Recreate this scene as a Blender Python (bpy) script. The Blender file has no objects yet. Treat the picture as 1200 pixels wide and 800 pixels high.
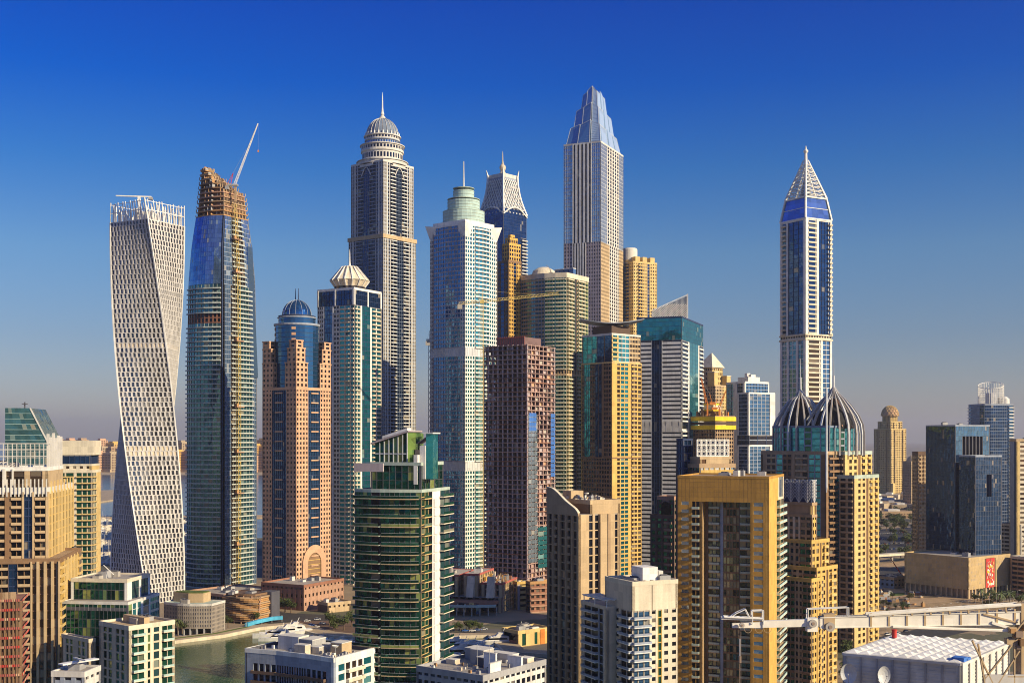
import bpy, math, random
from math import sin, cos, radians as R, pi, atan2, atan, hypot, tan
random.seed(7)
F, HY, CH = 1400.0, 512.0, 125.0          # focal length in px of a 1200 wide frame, horizon row, eye height in metres
SC = bpy.context.scene
COL = SC.collection

# ------------------------------------------------------------------ camera, sky, sun, exposure
cd = bpy.data.cameras.new('camera'); cam = bpy.data.objects.new('camera', cd); COL.objects.link(cam)
cam.location = (0, 0, CH); cam.rotation_euler = (R(90), 0, 0)
cd.sensor_width = 36; cd.lens = 36 * F / 1200; cd.shift_y = (HY - 400) / 1200
cd.clip_start = 1; cd.clip_end = 60000
SC.camera = cam
SUN_EL, SUN_AZ = 24.0, 30.0               # elevation; degrees from +X towards -Y (sun on the right, a little behind the camera)
HAZE = 0.000045
sdx, sdy, sdz = cos(R(SUN_EL))*cos(R(SUN_AZ)), -cos(R(SUN_EL))*sin(R(SUN_AZ)), sin(R(SUN_EL))
W = bpy.data.worlds.new('World'); SC.world = W; W.use_nodes = True
nt = W.node_tree; nt.nodes.clear()
out = nt.nodes.new('ShaderNodeOutputWorld'); bg = nt.nodes.new('ShaderNodeBackground')
sky = nt.nodes.new('ShaderNodeTexSky'); sky.sky_type = 'NISHITA'; sky.sun_disc = False
sky.sun_elevation = R(SUN_EL); sky.sun_rotation = R(90 + SUN_AZ); sky.altitude = 100
sky.air_density = 1.0; sky.dust_density = 0.6; sky.ozone_density = 3.0
tc = nt.nodes.new('ShaderNodeTexCoord'); sx = nt.nodes.new('ShaderNodeSeparateXYZ')
rp = nt.nodes.new('ShaderNodeValToRGB'); mx = nt.nodes.new('ShaderNodeMix'); mx.data_type = 'RGBA'; mx.blend_type = 'MULTIPLY'; mx.inputs['Factor'].default_value = 1
hs = nt.nodes.new('ShaderNodeHueSaturation'); hs.inputs['Saturation'].default_value = 1.0
nt.links.new(tc.outputs['Generated'], sx.inputs[0]); nt.links.new(sx.outputs['Z'], rp.inputs[0])
SKY_TINT = [(0.0, (.66, .59, .66)), (.03, (.61, .57, .67)), (.08, (.47, .52, .67)), (.15, (.37, .55, .75)), (.217, (.13, .43, .82)), (.282, (.0, .29, .92)), (.36, (.0, .20, .90)), (.5, (.35, .52, .95)), (1.0, (.45, .60, .95))]
e = rp.color_ramp.elements
while len(e) < len(SKY_TINT): e.new(0.5)
for i, (p, c) in enumerate(SKY_TINT): e[i].position = p; e[i].color = (*c, 1)
nt.links.new(sky.outputs[0], hs.inputs['Color']); nt.links.new(hs.outputs[0], mx.inputs['A']); nt.links.new(rp.outputs[0], mx.inputs['B'])
nt.links.new(mx.outputs['Result'], bg.inputs['Color']); bg.inputs['Strength'].default_value = 0.095
nt.links.new(bg.outputs[0], out.inputs['Surface'])
sl = bpy.data.lights.new('sun', 'SUN'); so = bpy.data.objects.new('sun', sl); COL.objects.link(so)
sl.energy = 5.0; sl.angle = R(0.5); sl.color = (1.0, 0.82, 0.52)
so.rotation_euler = (R(90 - SUN_EL), 0, atan2(sdy, sdx) + R(90)); so.location = (900, -300, 500)
SC.view_settings.view_transform = 'Standard'; SC.view_settings.look = 'None'
SC.view_settings.exposure = 0.45; SC.view_settings.gamma = 1; SC.view_settings.use_curve_mapping = False
SC.cycles.pixel_filter_type = 'BLACKMAN_HARRIS'; SC.cycles.filter_width = 1.05; SC.cycles.volume_bounces = 0; SC.cycles.max_bounces = 5; SC.cycles.diffuse_bounces = 2; SC.cycles.glossy_bounces = 3
SC.cycles.caustics_reflective = False; SC.cycles.caustics_refractive = False

# ------------------------------------------------------------------ materials
MATS = {}
def _m(name):
    m = bpy.data.materials.new(name); m.use_nodes = True; MATS[name] = m
    return m, m.node_tree, m.node_tree.nodes['Principled BSDF']
def N(t, k, **kw):
    n = t.nodes.new(k)
    for a, b in kw.items(): setattr(n, a, b)
    return n
def mixc(t, a, b, f, blend='MIX'):
    n = N(t, 'ShaderNodeMix', data_type='RGBA', blend_type=blend)
    for s, v in (('A', a), ('B', b)):
        if isinstance(v, tuple): n.inputs[s].default_value = (*v, 1)
        else: t.links.new(v, n.inputs[s])
    if isinstance(f, (int, float)): n.inputs['Factor'].default_value = f
    else: t.links.new(f, n.inputs['Factor'])
    return n.outputs['Result']
def mth(t, op, a, b=None):
    n = N(t, 'ShaderNodeMath', operation=op)
    for i, v in enumerate((a, b)):
        if v is None: continue
        if isinstance(v, (int, float)): n.inputs[i].default_value = v
        else: t.links.new(v, n.inputs[i])
    return n.outputs[0]
def noise(t, scale, vec, detail=3, sc3=None):
    if sc3:
        mp = N(t, 'ShaderNodeMapping'); mp.inputs['Scale'].default_value = sc3; t.links.new(vec, mp.inputs[0]); vec = mp.outputs[0]
    n = N(t, 'ShaderNodeTexNoise'); n.inputs['Scale'].default_value = scale; n.inputs['Detail'].default_value = detail
    t.links.new(vec, n.inputs['Vector']); return n.outputs['Fac']
def wall(name, c, rough=0.75, var=0.22, metal=0.0):
    m, t, b = _m(name)
    o = N(t, 'ShaderNodeTexCoord').outputs['Object']
    f1 = noise(t, 0.06, o, 4); f2 = noise(t, 1.0, o, 4, (0.9, 0.9, 0.06)); f3 = noise(t, 1.3, o, 5)
    s = mth(t, 'ADD', mth(t, 'MULTIPLY', f1, 0.4), mth(t, 'ADD', mth(t, 'MULTIPLY', f2, 0.35), mth(t, 'MULTIPLY', f3, 0.25)))
    pd = N(t, 'ShaderNodeVectorMath', operation='MULTIPLY'); pd.inputs[1].default_value = (.27, .27, .285); t.links.new(o, pd.inputs[0])
    pf = N(t, 'ShaderNodeVectorMath', operation='FLOOR'); t.links.new(pd.outputs[0], pf.inputs[0])
    wn = N(t, 'ShaderNodeTexWhiteNoise', noise_dimensions='3D'); t.links.new(pf.outputs[0], wn.inputs['Vector'])
    s = mth(t, 'ADD', mth(t, 'MULTIPLY', mth(t, 'SUBTRACT', s, 0.5), 2.8), mth(t, 'ADD', mth(t, 'MULTIPLY', wn.outputs['Value'], .5), .25))
    lo = tuple(x*(1-var) for x in c); hi = tuple(min(1, x*(1+var*0.7)) for x in c)
    t.links.new(mixc(t, lo, hi, s), b.inputs['Base Color'])
    b.inputs['Roughness'].default_value = rough; b.inputs['Metallic'].default_value = metal
    b.inputs['Specular IOR Level'].default_value = 0.3
    return m
def glass(name, c, blind=(0.35, 0.30, 0.22), frac=0.12, metal=0.75, rough=0.08, var=0.5, wob=0.25):
    m, t, b = _m(name)
    uv = N(t, 'ShaderNodeTexCoord'); oi = N(t, 'ShaderNodeObjectInfo')
    fl = N(t, 'ShaderNodeVectorMath', operation='FLOOR'); t.links.new(uv.outputs['UV'], fl.inputs[0])
    wn = N(t, 'ShaderNodeTexWhiteNoise', noise_dimensions='4D'); t.links.new(fl.outputs[0], wn.inputs['Vector']); t.links.new(oi.outputs['Random'], wn.inputs['W'])
    sp = N(t, 'ShaderNodeSeparateColor'); t.links.new(wn.outputs['Color'], sp.inputs[0])
    col = mixc(t, tuple(x*(1-var) for x in c), tuple(min(1, x*(1+var)) for x in c), sp.outputs[0])
    msk = mth(t, 'GREATER_THAN', sp.outputs[1], 1 - frac)
    col = mixc(t, col, blind, mth(t, 'MULTIPLY', msk, mth(t, 'ADD', mth(t, 'MULTIPLY', sp.outputs[2], 0.6), 0.2)))
    t.links.new(col, b.inputs['Base Color'])
    t.links.new(mth(t, 'MULTIPLY', mth(t, 'SUBTRACT', 1.0, mth(t, 'MULTIPLY', msk, 0.7)), metal), b.inputs['Metallic'])
    b.inputs['Roughness'].default_value = rough
    if wob:
        h = noise(t, 0.12, uv.outputs['Object'], 2)
        bp = N(t, 'ShaderNodeBump'); bp.inputs['Strength'].default_value = wob; bp.inputs['Distance'].default_value = 1.0
        t.links.new(h, bp.inputs['Height']); t.links.new(bp.outputs[0], b.inputs['Normal'])
    return m
for n, c in dict(
    white=(.74,.73,.70), offwhite=(.62,.60,.56), cayan=(.56,.54,.52), slate=(.17,.22,.31), balgreen=(.32,.38,.38), balpale=(.50,.55,.53), cream=(.62,.53,.40), ivory=(.66,.59,.46), beige=(.50,.37,.22), tan=(.40,.28,.17),
    gold=(.60,.40,.12), goldpale=(.62,.45,.19), ochre=(.46,.255,.055), orange=(.62,.37,.09), peach=(.57,.35,.22), peachdark=(.42,.25,.17),
    brown=(.16,.10,.07), darkbrown=(.10,.065,.05), umber=(.24,.145,.08), redbrown=(.30,.14,.09), pinkcon=(.40,.27,.24), pinkdark=(.17,.11,.11), bronze=(.40,.37,.35),
    grey=(.34,.34,.35), greydark=(.09,.09,.11), bluegrey=(.30,.34,.42), concrete=(.42,.39,.35), mauve=(.42,.36,.38), silver=(.55,.57,.60),
    sand=(.42,.33,.22), palegreen=(.40,.48,.42), olive=(.36,.36,.18), seafoam=(.40,.55,.53), navy=(.03,.05,.12), yellow=(.78,.56,.03), netting=(.42,.11,.09),
    craneorange=(.60,.20,.04), craneyellow=(.62,.48,.16), red=(.55,.05,.04), blue=(.05,.16,.50), poolblue=(.08,.40,.62), black=(.02,.02,.025), roofgrey=(.36,.33,.30),
    trunk=(.16,.11,.07), asphalt=(.055,.052,.05), cranewhite=(.84,.80,.70), steel=(.30,.22,.17), lawn=(.10,.14,.03), timber=(.46,.26,.11), mosaic=(.50,.36,.18)).items(): wall(n, c)
for n, c, k in [
    ('g_blue', (.06,.165,.34), {'frac': .03, 'var': .2}), ('g_deep', (.022,.065,.17), {'frac': .03, 'var': .25}), ('g_navy', (.014,.04,.10), {'frac': .03, 'rough': .05, 'var': .25}), ('g_teal', (.03,.26,.32), {'frac': .05, 'var': .2}),
    ('g_aqua', (.08,.40,.46), {'frac': .05, 'var': .15}), ('g_green', (.03,.15,.10), {'frac': .08, 'var': .35}), ('g_sea', (.08,.21,.24), {'frac': .06, 'var': .25}), ('g_pale', (.42,.52,.62), {'frac': .05, 'var': .15}),
    ('g_silver', (.42,.48,.56), {'frac': .05, 'var': .15}), ('g_dark', (.028,.034,.055), {'frac': .09}), ('g_brown', (.10,.07,.05), {'frac': .18}), ('g_black', (.02,.022,.03), {'frac': .08}),
    ('g_bottle', (.014,.085,.06), {'frac': .16, 'blind': (.36,.38,.10), 'wob': 1.0, 'rough': .04, 'var': .6}), ('g_steelblue', (.20,.33,.52), {'frac': .06, 'var': .2}),
    ('g_dome', (.035,.13,.28), {'frac': .0, 'var': .2}), ('g_crystal', (.13,.33,.66), {'frac': 0, 'var': .15, 'metal': .6, 'rough': .12}), ('g_crystalpale', (.50,.66,.84), {'frac': 0, 'var': .1, 'metal': .4, 'rough': .25}), ('g_mid', (.10,.11,.14), {'frac': .25, 'blind': (.30,.29,.28), 'var': .35}), ('g_mix', (.10,.12,.10), {'frac': .42, 'blind': (.46,.38,.22), 'var': .7}), ('g_lime', (.20,.36,.10), {'frac': .2})]: glass(n, c, **k)  # gateway recess glass: its beige blind cells are reflections painted into the colour

# ------------------------------------------------------------------ mesh builder
class MB:
    def __init__(s): s.v = []; s.f = []; s.m = []; s.uv = []; s.mats = []
    def mi(s, mat):
        if mat not in s.mats: s.mats.append(mat)
        return s.mats.index(mat)
    def face(s, pts, mat, uv=(0, 0)):
        i = len(s.v); s.v.extend(pts); s.f.append(tuple(range(i, i+len(pts)))); s.m.append(s.mi(mat)); s.uv.append(uv)
    def hexa(s, p, mat, uv=(0, 0)):              # p: 4 bottom + 4 top
        i = len(s.v); s.v.extend(p); k = s.mi(mat)
        for q in ((0,3,2,1), (4,5,6,7), (0,1,5,4), (1,2,6,5), (2,3,7,6), (3,0,4,7)):
            s.f.append(tuple(i+j for j in q)); s.m.append(k); s.uv.append(uv)
    def box(s, x0, x1, y0, y1, z0, z1, mat):
        s.hexa([(x0,y0,z0),(x1,y0,z0),(x1,y1,z0),(x0,y1,z0),(x0,y0,z1),(x1,y0,z1),(x1,y1,z1),(x0,y1,z1)], mat)
    def prism(s, poly, z0, z1, mat, poly2=None, cap=True):
        b = [(x, y, z0) for x, y in poly]; t = [(x, y, z1) for x, y in (poly2 or poly)]
        i = len(s.v); n = len(poly); s.v.extend(b+t); k = s.mi(mat)
        for j in range(n):
            s.f.append((i+j, i+(j+1) % n, i+n+(j+1) % n, i+n+j)); s.m.append(k); s.uv.append((j, 0))
        if cap:
            s.f.append(tuple(i+n+j for j in range(n))); s.f.append(tuple(i+n-1-j for j in range(n))); s.m += [k, k]; s.uv += [(0, 0)]*2
    def beam(s, a, b, r, mat, n=4, r2=None):
        r2 = r if r2 is None else r2
        d = [b[i]-a[i] for i in range(3)]; L = math.sqrt(sum(x*x for x in d)) or 1e-6; d = [x/L for x in d]
        u = (0, 0, 1) if abs(d[2]) < 0.9 else (1, 0, 0)
        p = [d[1]*u[2]-d[2]*u[1], d[2]*u[0]-d[0]*u[2], d[0]*u[1]-d[1]*u[0]]; l = math.sqrt(sum(x*x for x in p)); p = [x/l for x in p]
        q = [d[1]*p[2]-d[2]*p[1], d[2]*p[0]-d[0]*p[2], d[0]*p[1]-d[1]*p[0]]
        i = len(s.v); k = s.mi(mat)
        for c, rr in ((a, r), (b, r2)):
            for j in range(n):
                w = 2*pi*(j+.5)/n; s.v.append(tuple(c[x] + rr*(cos(w)*p[x] + sin(w)*q[x]) for x in range(3)))
        for j in range(n): s.f.append((i+j, i+(j+1) % n, i+n+(j+1) % n, i+n+j)); s.m.append(k); s.uv.append((0, 0))
        s.f.append(tuple(i+n-1-j for j in range(n))); s.f.append(tuple(i+n+j for j in range(n))); s.m += [k, k]; s.uv += [(0, 0)]*2
    def lathe(s, prof, mat, n=24, cx=0, cy=0, sx=1, sy=1, ph=0):
        i = len(s.v); k = s.mi(mat); L = len(prof)
        for r, z in prof:
            for j in range(n): w = 2*pi*j/n + ph; s.v.append((cx+r*sx*cos(w), cy+r*sy*sin(w), z))
        for a in range(L-1):
            for j in range(n):
                s.f.append((i+a*n+j, i+a*n+(j+1) % n, i+(a+1)*n+(j+1) % n, i+(a+1)*n+j)); s.m.append(k); s.uv.append((j, a))
        s.f.append(tuple(i+n-1-j for j in range(n))); s.f.append(tuple(i+(L-1)*n+j for j in range(n))); s.m += [k, k]; s.uv += [(0, 0)]*2
    def add(s, o):
        i = len(s.v); s.v.extend(o.v); mp = [s.mi(x) for x in o.mats]
        s.f.extend(tuple(i+j for j in f) for f in o.f); s.m.extend(mp[x] for x in o.m); s.uv.extend(o.uv)
    def build(s, name, parent=None, loc=None, smooth=False):
        me = bpy.data.meshes.new(name); me.from_pydata(s.v, [], s.f)
        for x in s.mats: me.materials.append(MATS[x])
        if len(s.mats) > 1: me.polygons.foreach_set('material_index', s.m)
        ul = me.uv_layers.new(name='UVMap'); d = []
        for f, u in zip(s.f, s.uv): d.extend((u[0]+.5, u[1]+.5)*len(f))
        ul.data.foreach_set('uv', d)
        if smooth: me.polygons.foreach_set('use_smooth', [True]*len(s.f))
        o = bpy.data.objects.new(name, me); COL.objects.link(o)
        if parent: o.parent = parent
        if loc: o.location = loc
        return o
def tag(o, label=None, cat=None, group=None, kind=None):
    for k, v in (('label', label), ('category', cat), ('group', group), ('kind', kind)):
        if v: o[k] = v
    return o
def empty(name, label, cat, loc=(0, 0, 0), rz=0, group=None):
    o = bpy.data.objects.new(name, None); COL.objects.link(o); o.location = loc; o.rotation_euler = (0, 0, rz); o.empty_display_size = 3
    return tag(o, label, cat, group)
def copy_tree(o, loc=None, rz=None, parent=None, sc=None, label=None):
    c = o.copy(); COL.objects.link(c); c.parent = parent
    if loc is not None: c.location = loc
    if rz is not None: c.rotation_euler = (0, 0, rz)
    if sc is not None: c.scale = sc
    if label: c['label'] = label
    for ch in o.children: copy_tree(ch, parent=c)
    return c
def X(px, D): return (px-600)/F*D
def Z(py, D): return CH-(py-HY)/F*D
def G(px, py):                                # ground point seen at a pixel of the plan drawing
    D = F*CH/(py-HY); return (X(px, D), D)

# ------------------------------------------------------------------ a building: an Empty whose children are its parts
class Bld:
    def __init__(s, name, label, D, x0, xc, x1, cat='tower', th=None, group=None, near=False, yv=800, w=None, d=None):
        ph = atan((xc-600)/F)
        if th is None: th = math.degrees(atan2(max(x1-xc, 1), max(xc-x0, 1)))
        rz = -R(th) - ph; s.D = D; s.rz = rz; s.near = near; s.yv = yv
        C = (X(xc, D), D)
        def ext(px, dx, dy):                  # distance along (dx,dy) from the near corner until the ray through px
            t = (px-600)/F; return (t*C[1]-C[0])/(dx-t*dy)
        s.w = w or abs(ext(x0, -cos(rz), -sin(rz))); s.d = d or abs(ext(x1, -sin(rz), cos(rz)))
        cx = C[0]-cos(rz)*s.w/2 - sin(rz)*s.d/2; cy = C[1]-sin(rz)*s.w/2 + cos(rz)*s.d/2
        s.c = (cx, cy); s.root = empty(name, label, cat, (cx, cy, 0), rz, group)
        s.parts = {}; s.items = {}; s.k = 0
    def z(s, py): return Z(py, s.D)
    def crown(s, y2, tip):               # heights above the shaft, seen at the depth of the building's middle
        Dc = s.c[1]; a = s.z(y2); k = (Z(tip, Dc)-a)/(Z(tip, Dc)-Z(y2, Dc))
        return lambda py: a+(Z(py, Dc)-Z(y2, Dc))*k if py < y2 else s.z(py)
    def mb(s, name, key=None):
        return s.parts.setdefault((name, key), MB())
    def rect(s, i=0.0, w=None, d=None, ox=0, oy=0):
        a, b = (w or s.w)/2-i, (d or s.d)/2-i
        return [(ox-a, oy-b), (ox+a, oy-b), (ox+a, oy+b), (ox-a, oy+b)]
    def item(s, name, mb, score): s.items.setdefault(name, []).append((score, len(s.items.get(name, ())), mb))
    def score(s, p, n):
        c, q = cos(s.rz), sin(s.rz); wx, wy = s.c[0]+p[0]*c-p[1]*q, s.c[1]+p[0]*q+p[1]*c
        nx, ny = n[0]*c-n[1]*q, n[0]*q+n[1]*c; L = hypot(wx, wy)
        f = -(nx*wx+ny*wy)/L; px = 600+F*wx/wy; py = HY+F*(CH-p[2])/wy
        if f < 0.05 or px < -5 or px > 1205 or py > s.yv: return -1e6+f
        return f*1000/L + p[2]*1e-4
    SUB = dict(parapet='roof', roof_plant='roof', air_conditioner='roof', roof_block='roof', tank='roof', satellite_dish='roof', roof_beam='roof', roof_slab='roof', roof_crane='roof', antenna='roof',
               dome_rib='dome', dome_lattice='dome', core_rib='dome_core', crown_rib='crown', lattice_panel='crown', roof_edge='crown', spire_lattice='crown_frame', crown_glass='crown_frame', banner_motif='art_banner',
               edge_netting='floor_slab', tile_joint='wall', panel_seam='wall', drum_window='drum', drum_panel='drum', panel_relief='wall', mullion='glass_wedge', hall_window='hall', screen_backing='lattice_screen', arch='wall', slat='core')
    def done(s):
        made = {}
        for pas in (0, 1):
            for (name, key), m in s.parts.items():
                up = s.SUB.get(name); up = up if up and any(n == up and q.f for (n, k), q in s.parts.items()) else None
                if m.f and (pas == 1) == bool(up):
                    L = made.get(up) or [s.root]; par = L[key] if name == 'edge_netting' and isinstance(key, int) and key < len(L) else L[0]
                    made.setdefault(name, []).append(m.build(name, par))
        for name, L in s.items.items():
            L.sort(key=lambda a: -a[0]); vis = [a for a in L if a[0] > -1e5][:98]
            for a in vis: a[2].build(name, s.root)
            ids = set(a[1] for a in vis); rest = MB()
            for a in L:
                if a[1] not in ids: rest.add(a[2])
            if rest.f: tag(rest.build(name, s.root), kind='stuff')
        return s.root

def mapper(A, B, scale=None):
    L = hypot(B[0]-A[0], B[1]-A[1]); ux, uy = (B[0]-A[0])/L, (B[1]-A[1])/L; nx, ny = uy, -ux
    if scale is None:
        return L, (nx, ny), lambda u, n, z: (A[0]+ux*u+nx*n, A[1]+uy*u+ny*n, z)
    def M(u, n, z):
        k = scale(z); kx, ky = k if isinstance(k, tuple) else (k, k)
        return ((A[0]+ux*u)*kx+nx*n, (A[1]+uy*u)*ky+ny*n, z)
    return L, (nx, ny), M
def bx(mb, M, u0, u1, n0, n1, z0, z1, mat):
    mb.hexa([M(u0,n1,z0), M(u1,n1,z0), M(u1,n0,z0), M(u0,n0,z0), M(u0,n1,z1), M(u1,n1,z1), M(u1,n0,z1), M(u0,n0,z1)], mat)

def strip(b, M, nv, u0, u1, z0, z1, fh, kind, o, sub=False, low=False):
    """one vertical strip of a facade: piers, spandrels, glass cells and, where asked, balconies"""
    nf = max(1, round((z1-z0)/fh)); h = (z1-z0)/nf; wd = u1-u0
    wm = o.get('wm', 'cream'); gm = o.get('gm', 'g_dark'); key = s = b.k; b.k += 1
    out = o.get('out', 0.0)
    wal = b.mb('wall')
    if kind == 'S':
        if sub:
            for k in range(nf): bx(wal, M, u0, u1, -1.2, out, z0+k*h, z0+(k+1)*h, wm)
        else: bx(wal, M, u0, u1, -1.2, out, z0, z1, wm)
        return
    n = o.get('n') or max(1, round(wd/o.get('cw', 3.2))); cw = wd/n
    if low: n = max(1, n//2); cw = wd/n
    pw = o.get('pw', 0.3)*cw; sh = o.get('sh', 0.35)*h; pout = out+o.get('pout', 0.0); sout = out+o.get('sout', -0.06); rec = o.get('rec', 0.35)
    pm = o.get('pm', wm); sm = o.get('sm', wm)
    gn = out-rec
    # glass
    single = b.near and not low and not o.get('sheet')
    gl = None if single else b.mb('glazing', key)
    cells = {}
    off = random.randint(0, 900)
    cont = not single
    if cont:
        i0 = len(gl.v); kk = gl.mi(gm)
        for k in range(nf+1):
            for j in range(n+1): gl.v.append(M(u0+j*cw, gn+random.uniform(-.03, .03), z0+k*h))
        for k in range(nf):
            for j in range(n): q = i0+k*(n+1)+j; gl.f.append((q, q+1, q+n+2, q+n+1)); gl.m.append(kk); gl.uv.append((j+off, k))
    for k in range(0 if cont else nf):
        a, c = z0+k*h+sh, z0+(k+1)*h
        if o.get('flip'): a, c = z0+k*h, z0+(k+1)*h-sh
        for j in range(n):
            p, q = u0+j*cw+pw/2, u0+(j+1)*cw-pw/2
            j1, j2 = random.uniform(-.03, .03), random.uniform(-.03, .03)
            pts = [M(p, gn+j1, a), M(q, gn-j1, a), M(q, gn-j1+j2, c), M(p, gn+j1+j2, c)]
            if single:
                g = MB(); g.face(pts, gm, (j+off, k)); b.item('window', g, b.score(M((p+q)/2, 0, (a+c)/2), nv))
            else: gl.face(pts, gm, (j+off, k))
    # backing, so that nothing is seen through the slits
    if sub:
        for k in range(nf): bx(wal, M, u0+.02, u1-.02, gn-.6, gn-.12, z0+k*h, z0+(k+1)*h, 'greydark')
    else: bx(wal, M, u0+.02, u1-.02, gn-.6, gn-.12, z0+.01, z1-.01, 'greydark')
    # piers
    if pw > 0:
        for j in range(n+1):
            p, q = max(u0, u0+j*cw-pw/2), min(u1, u0+j*cw+pw/2)
            if low and 0 < j < n and pw < .25*cw: continue
            if sub:
                for k in range(nf): bx(wal, M, p, q, gn-.1, pout, z0+k*h, z0+(k+1)*h, pm)
            else: bx(wal, M, p, q, gn-.1, pout, z0, z1, pm)
    # spandrels
    if sh > 0:
        for k in range(nf):
            a = z0+k*h if not o.get('flip') else z0+(k+1)*h-sh
            if sub:
                for j in range(n): bx(wal, M, u0+j*cw, u0+(j+1)*cw, gn-.08, sout, a, a+sh, sm)
            else: bx(wal, M, u0+.01, u1-.01, gn-.08, sout, a, a+sh, sm)
    if kind == 'C' and not low:                       # balconies
        bo = o.get('bo', 1.5); bw = o.get('bw', 1.0); ph_ = o.get('ph', 1.0); bm = o.get('bm', wm); rm = o.get('rm', bm); bn = o.get('bn', 1)
        for k in range(nf):
            if o.get('skip') and k % o['skip'] == 0: continue
            for j in range(bn):
                c = u0+wd*(j+.5)/bn; hw = wd/bn*bw/2; p, q = c-hw, c+hw; a = z0+k*h+.02
                m_ = MB() if b.near and not o.get('sheet') else b.mb('balcony_stack', key)
                bx(m_, M, p, q, out-.1, out+bo, a, a+.32, bm)
                if ph_ > 0:
                    bx(m_, M, p, q, out+bo-.14, out+bo-.02, a+.325, a+.32+ph_, rm)
                    bx(m_, M, p, p+.12, out, out+bo-.15, a+.325, a+.3+ph_, rm); bx(m_, M, q-.12, q, out, out+bo-.15, a+.325, a+.3+ph_, rm)
                if b.near and not o.get('sheet'): b.item('balcony', m_, b.score(M(c, bo, a), nv))
def facade(b, A, B, z0, z1, strips, fh=3.6, scale=None, low=False, sub=None):
    L, nv, M = mapper(A, B, scale); tw = sum(s[0] for s in strips); u = 0
    for s in strips:
        w = L*s[0]/tw; strip(b, M, nv, u, u+w, z0, z1, fh, s[1], s[2] if len(s) > 2 else {}, (scale is not None) if sub is None else sub, low); u += w
def boxbody(b, z0, z1, f, r, fh=3.6, poly=None, roof='roofgrey', par=1.2, parm=None, core=True, clutter=3, scale=None):
    """four facades (camera sides in full, far sides coarser), core, roof slab, parapet and roof plant"""
    P = poly or b.rect()
    facade(b, P[0], P[1], z0, z1, f, fh, scale); facade(b, P[1], P[2], z0, z1, r, fh, scale)
    facade(b, P[2], P[3], z0, z1, f[::-1], fh, scale, low=True); facade(b, P[3], P[0], z0, z1, r[::-1], fh, scale, low=True)
    roofing(b, P, z1, roof, par, parm or (f[0][2].get('wm', 'cream') if len(f[0]) > 2 else 'cream'), clutter)
def inset(P, d):
    cx = sum(p[0] for p in P)/len(P); cy = sum(p[1] for p in P)/len(P); o = []
    for x, y in P:
        L = hypot(x-cx, y-cy); o.append((cx+(x-cx)*(1-1.3*d/L), cy+(y-cy)*(1-1.3*d/L)))
    return o
def roofing(b, P, z, roof='roofgrey', par=1.2, parm='cream', clutter=3, band=0.9):
    b.mb('roof').prism(inset(P, .3), z-.5, z+.05, roof)
    if par > 0:
        q = b.mb('parapet')
        for i in range(len(P)):
            L, nv, M = mapper(P[i], P[(i+1) % len(P)]); bx(q, M, 0, L-.02*0, -.35, .1, z-band, z+par, parm)
    if clutter:
        xs = [p[0] for p in P]; ys = [p[1] for p in P]; cx, cy = sum(xs)/len(P), sum(ys)/len(P); rx, ry = (max(xs)-min(xs))*.3, (max(ys)-min(ys))*.3
        for i in range(clutter):
            x, y = cx+random.uniform(-rx, rx), cy+random.uniform(-ry, ry); a, c, h = random.uniform(.8, 3), random.uniform(.8, 3), random.uniform(1.2, 3.2)
            m = b.mb('roof_plant', i); m.box(x-a, x+a, y-c, y+c, z+.04, z+h, random.choice(['concrete', 'offwhite', 'grey']))
            m.box(x-a*.6, x-a*.1, y-c*.6, y+c*.6, z+h+.002, z+h+.5, 'greydark'); m.box(x+a*.1, x+a*.6, y-c*.6, y+c*.6, z+h+.002, z+h+.5, 'greydark')
def poly_ring(r, n, ph=0, rx=1, ry=1, cx=0, cy=0): return [(cx+r*rx*cos(2*pi*i/n+ph), cy+r*ry*sin(2*pi*i/n+ph)) for i in range(n)]
def spire(b, z0, z1, r, mat='silver', cx=0, cy=0, name='spire'):
    m = b.mb(name); h = z1-z0
    m.lathe([(r*2.2, z0), (r*1.2, z0+h*.12), (r*.8, z0+h*.3), (r*.55, z0+h*.75), (r*.12, z1)], mat, 8, cx, cy)
# ================================================================== far and middle towers, left to right
def lerp(a, b, t): return a+(b-a)*t
def table(pairs):
    def f(z):
        for (a, x), (c, y) in zip(pairs, pairs[1:]):
            if z <= c: return lerp(x, y, max(0, min(1, (z-a)/(c-a))))
        return pairs[-1][1]
    return f

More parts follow.
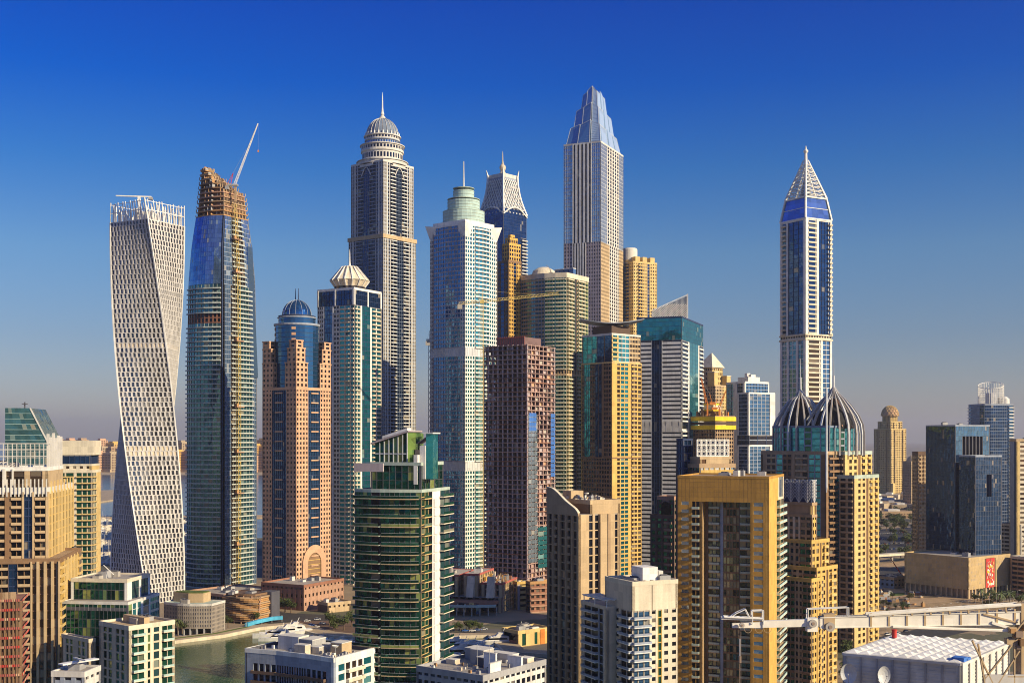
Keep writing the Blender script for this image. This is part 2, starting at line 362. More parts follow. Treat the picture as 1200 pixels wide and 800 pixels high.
def twisted_tower():
    D = 890; px = 173; b = Bld('twisted_tower', 'pale grid clad tower twisting a quarter turn with open poles on its top', D+28, px-40, px, px+41, th=45)
    b.root.rotation_euler = (0, 0, 0); b.rz = 0; c = (X(px, 916), 916); b.c = c; b.root.location = (*c, 0)
    ph = atan((px-600)/F); s = 38.4; zt = Z(256, D); b.D = D
    def ang(z): return -ph + R(45) - R(90)*z/zt
    nf, n = 78, 12; h = zt/nf; cw = s/n; wal = b.mb('wall')
    for i in range(4):
        gl = b.mb('glazing', i)
        def M(u, q, z, i=i):
            a = ang(z)+i*pi/2; x, y = -s/2+u, -s/2-q; return (x*cos(a)-y*sin(a), x*sin(a)+y*cos(a), z)
        for k in range(nf):
            z0 = k*h; off = .11*cw*(1 if k % 2 else -1); mech = k in (30, 31, 52)
            for j in range(n+1):
                p, q = max(0, j*cw+off-.20*cw), min(s, j*cw+off+.20*cw); bx(wal, M, p, q, -.7, .12, z0, z0+h, 'cayan')
            bx(wal, M, 0, s, -.65, .0, z0, z0+h*.14, 'cayan')
            bx(wal, M, 0.3, s-.3, -1.6, -.9, z0, z0+h, 'greydark')
            for j in range(n):
                p, q = j*cw+off+.15*cw, (j+1)*cw+off-.15*cw; q = min(q, s)
                gl.face([M(p, -.5, z0+.15*h), M(q, -.5, z0+.15*h), M(q, -.5, z0+h), M(p, -.5, z0+h)], 'cream' if mech else 'g_mid', (j, k))
        # edge post up the corner
        for k in range(nf): bx(wal, M, -.4, .5, -.5, .45, k*h, k*h+h, 'white')
        cr = b.mb('crown_pole_screen', i)
        top = zt+18
        for j in range(15):
            u = j*s/14; hh = random.choice([1, 1, .9, .95, .8])*15 if j not in (0, 14) else 15.5
            bx(cr, M, u-.28, u+.28, -.5, .05, zt-1, zt+hh, 'white')
            if j % 2: bx(cr, M, u-1, u+.9, -2.8, -2.2, zt, zt+random.uniform(6, 13), 'white')
        bx(cr, M, 0, s, -.4, -.2, zt+7, zt+7.5, 'white'); bx(cr, M, 0, s, -.4, -.2, zt+13.5, zt+13.9, 'white')
    r = b.mb('roof'); a = ang(zt); q = s/2
    r.prism([(x*cos(a)-y*sin(a), x*sin(a)+y*cos(a)) for x, y in ((-q, -q), (q, -q), (q, q), (-q, q))], zt-.5, zt+.1, 'offwhite')
    r.box(-6, 6, -6, 6, zt+.1, zt+9, 'offwhite'); r.box(-9, -7, -3, 3, zt+.1, zt+12, 'grey')
    b.done()
    cr = empty('rooftop_crane', 'flat maintenance crane lying across the poles on top of the twisted tower', 'crane', (c[0]-4, c[1]-8, zt+12), .15)
    m = MB(); m.box(-17, 9, -.6, .6, 7.6, 8.4, 'white'); m.build('boom', cr)
    m = MB(); m.box(-1, 1, -1, 1, -4, 7.59, 'white'); m.build('mast', cr)
    m = MB(); m.box(7, 10, -1.4, 1.4, 5.7, 7.58, 'grey'); m.build('counterweight', cr)
twisted_tower()

def tapered_tower():
    D = 985; b = Bld('unfinished_tower', 'tapering tower of green balconies and blue glass with bare orange formwork floors at its top', D, 219, 260, 301, th=42)
    z = b.z; P = b.rect(); w, d = b.w, b.d
    kx = table([(0, 1.0), (z(430), 1.0), (z(320), .955), (z(250), .80), (z(190), .66)])
    ky = table([(0, 1.0), (z(430), 1.0), (z(330), .95), (z(285), .86), (z(250), .70), (z(190), .55)])
    sc = lambda q: (kx(q), ky(q))
    bul = [(lerp(P[0][0], P[1][0], t), -d/2-5*sin(pi*min(1, t*1.05))**.8+0*t) for t in (0, .2, .4, .6, .8)]+[(P[1][0]-1.2, P[1][1])]
    bul[0] = P[0]
    bal = dict(wm='balgreen', gm='g_sea', sm='slate', pw=.10, sh=.2, cw=3.4, bo=1.5, bw=1.0, ph=.7, bm='balpale', rm='balpale')
    z1, z2, z3 = z(700), z(332), z(250); zm = z(378)
    for A, B_ in zip(bul, bul[1:]):
        facade(b, A, B_, 0, zm, [(1, 'C', bal)], 3.9, sc); facade(b, A, B_, zm, zm+8, [(1, 'W', dict(wm='redbrown', gm='g_black', cw=4, sh=.2))], 4, sc)
        facade(b, A, B_, zm+8, z2, [(1, 'C', bal)], 3.9, sc)
        facade(b, A, B_, z2, z3, [(1, 'W', dict(wm='g_steelblue', gm='g_steelblue', sm='g_blue', cw=2.2, pw=.04, sh=.06, rec=.1))], 3.9, sc)
    slot = dict(wm='black', gm='g_black', n=1, pw=.1, sh=.1, rec=1.2); blu = dict(wm='bluegrey', gm='g_steelblue', cw=2.4, pw=.06, sh=.10, rec=.1)
    A, C, E = P[1], (P[1][0], P[1][1]), P[2]
    facade(b, bul[-1], C, 0, z3, [(1, 'S', dict(wm='navy'))], 3.9, sc)
    facade(b, C, E, 0, z2, [(.08, 'W', slot), (.17, 'W', blu), (.2, 'C', dict(bal, bm='concrete', gm='g_brown')), (.42, 'C', bal), (.13, 'W', blu)], 3.9, sc)
    facade(b, C, E, z2, z3, [(.06, 'W', slot), (.24, 'W', blu), (.4, 'C', dict(bal, gm='g_brown')), (.30, 'W', blu)], 3.9, sc)
    facade(b, P[2], P[3], 0, z3, [(1, 'W', blu)], 3.9, sc, low=True); facade(b, P[3], P[0], 0, z3, [(1, 'W', blu)], 3.9, sc, low=True)
    # diagonal blue glass fin on the right
    m = b.mb('glass_fin'); q = w/2+.5
    m.hexa([(q, d*.32, z(440)), (q, d*.5+1, z(440)), (q-2, d*.5+1, z(440)), (q-2, d*.32, z(440)), (q*.92, d*.26, z(282)), (q*.92, d*.40, z(282)), (q*.92-2, d*.40, z(282)), (q*.92-2, d*.26, z(282))], 'g_steelblue')
    # bare floors
    zz = z3; k = 0; zt = z(190)
    while zz < zt:
        t = (zz-z3)/(zt-z3); a, c = kx(zz)*w/2, ky(zz)*d/2; cut = 1 if t < .45 else max(.22, 1-(t-.45)*1.45)
        m = b.mb('bare_floor', k); x1, y1 = -a+2*a*cut, -c+2*c*max(.3, cut)
        m.prism([(-a, -c), (-a*.5, -c-3), (min(x1, a*.3), -c-3), (x1, -c), (x1, y1), (-a, y1)], zz, zz+.9, random.choice(['timber', 'peachdark', 'tan', 'umber']))
        m.prism([(-a+1, -c+1), (x1-1, -c+1), (x1-1, y1-1), (-a+1, y1-1)], zz+.9, min(zz+3.4, zt+3), 'umber' if k % 3 else 'darkbrown')
        for j in range(9):
            x = lerp(-a, x1, j/8); m.box(x-.25, x+.25, -c-(3.1 if -a*.5 < x < a*.3 else .2), -c+.4, zz+.9, zz+random.choice([2.2, 3.4]), random.choice(['timber', 'peachdark', 'umber', 'grey']))
            y = lerp(-c, y1, j/8); m.box(x1-.3, x1+.3, y-.25, y+.25, zz+.9, zz+random.choice([2.2, 3.4]), 'beige')
        zz += 3.9; k += 1
    b.done()
    # hoist mast and cabins on the right face
    c, s = cos(b.rz), sin(b.rz)
    def loc(x, y): return (b.c[0]+x*c-y*s, b.c[1]+x*s+y*c)
    hx = empty('construction_hoist', 'yellow hoist mast climbing the sunlit side of the tapering tower', 'hoist', (*loc(w/2+2.6, -d*.10), 0), b.rz)
    m = MB(); top = z(235); lean = lambda q: -(1-kx(q))*w/2
    st = 8.0; q = 0
    while q < top:
        for u, v in ((-1, -1), (1, -1), (1, 1), (-1, 1)): m.beam((lean(q)+u, v*1.6, q), (lean(q+st)+u, v*1.6, q+st), .22, 'craneyellow')
        m.beam((lean(q)+1, -1.6, q), (lean(q+st)+1, 1.6, q+st), .2, 'craneyellow'); m.box(lean(q)-3.2, lean(q)+1.2, -1.6, 1.6, q, q+.4, 'gold'); q += st
    m.build('mast', hx)
    for q in (35, 78, 112, 150, 205, 262, 290):
        m = MB(); m.box(lean(q)-.5, lean(q)+2.4, -4.6, 4.6, q, q+.7, 'peachdark'); m.box(lean(q)+.5, lean(q)+2.2, -4.4, -2, q+.71, q+3.0, 'timber'); m.build('landing', hx)
    # luffing crane
    k = empty('luffing_crane', 'white lattice luffing crane raised steeply above the bare floors of the tapering tower', 'crane', (X(276, D+14), D+14, z(224)), 0)
    m = MB(); L = Z(141, D)-z(214); dx = X(304, D)-X(277, D)
    a0, a1 = (0, 0, 8), (dx, 0, 8+L); nn = 22
    for s_ in (-.9, .9):
        for o in (0, 1.8): m.beam((a0[0]-o*.8, s_, a0[2]+o*.3), (a1[0]-o*.3, s_*.4, a1[2]), .17, 'white')
    for i in range(nn):
        t, t2 = i/nn, (i+1)/nn
        for s_ in (-.9, .9): m.beam((lerp(a0[0], a1[0], t), s_, lerp(a0[2], a1[2], t)), (lerp(a0[0]-1.4, a1[0]-.5, t2), s_*.7, lerp(a0[2], a1[2], t2)), .1, 'white')
    m.build('boom', k)
    m = MB(); m.beam((0, 0, -6), (0, 0, 7), 1.1, 'tan'); m.box(-7, 2, -1.5, 1.5, 7.01, 8.6, 'grey'); m.build('mast', k)
    m = MB(); m.beam((-4, 0, 8.6), (-2, 0, 18), .3, 'red'); m.beam((-7, 0, 8.6), (-2, 0, 18), .25, 'red'); m.beam((-2, 0, 18), (dx*.8, 0, 8+L*.8), .07, 'grey'); m.build('frame', k)
    m = MB(); m.box(-8.5, -5.5, -1.8, 1.8, 4.2, 6.9, 'grey'); m.build('counterweight', k)
    m = MB(); m.beam((dx, 0, 8+L), (dx, 0, 8+L-22), .05, 'grey'); m.box(dx-.5, dx+.5, -.4, .4, 6+L-22, 8+L-22.2, 'craneorange'); m.build('hook_cable', k)
tapered_tower()

def domed_peach():
    D = 905; b = Bld('domed_tower', 'peach stone tower with blue glass drum and ribbed blue dome', D, 307.5, 347, 388, th=44)
    z = b.z; P = b.rect(); w, d = b.w, b.d; y0 = 684
    win = dict(wm='peach', gm='g_dark', n=2, pw=.52, sh=.46, rec=.4); win3 = dict(win, n=3)
    gb = dict(wm='peach', gm='g_deep', cw=2.0, pw=.08, sh=.12, bo=.8, bw=.42, ph=.7, skip=0, rec=.5, pm='navy', sm='navy')
    f = [(.29, 'W', win3), (.42, 'C', dict(gb, skip=2, bw=.5)), (.29, 'W', win3)]; gbr = dict(gb, gm='g_blue', bm='peach', bw=.6, skip=2)
    r = [(.26, 'W', dict(win3, wm='peach')), (.08, 'W', dict(win, n=1)), (.34, 'C', gbr), (.08, 'W', dict(win, n=1)), (.24, 'W', dict(win3))]
    zt = z(455)
    boxbody(b, 0, zt, f, r, 3.7, clutter=0, parm='peach')
    # corner shoulders stepping in as they rise
    for sx_, sy_ in ((-1, -1), (1, -1), (1, 1), (-1, 1)):
        for t, (ya, yb, q) in enumerate(((455, 425, .33), (425, 408, .26), (408, 399, .2))):
            cw_, cd_ = w*q, d*q; x = sx_*(w/2-cw_/2-.05*t); y = sy_*(d/2-cd_/2-.05*t)
            Q = [(x-cw_/2, y-cd_/2), (x+cw_/2, y-cd_/2), (x+cw_/2, y+cd_/2), (x-cw_/2, y+cd_/2)]
            for i in range(4): facade(b, Q[i], Q[(i+1) % 4], z(ya)+.05, z(yb), [(1, 'W', dict(win, n=3-t if q > .2 else 1))], 3.7)
            b.mb('shoulder', (sx_, sy_)).prism(inset(Q, -.3), z(yb), z(yb)+.9, 'peach')
    dr = b.mb('drum'); r0 = w*.42
    def tier(r1, ya, yb, mat='g_dome', n=28):
        pr = []; zz = z(ya); 
        while zz < z(yb)-.2: dr.lathe([(r1, zz), (r1, min(zz+3.2, z(yb)))], mat, n); dr.lathe([(r1+.12, zz+3.2), (r1+.12, zz+3.55)], 'navy', n); zz += 3.6
    tier(w*.475, 460, 378); tier(w*.40, 377.5, 369); 
    m = b.mb('cornice'); m.lathe([(w*.49, z(379)), (w*.5, z(378)), (w*.5, z(376.5)), (w*.42, z(376))], 'bluegrey', 32)
    m.lathe([(w*.42, z(369.5)), (w*.425, z(368.5)), (w*.39, z(367.5))], 'bluegrey', 32)
    m.lathe([(w*.33, z(367.4)), (w*.335, z(366)), (w*.3, z(365.5))], 'bluegrey', 28)
    dm = b.mb('dome'); rr = w*.315; zb = z(365.5); hh = z(347)-zb
    dm.lathe([(rr*cos(a), zb+hh*sin(a)) for a in [i*pi/2/10 for i in range(10)]]+[(.2, zb+hh)], 'g_dome', 28)
    rb = b.mb('dome_rib')
    for i in range(14):
        a = 2*pi*i/14
        for j in range(8):
            e0, e1 = j*pi/2/8, (j+1)*pi/2/8
            rb.beam((rr*1.01*cos(e0)*cos(a), rr*1.01*cos(e0)*sin(a), zb+hh*1.01*sin(e0)), (rr*1.01*cos(e1)*cos(a), rr*1.01*cos(e1)*sin(a), zb+hh*1.01*sin(e1)), .2, 'bluegrey')
    for dx in (-1.6, 1.6):
        m = b.mb('mast', dx); m.beam((dx, 0, z(348)), (dx, 0, z(333)), .42, 'navy', 6, .2)
    # white panels on the drum
    for a in (-2.2, -.95):
        m = b.mb('drum_panel', a); c, s = cos(a), sin(a); q = w*.475+.2
        for k in range(3): m.hexa([(q*c-1.6*-s, q*s-1.6*c, z(398)+k*4.4), (q*c+1.6*-s, q*s+1.6*c, z(398)+k*4.4), (q*c*.97+1.6*-s, q*s*.97+1.6*c, z(398)+k*4.4), (q*c*.97-1.6*-s, q*s*.97-1.6*c, z(398)+k*4.4)]+[(q*c-1.6*-s, q*s-1.6*c, z(398)+k*4.4+2), (q*c+1.6*-s, q*s+1.6*c, z(398)+k*4.4+2), (q*c*.97+1.6*-s, q*s*.97+1.6*c, z(398)+k*4.4+2), (q*c*.97-1.6*-s, q*s*.97-1.6*c, z(398)+k*4.4+2)], 'peach')
    # arched recess low on the sunlit face
    ar = b.mb('arch'); xf = w/2; zz0, zsp, rad = z(690), z(662), d*.19
    def arc(r_, n=14): return [(-r_, zz0)]+[(-r_*cos(pi*i/n), zsp+r_*1.1*sin(pi*i/n)) for i in range(n+1)]+[(r_, zz0)]
    i1, o1 = arc(rad), arc(rad*1.75); ztop = z(640)
    for q in range(len(i1)-1):
        (a, za), (c, zc) = i1[q], i1[q+1]; (e_, ze), (g, zg) = (max(-rad*1.9, min(rad*1.9, o1[q][0])), min(ztop, o1[q][1])), (max(-rad*1.9, min(rad*1.9, o1[q+1][0])), min(ztop, o1[q+1][1]))
        for xx in (xf+.9,): ar.face([(xx, a, za), (xx, e_, ze), (xx, g, zg), (xx, c, zc)][::-1], 'peach')
        ar.face([(xf+.9, a, za), (xf+.9, c, zc), (xf+.1, c, zc), (xf+.1, a, za)], 'goldpale')
    for k in range(9): ar.box(xf+.12, xf+.3, -rad*.95, rad*.95, zz0+k*3.4, zz0+k*3.4+.4, 'gold')
    ar.face([(xf+.11, -rad, zz0), (xf+.11, rad, zz0), (xf+.11, rad, zsp), (xf+.11, -rad, zsp)], 'umber')
    ar.face([(xf+.11, -rad, zsp)]+[(xf+.11, rad*cos(pi-pi*i/10), zsp+rad*1.1*sin(pi*i/10)) for i in range(1, 10)]+[(xf+.11, rad, zsp)], 'umber')
    b.done()
    q = Bld('podium_building', 'brick red podium with small square windows below the peach domed tower', 860, 306, 356, 403, cat='building', th=38)
    ww = dict(wm='redbrown', gm='g_brown', cw=4.4, pw=.6, sh=.6, rec=.4); wr = dict(ww, wm='peachdark')  # darker front, paler sunlit side: the light is painted into the walls
    boxbody(q, 0, q.z(687), [(1, 'W', ww)], [(1, 'W', wr)], 5.2, parm='redbrown', clutter=4); q.done()
domed_peach()

def white_crown():
    D = 1010; b = Bld('crowned_tower', 'white and blue tower with a fluted cream crown and a thin spire', D, 372, 415, 447)
    z = b.z; w, d = b.w, b.d; zt = z(338)
    ba = dict(wm='offwhite', gm='g_teal', n=2, pw=.2, sh=.32, bo=1.1, bw=.8, ph=.9, bm='cream', rm='cream'); wi = dict(wm='offwhite', gm='g_dark', n=2, pw=.35, sh=.42)
    gl = dict(wm='white', gm='g_blue', n=3, pw=.06, sh=.10, rec=.2, sm='navy', pm='navy'); gr = dict(gl, gm='g_teal')
    f = [(.16, 'W', dict(wi, n=3)), (.03, 'S', dict(wm='white', out=.4)), (.22, 'W', gl), (.03, 'S', dict(wm='white', out=.4)), (.16, 'W', wi), (.30, 'C', ba), (.10, 'C', dict(ba, n=1))]
    r = [(.22, 'C', ba), (.05, 'S', dict(wm='white', out=.4)), (.30, 'W', gr), (.05, 'S', dict(wm='white', out=.4)), (.38, 'C', ba)]
    boxbody(b, 0, z(357), f, r, 3.8, clutter=0, par=0)
    hd = dict(wm='navy', gm='g_deep', cw=3, pw=.05, sh=.08); hs_ = [(.03, 'S', dict(wm='white', out=.5)), (.44, 'W', hd), (.04, 'S', dict(wm='white', out=.5)), (.44, 'W', hd), (.05, 'S', dict(wm='white', out=.5))]
    boxbody(b, z(357)+.05, zt, hs_, hs_, 5, parm='white', clutter=0)
    z = b.crown(338, 291); cr = b.mb('crown'); n = 16; rb, rm, rt = w*.34, w*.44, w*.17
    z0, z1, z2, z3 = zt+.2, z(332.5), z(326), z(312)
    for i in range(n):
        a0, a1 = 2*pi*i/n, 2*pi*(i+1)/n; am = (a0+a1)/2
        for (ra, za), (rc, zc), mt in (((rb, z0), (rb, z1), 'g_brown'), ((rb, z1), (rm, z2), 'cream'), ((rm, z2), (rt, z3), 'ivory')):
            cr.face([(ra*cos(a0), ra*sin(a0), za), (ra*.95*cos(am), ra*.95*sin(am), za), (rc*.9*cos(am), rc*.9*sin(am), zc), (rc*cos(a0), rc*sin(a0), zc)], mt)
            cr.face([(ra*.95*cos(am), ra*.95*sin(am), za), (ra*cos(a1), ra*sin(a1), za), (rc*cos(a1), rc*sin(a1), zc), (rc*.9*cos(am), rc*.9*sin(am), zc)], mt)
        for (ra, za), (rc, zc) in (((rb, z1), (rm, z2)), ((rm, z2), (rt, z3+1))):
            b.mb('crown_rib').beam((ra*cos(a0), ra*sin(a0), za), (rc*cos(a0), rc*sin(a0), zc), .55, 'white')
    cr.lathe([(rt, z3), (rt, z3+1), (.3, z3+1.4)], 'ivory', 16)
    spire(b, z3+1, z(292), .7, 'white'); b.done()
white_crown()

def princess():
    D = 1265; b = Bld('tallest_dome_tower', 'very tall grey stone tower with stacked round drums, a pale dome and needle', D, 408.5, 449, 487.5)
    z = b.z; w, d = b.w, b.d; z1, z2 = z(276), z(187)
    wi = dict(wm='offwhite', gm='g_dark', n=2, pw=.42, sh=.34, sm='slate'); 
    def cen(m): return [(.19, 'C', dict(wm='slate', gm='g_dark', n=2, pw=.10, sh=.12, sm='slate', bo=1, bw=.92, ph=.55, bm=m, rm=m)), (.18, 'W', dict(wm='slate', gm='g_navy', n=3, pw=.10, sh=.10, out=.6)), (.19, 'C', dict(wm='slate', gm='g_dark', n=2, pw=.10, sh=.12, sm='slate', bo=1, bw=.92, ph=.55, bm=m, rm=m))]
    side = lambda m: [(.12, 'W', wi), (.02, 'S', dict(wm='offwhite', out=.5)), (.08, 'W', dict(wi, n=1))]+cen(m)+[(.08, 'W', dict(wi, n=1)), (.02, 'S', dict(wm='offwhite', out=.5)), (.12, 'W', wi)]
    boxbody(b, 0, z1, side('bluegrey'), side('white'), 3.9, clutter=0, parm='beige')  # bluish balconies on the shaded face, white on the sunlit: shade painted in
    m = b.mb('cornice'); m.prism(inset(b.rect(), -.9), z1-2, z1+2.2, 'beige')
    Q = b.rect(1.8); boxbody(b, z1+2.25, z2, side('bluegrey'), side('white'), 3.9, poly=Q, clutter=0, parm='offwhite')
    # pointed arches at the head of each face
    for i in range(2):
        L, nv, M = mapper(Q[i], Q[i+1]); a = b.mb('arch', i)
        for j in range(10):
            t0, t1 = j/10, (j+1)/10; u = lambda t: L*(.36+.28*t); zz = lambda t: z(202)+(z(192)-z(202))*sin(pi*t)
            a.beam(M(u(t0), 1.2, zz(t0)), M(u(t1), 1.2, zz(t1)), .55, 'offwhite')
        bx(a, M, L*.3, L*.7, .1, 1.1, z(191), z(188), 'offwhite')
    z = b.crown(187, 107); dr = b.mb('drum'); wn = b.mb('drum_window')
    def tier(r, ya, yb, lip=1.2, mt='offwhite', g='g_dark', nw=40, band=.45):
        a, c = z(ya), z(yb); dr.lathe([(r, a), (r, c-lip), (r+1.3, c-lip*.8), (r+1.3, c), (r-2, c+.1)], mt, 40)
        for i in range(nw):
            if nw:
                w0, w1 = 2*pi*(i+.2)/nw, 2*pi*(i+.8)/nw; q = r+.08; za, zc = a+(c-a)*.25, a+(c-a)*.7
                wn.face([(q*cos(w0), q*sin(w0), za), (q*cos(w1), q*sin(w1), za), (q*cos(w1), q*sin(w1), zc), (q*cos(w0), q*sin(w0), zc)], g, (i, int(r)))
    hw = w*.5
    tier(hw*1.05, 187, 183, .8, 'offwhite', 'g_steelblue', 0); tier(hw*.86, 183, 172); tier(hw*.90, 172, 165.5); tier(hw*.70, 165.5, 160, mt='bluegrey', g='g_blue'); tier(hw*.74, 160, 155.5, nw=36)
    m = b.mb('dome'); r0 = hw*.68; zb = z(155.5); hh = z(136)-zb
    m.lathe([(r0*cos(a), zb+hh*sin(a)) for a in [i*pi/2/12 for i in range(12)]]+[(1.2, zb+hh)], 'slate', 36)
    rb = b.mb('dome_rib')
    for i in range(24):
        a = 2*pi*i/24
        for j in range(7):
            e0, e1 = j*pi/2/7.3, (j+1)*pi/2/7.3; rb.beam((r0*1.02*cos(e0)*cos(a), r0*1.02*cos(e0)*sin(a), zb+hh*1.02*sin(e0)), (r0*1.02*cos(e1)*cos(a), r0*1.02*cos(e1)*sin(a), zb+hh*1.02*sin(e1)), .26, 'offwhite')
    for i in range(24):
        a = 2*pi*i/24; rb.beam((r0*1.03*cos(a), r0*1.03*sin(a), zb-2), (r0*1.03*cos(a), r0*1.03*sin(a), zb+3.5), .9, 'white')
    b.mb('lantern').lathe([(3.6, z(136.5)), (3.2, z(134.5)), (1.8, z(133)), (1.2, z(131))], 'offwhite', 16)
    spire(b, z(131.5), z(108), 1.0, 'white'); b.done()
princess()

def green_cap():
    D = 1045; b = Bld('green_capped_tower', 'blue windowed white tower topped with stepped pale green glass drums and a mast', D, 504, 545, 582.5)
    z = b.z; w, d = b.w, b.d; zt = z(262); 
    P = b.rect(); P2 = [P[0], (0, -d/2-2.5), P[1], (w/2+2.0, 0), P[2], P[3]]
    g1 = dict(wm='bluegrey', gm='g_blue', cw=3.2, pw=.22, sh=.24, pm='bluegrey', sm='mauve'); gl = dict(wm='offwhite', gm='g_dark', n=2, pw=.30, sh=.30)
    g2 = dict(wm='white', gm='g_teal', cw=3.2, pw=.32, sh=.34); bc = dict(wm='white', gm='g_aqua', n=2, pw=.1, sh=.3, bo=1.4, bw=1, ph=.9, bm='white')
    def secs(za, zb):
        facade(b, P2[0], P2[1], za, zb, [(.18, 'W', gl), (.04, 'S', dict(wm='mauve', out=.3)), (.78, 'W', dict(g1, pw=.1))], 3.75)
        facade(b, P2[1], P2[2], za, zb, [(.76, 'W', dict(g1, pw=.1)), (.24, 'W', dict(gl, gm='g_blue'))], 3.75)
        facade(b, P2[2], P2[3], za, zb, [(.25, 'W', g2), (.3, 'W', dict(g2, n=2)), (.45, 'C', bc)], 3.75)
        facade(b, P2[3], P2[4], za, zb, [(.45, 'C', bc), (.3, 'W', g2), (.25, 'W', g2)], 3.75)
        facade(b, P2[4], P2[5], za, zb, [(1, 'W', g1)], 3.75, low=True); facade(b, P2[5], P2[0], za, zb, [(1, 'W', g2)], 3.75, low=True)
    for ya, yb in ((720, 552), (541, 417), (407, 262)): secs(z(ya) if ya < 720 else 0, z(yb))
    for ya, yb in ((552, 541), (417, 407)):
        for i in range(6): facade(b, P2[i], P2[(i+1) % 6], z(ya), z(yb), [(1, 'W', dict(wm='silver', gm='silver', cw=3, pw=.2, sh=.1, rec=.2))], 7.8)
    roofing(b, P2, zt, parm='white', clutter=0, par=.5)
    # flared parapet fins at the corners
    for i, (x, y) in enumerate(P):
        m = b.mb('corner_fin', i); sx_, sy_ = (1 if x > 0 else -1), (1 if y > 0 else -1)
        m.hexa([(x*1.0, y, z(276)), (x*1.0-sx_*7, y, z(276)), (x-sx_*7, y-sy_*7, z(276)), (x, y-sy_*7, z(276)), (x+sx_*3.2, y+sy_*3.2, z(259)), (x-sx_*8, y+sy_*1.2, z(261)), (x-sx_*8, y-sy_*8, z(261)), (x+sx_*1.2, y-sy_*8, z(261))], 'white')
    m = b.mb('parapet_screen'); m.prism(inset(b.rect(), 2), zt+.1, z(256), 'white')
    z = b.crown(262, 188); cr = b.mb('crown')
    for r, ya, yb, sx_ in ((.44, 257.5, 244, 1), (.34, 244, 232, 1), (.22, 232, 221, 1)):
        zz = z(ya)
        while zz < z(yb)-.3: cr.lathe([(w*r, zz), (w*r, min(zz+2.9, z(yb)))], 'seafoam', 28, 0, 0); cr.lathe([(w*r+.25, zz+2.4), (w*r+.25, zz+2.9)], 'palegreen', 28, 0, 0); zz += 2.9
    m = b.mb('mast'); m.beam((0, 0, z(221)), (0, 0, z(189)), 1.0, 'silver', 8, .45); m.box(3, 5.5, -2, 2, z(221), z(217), 'offwhite')
    b.done()
green_cap()

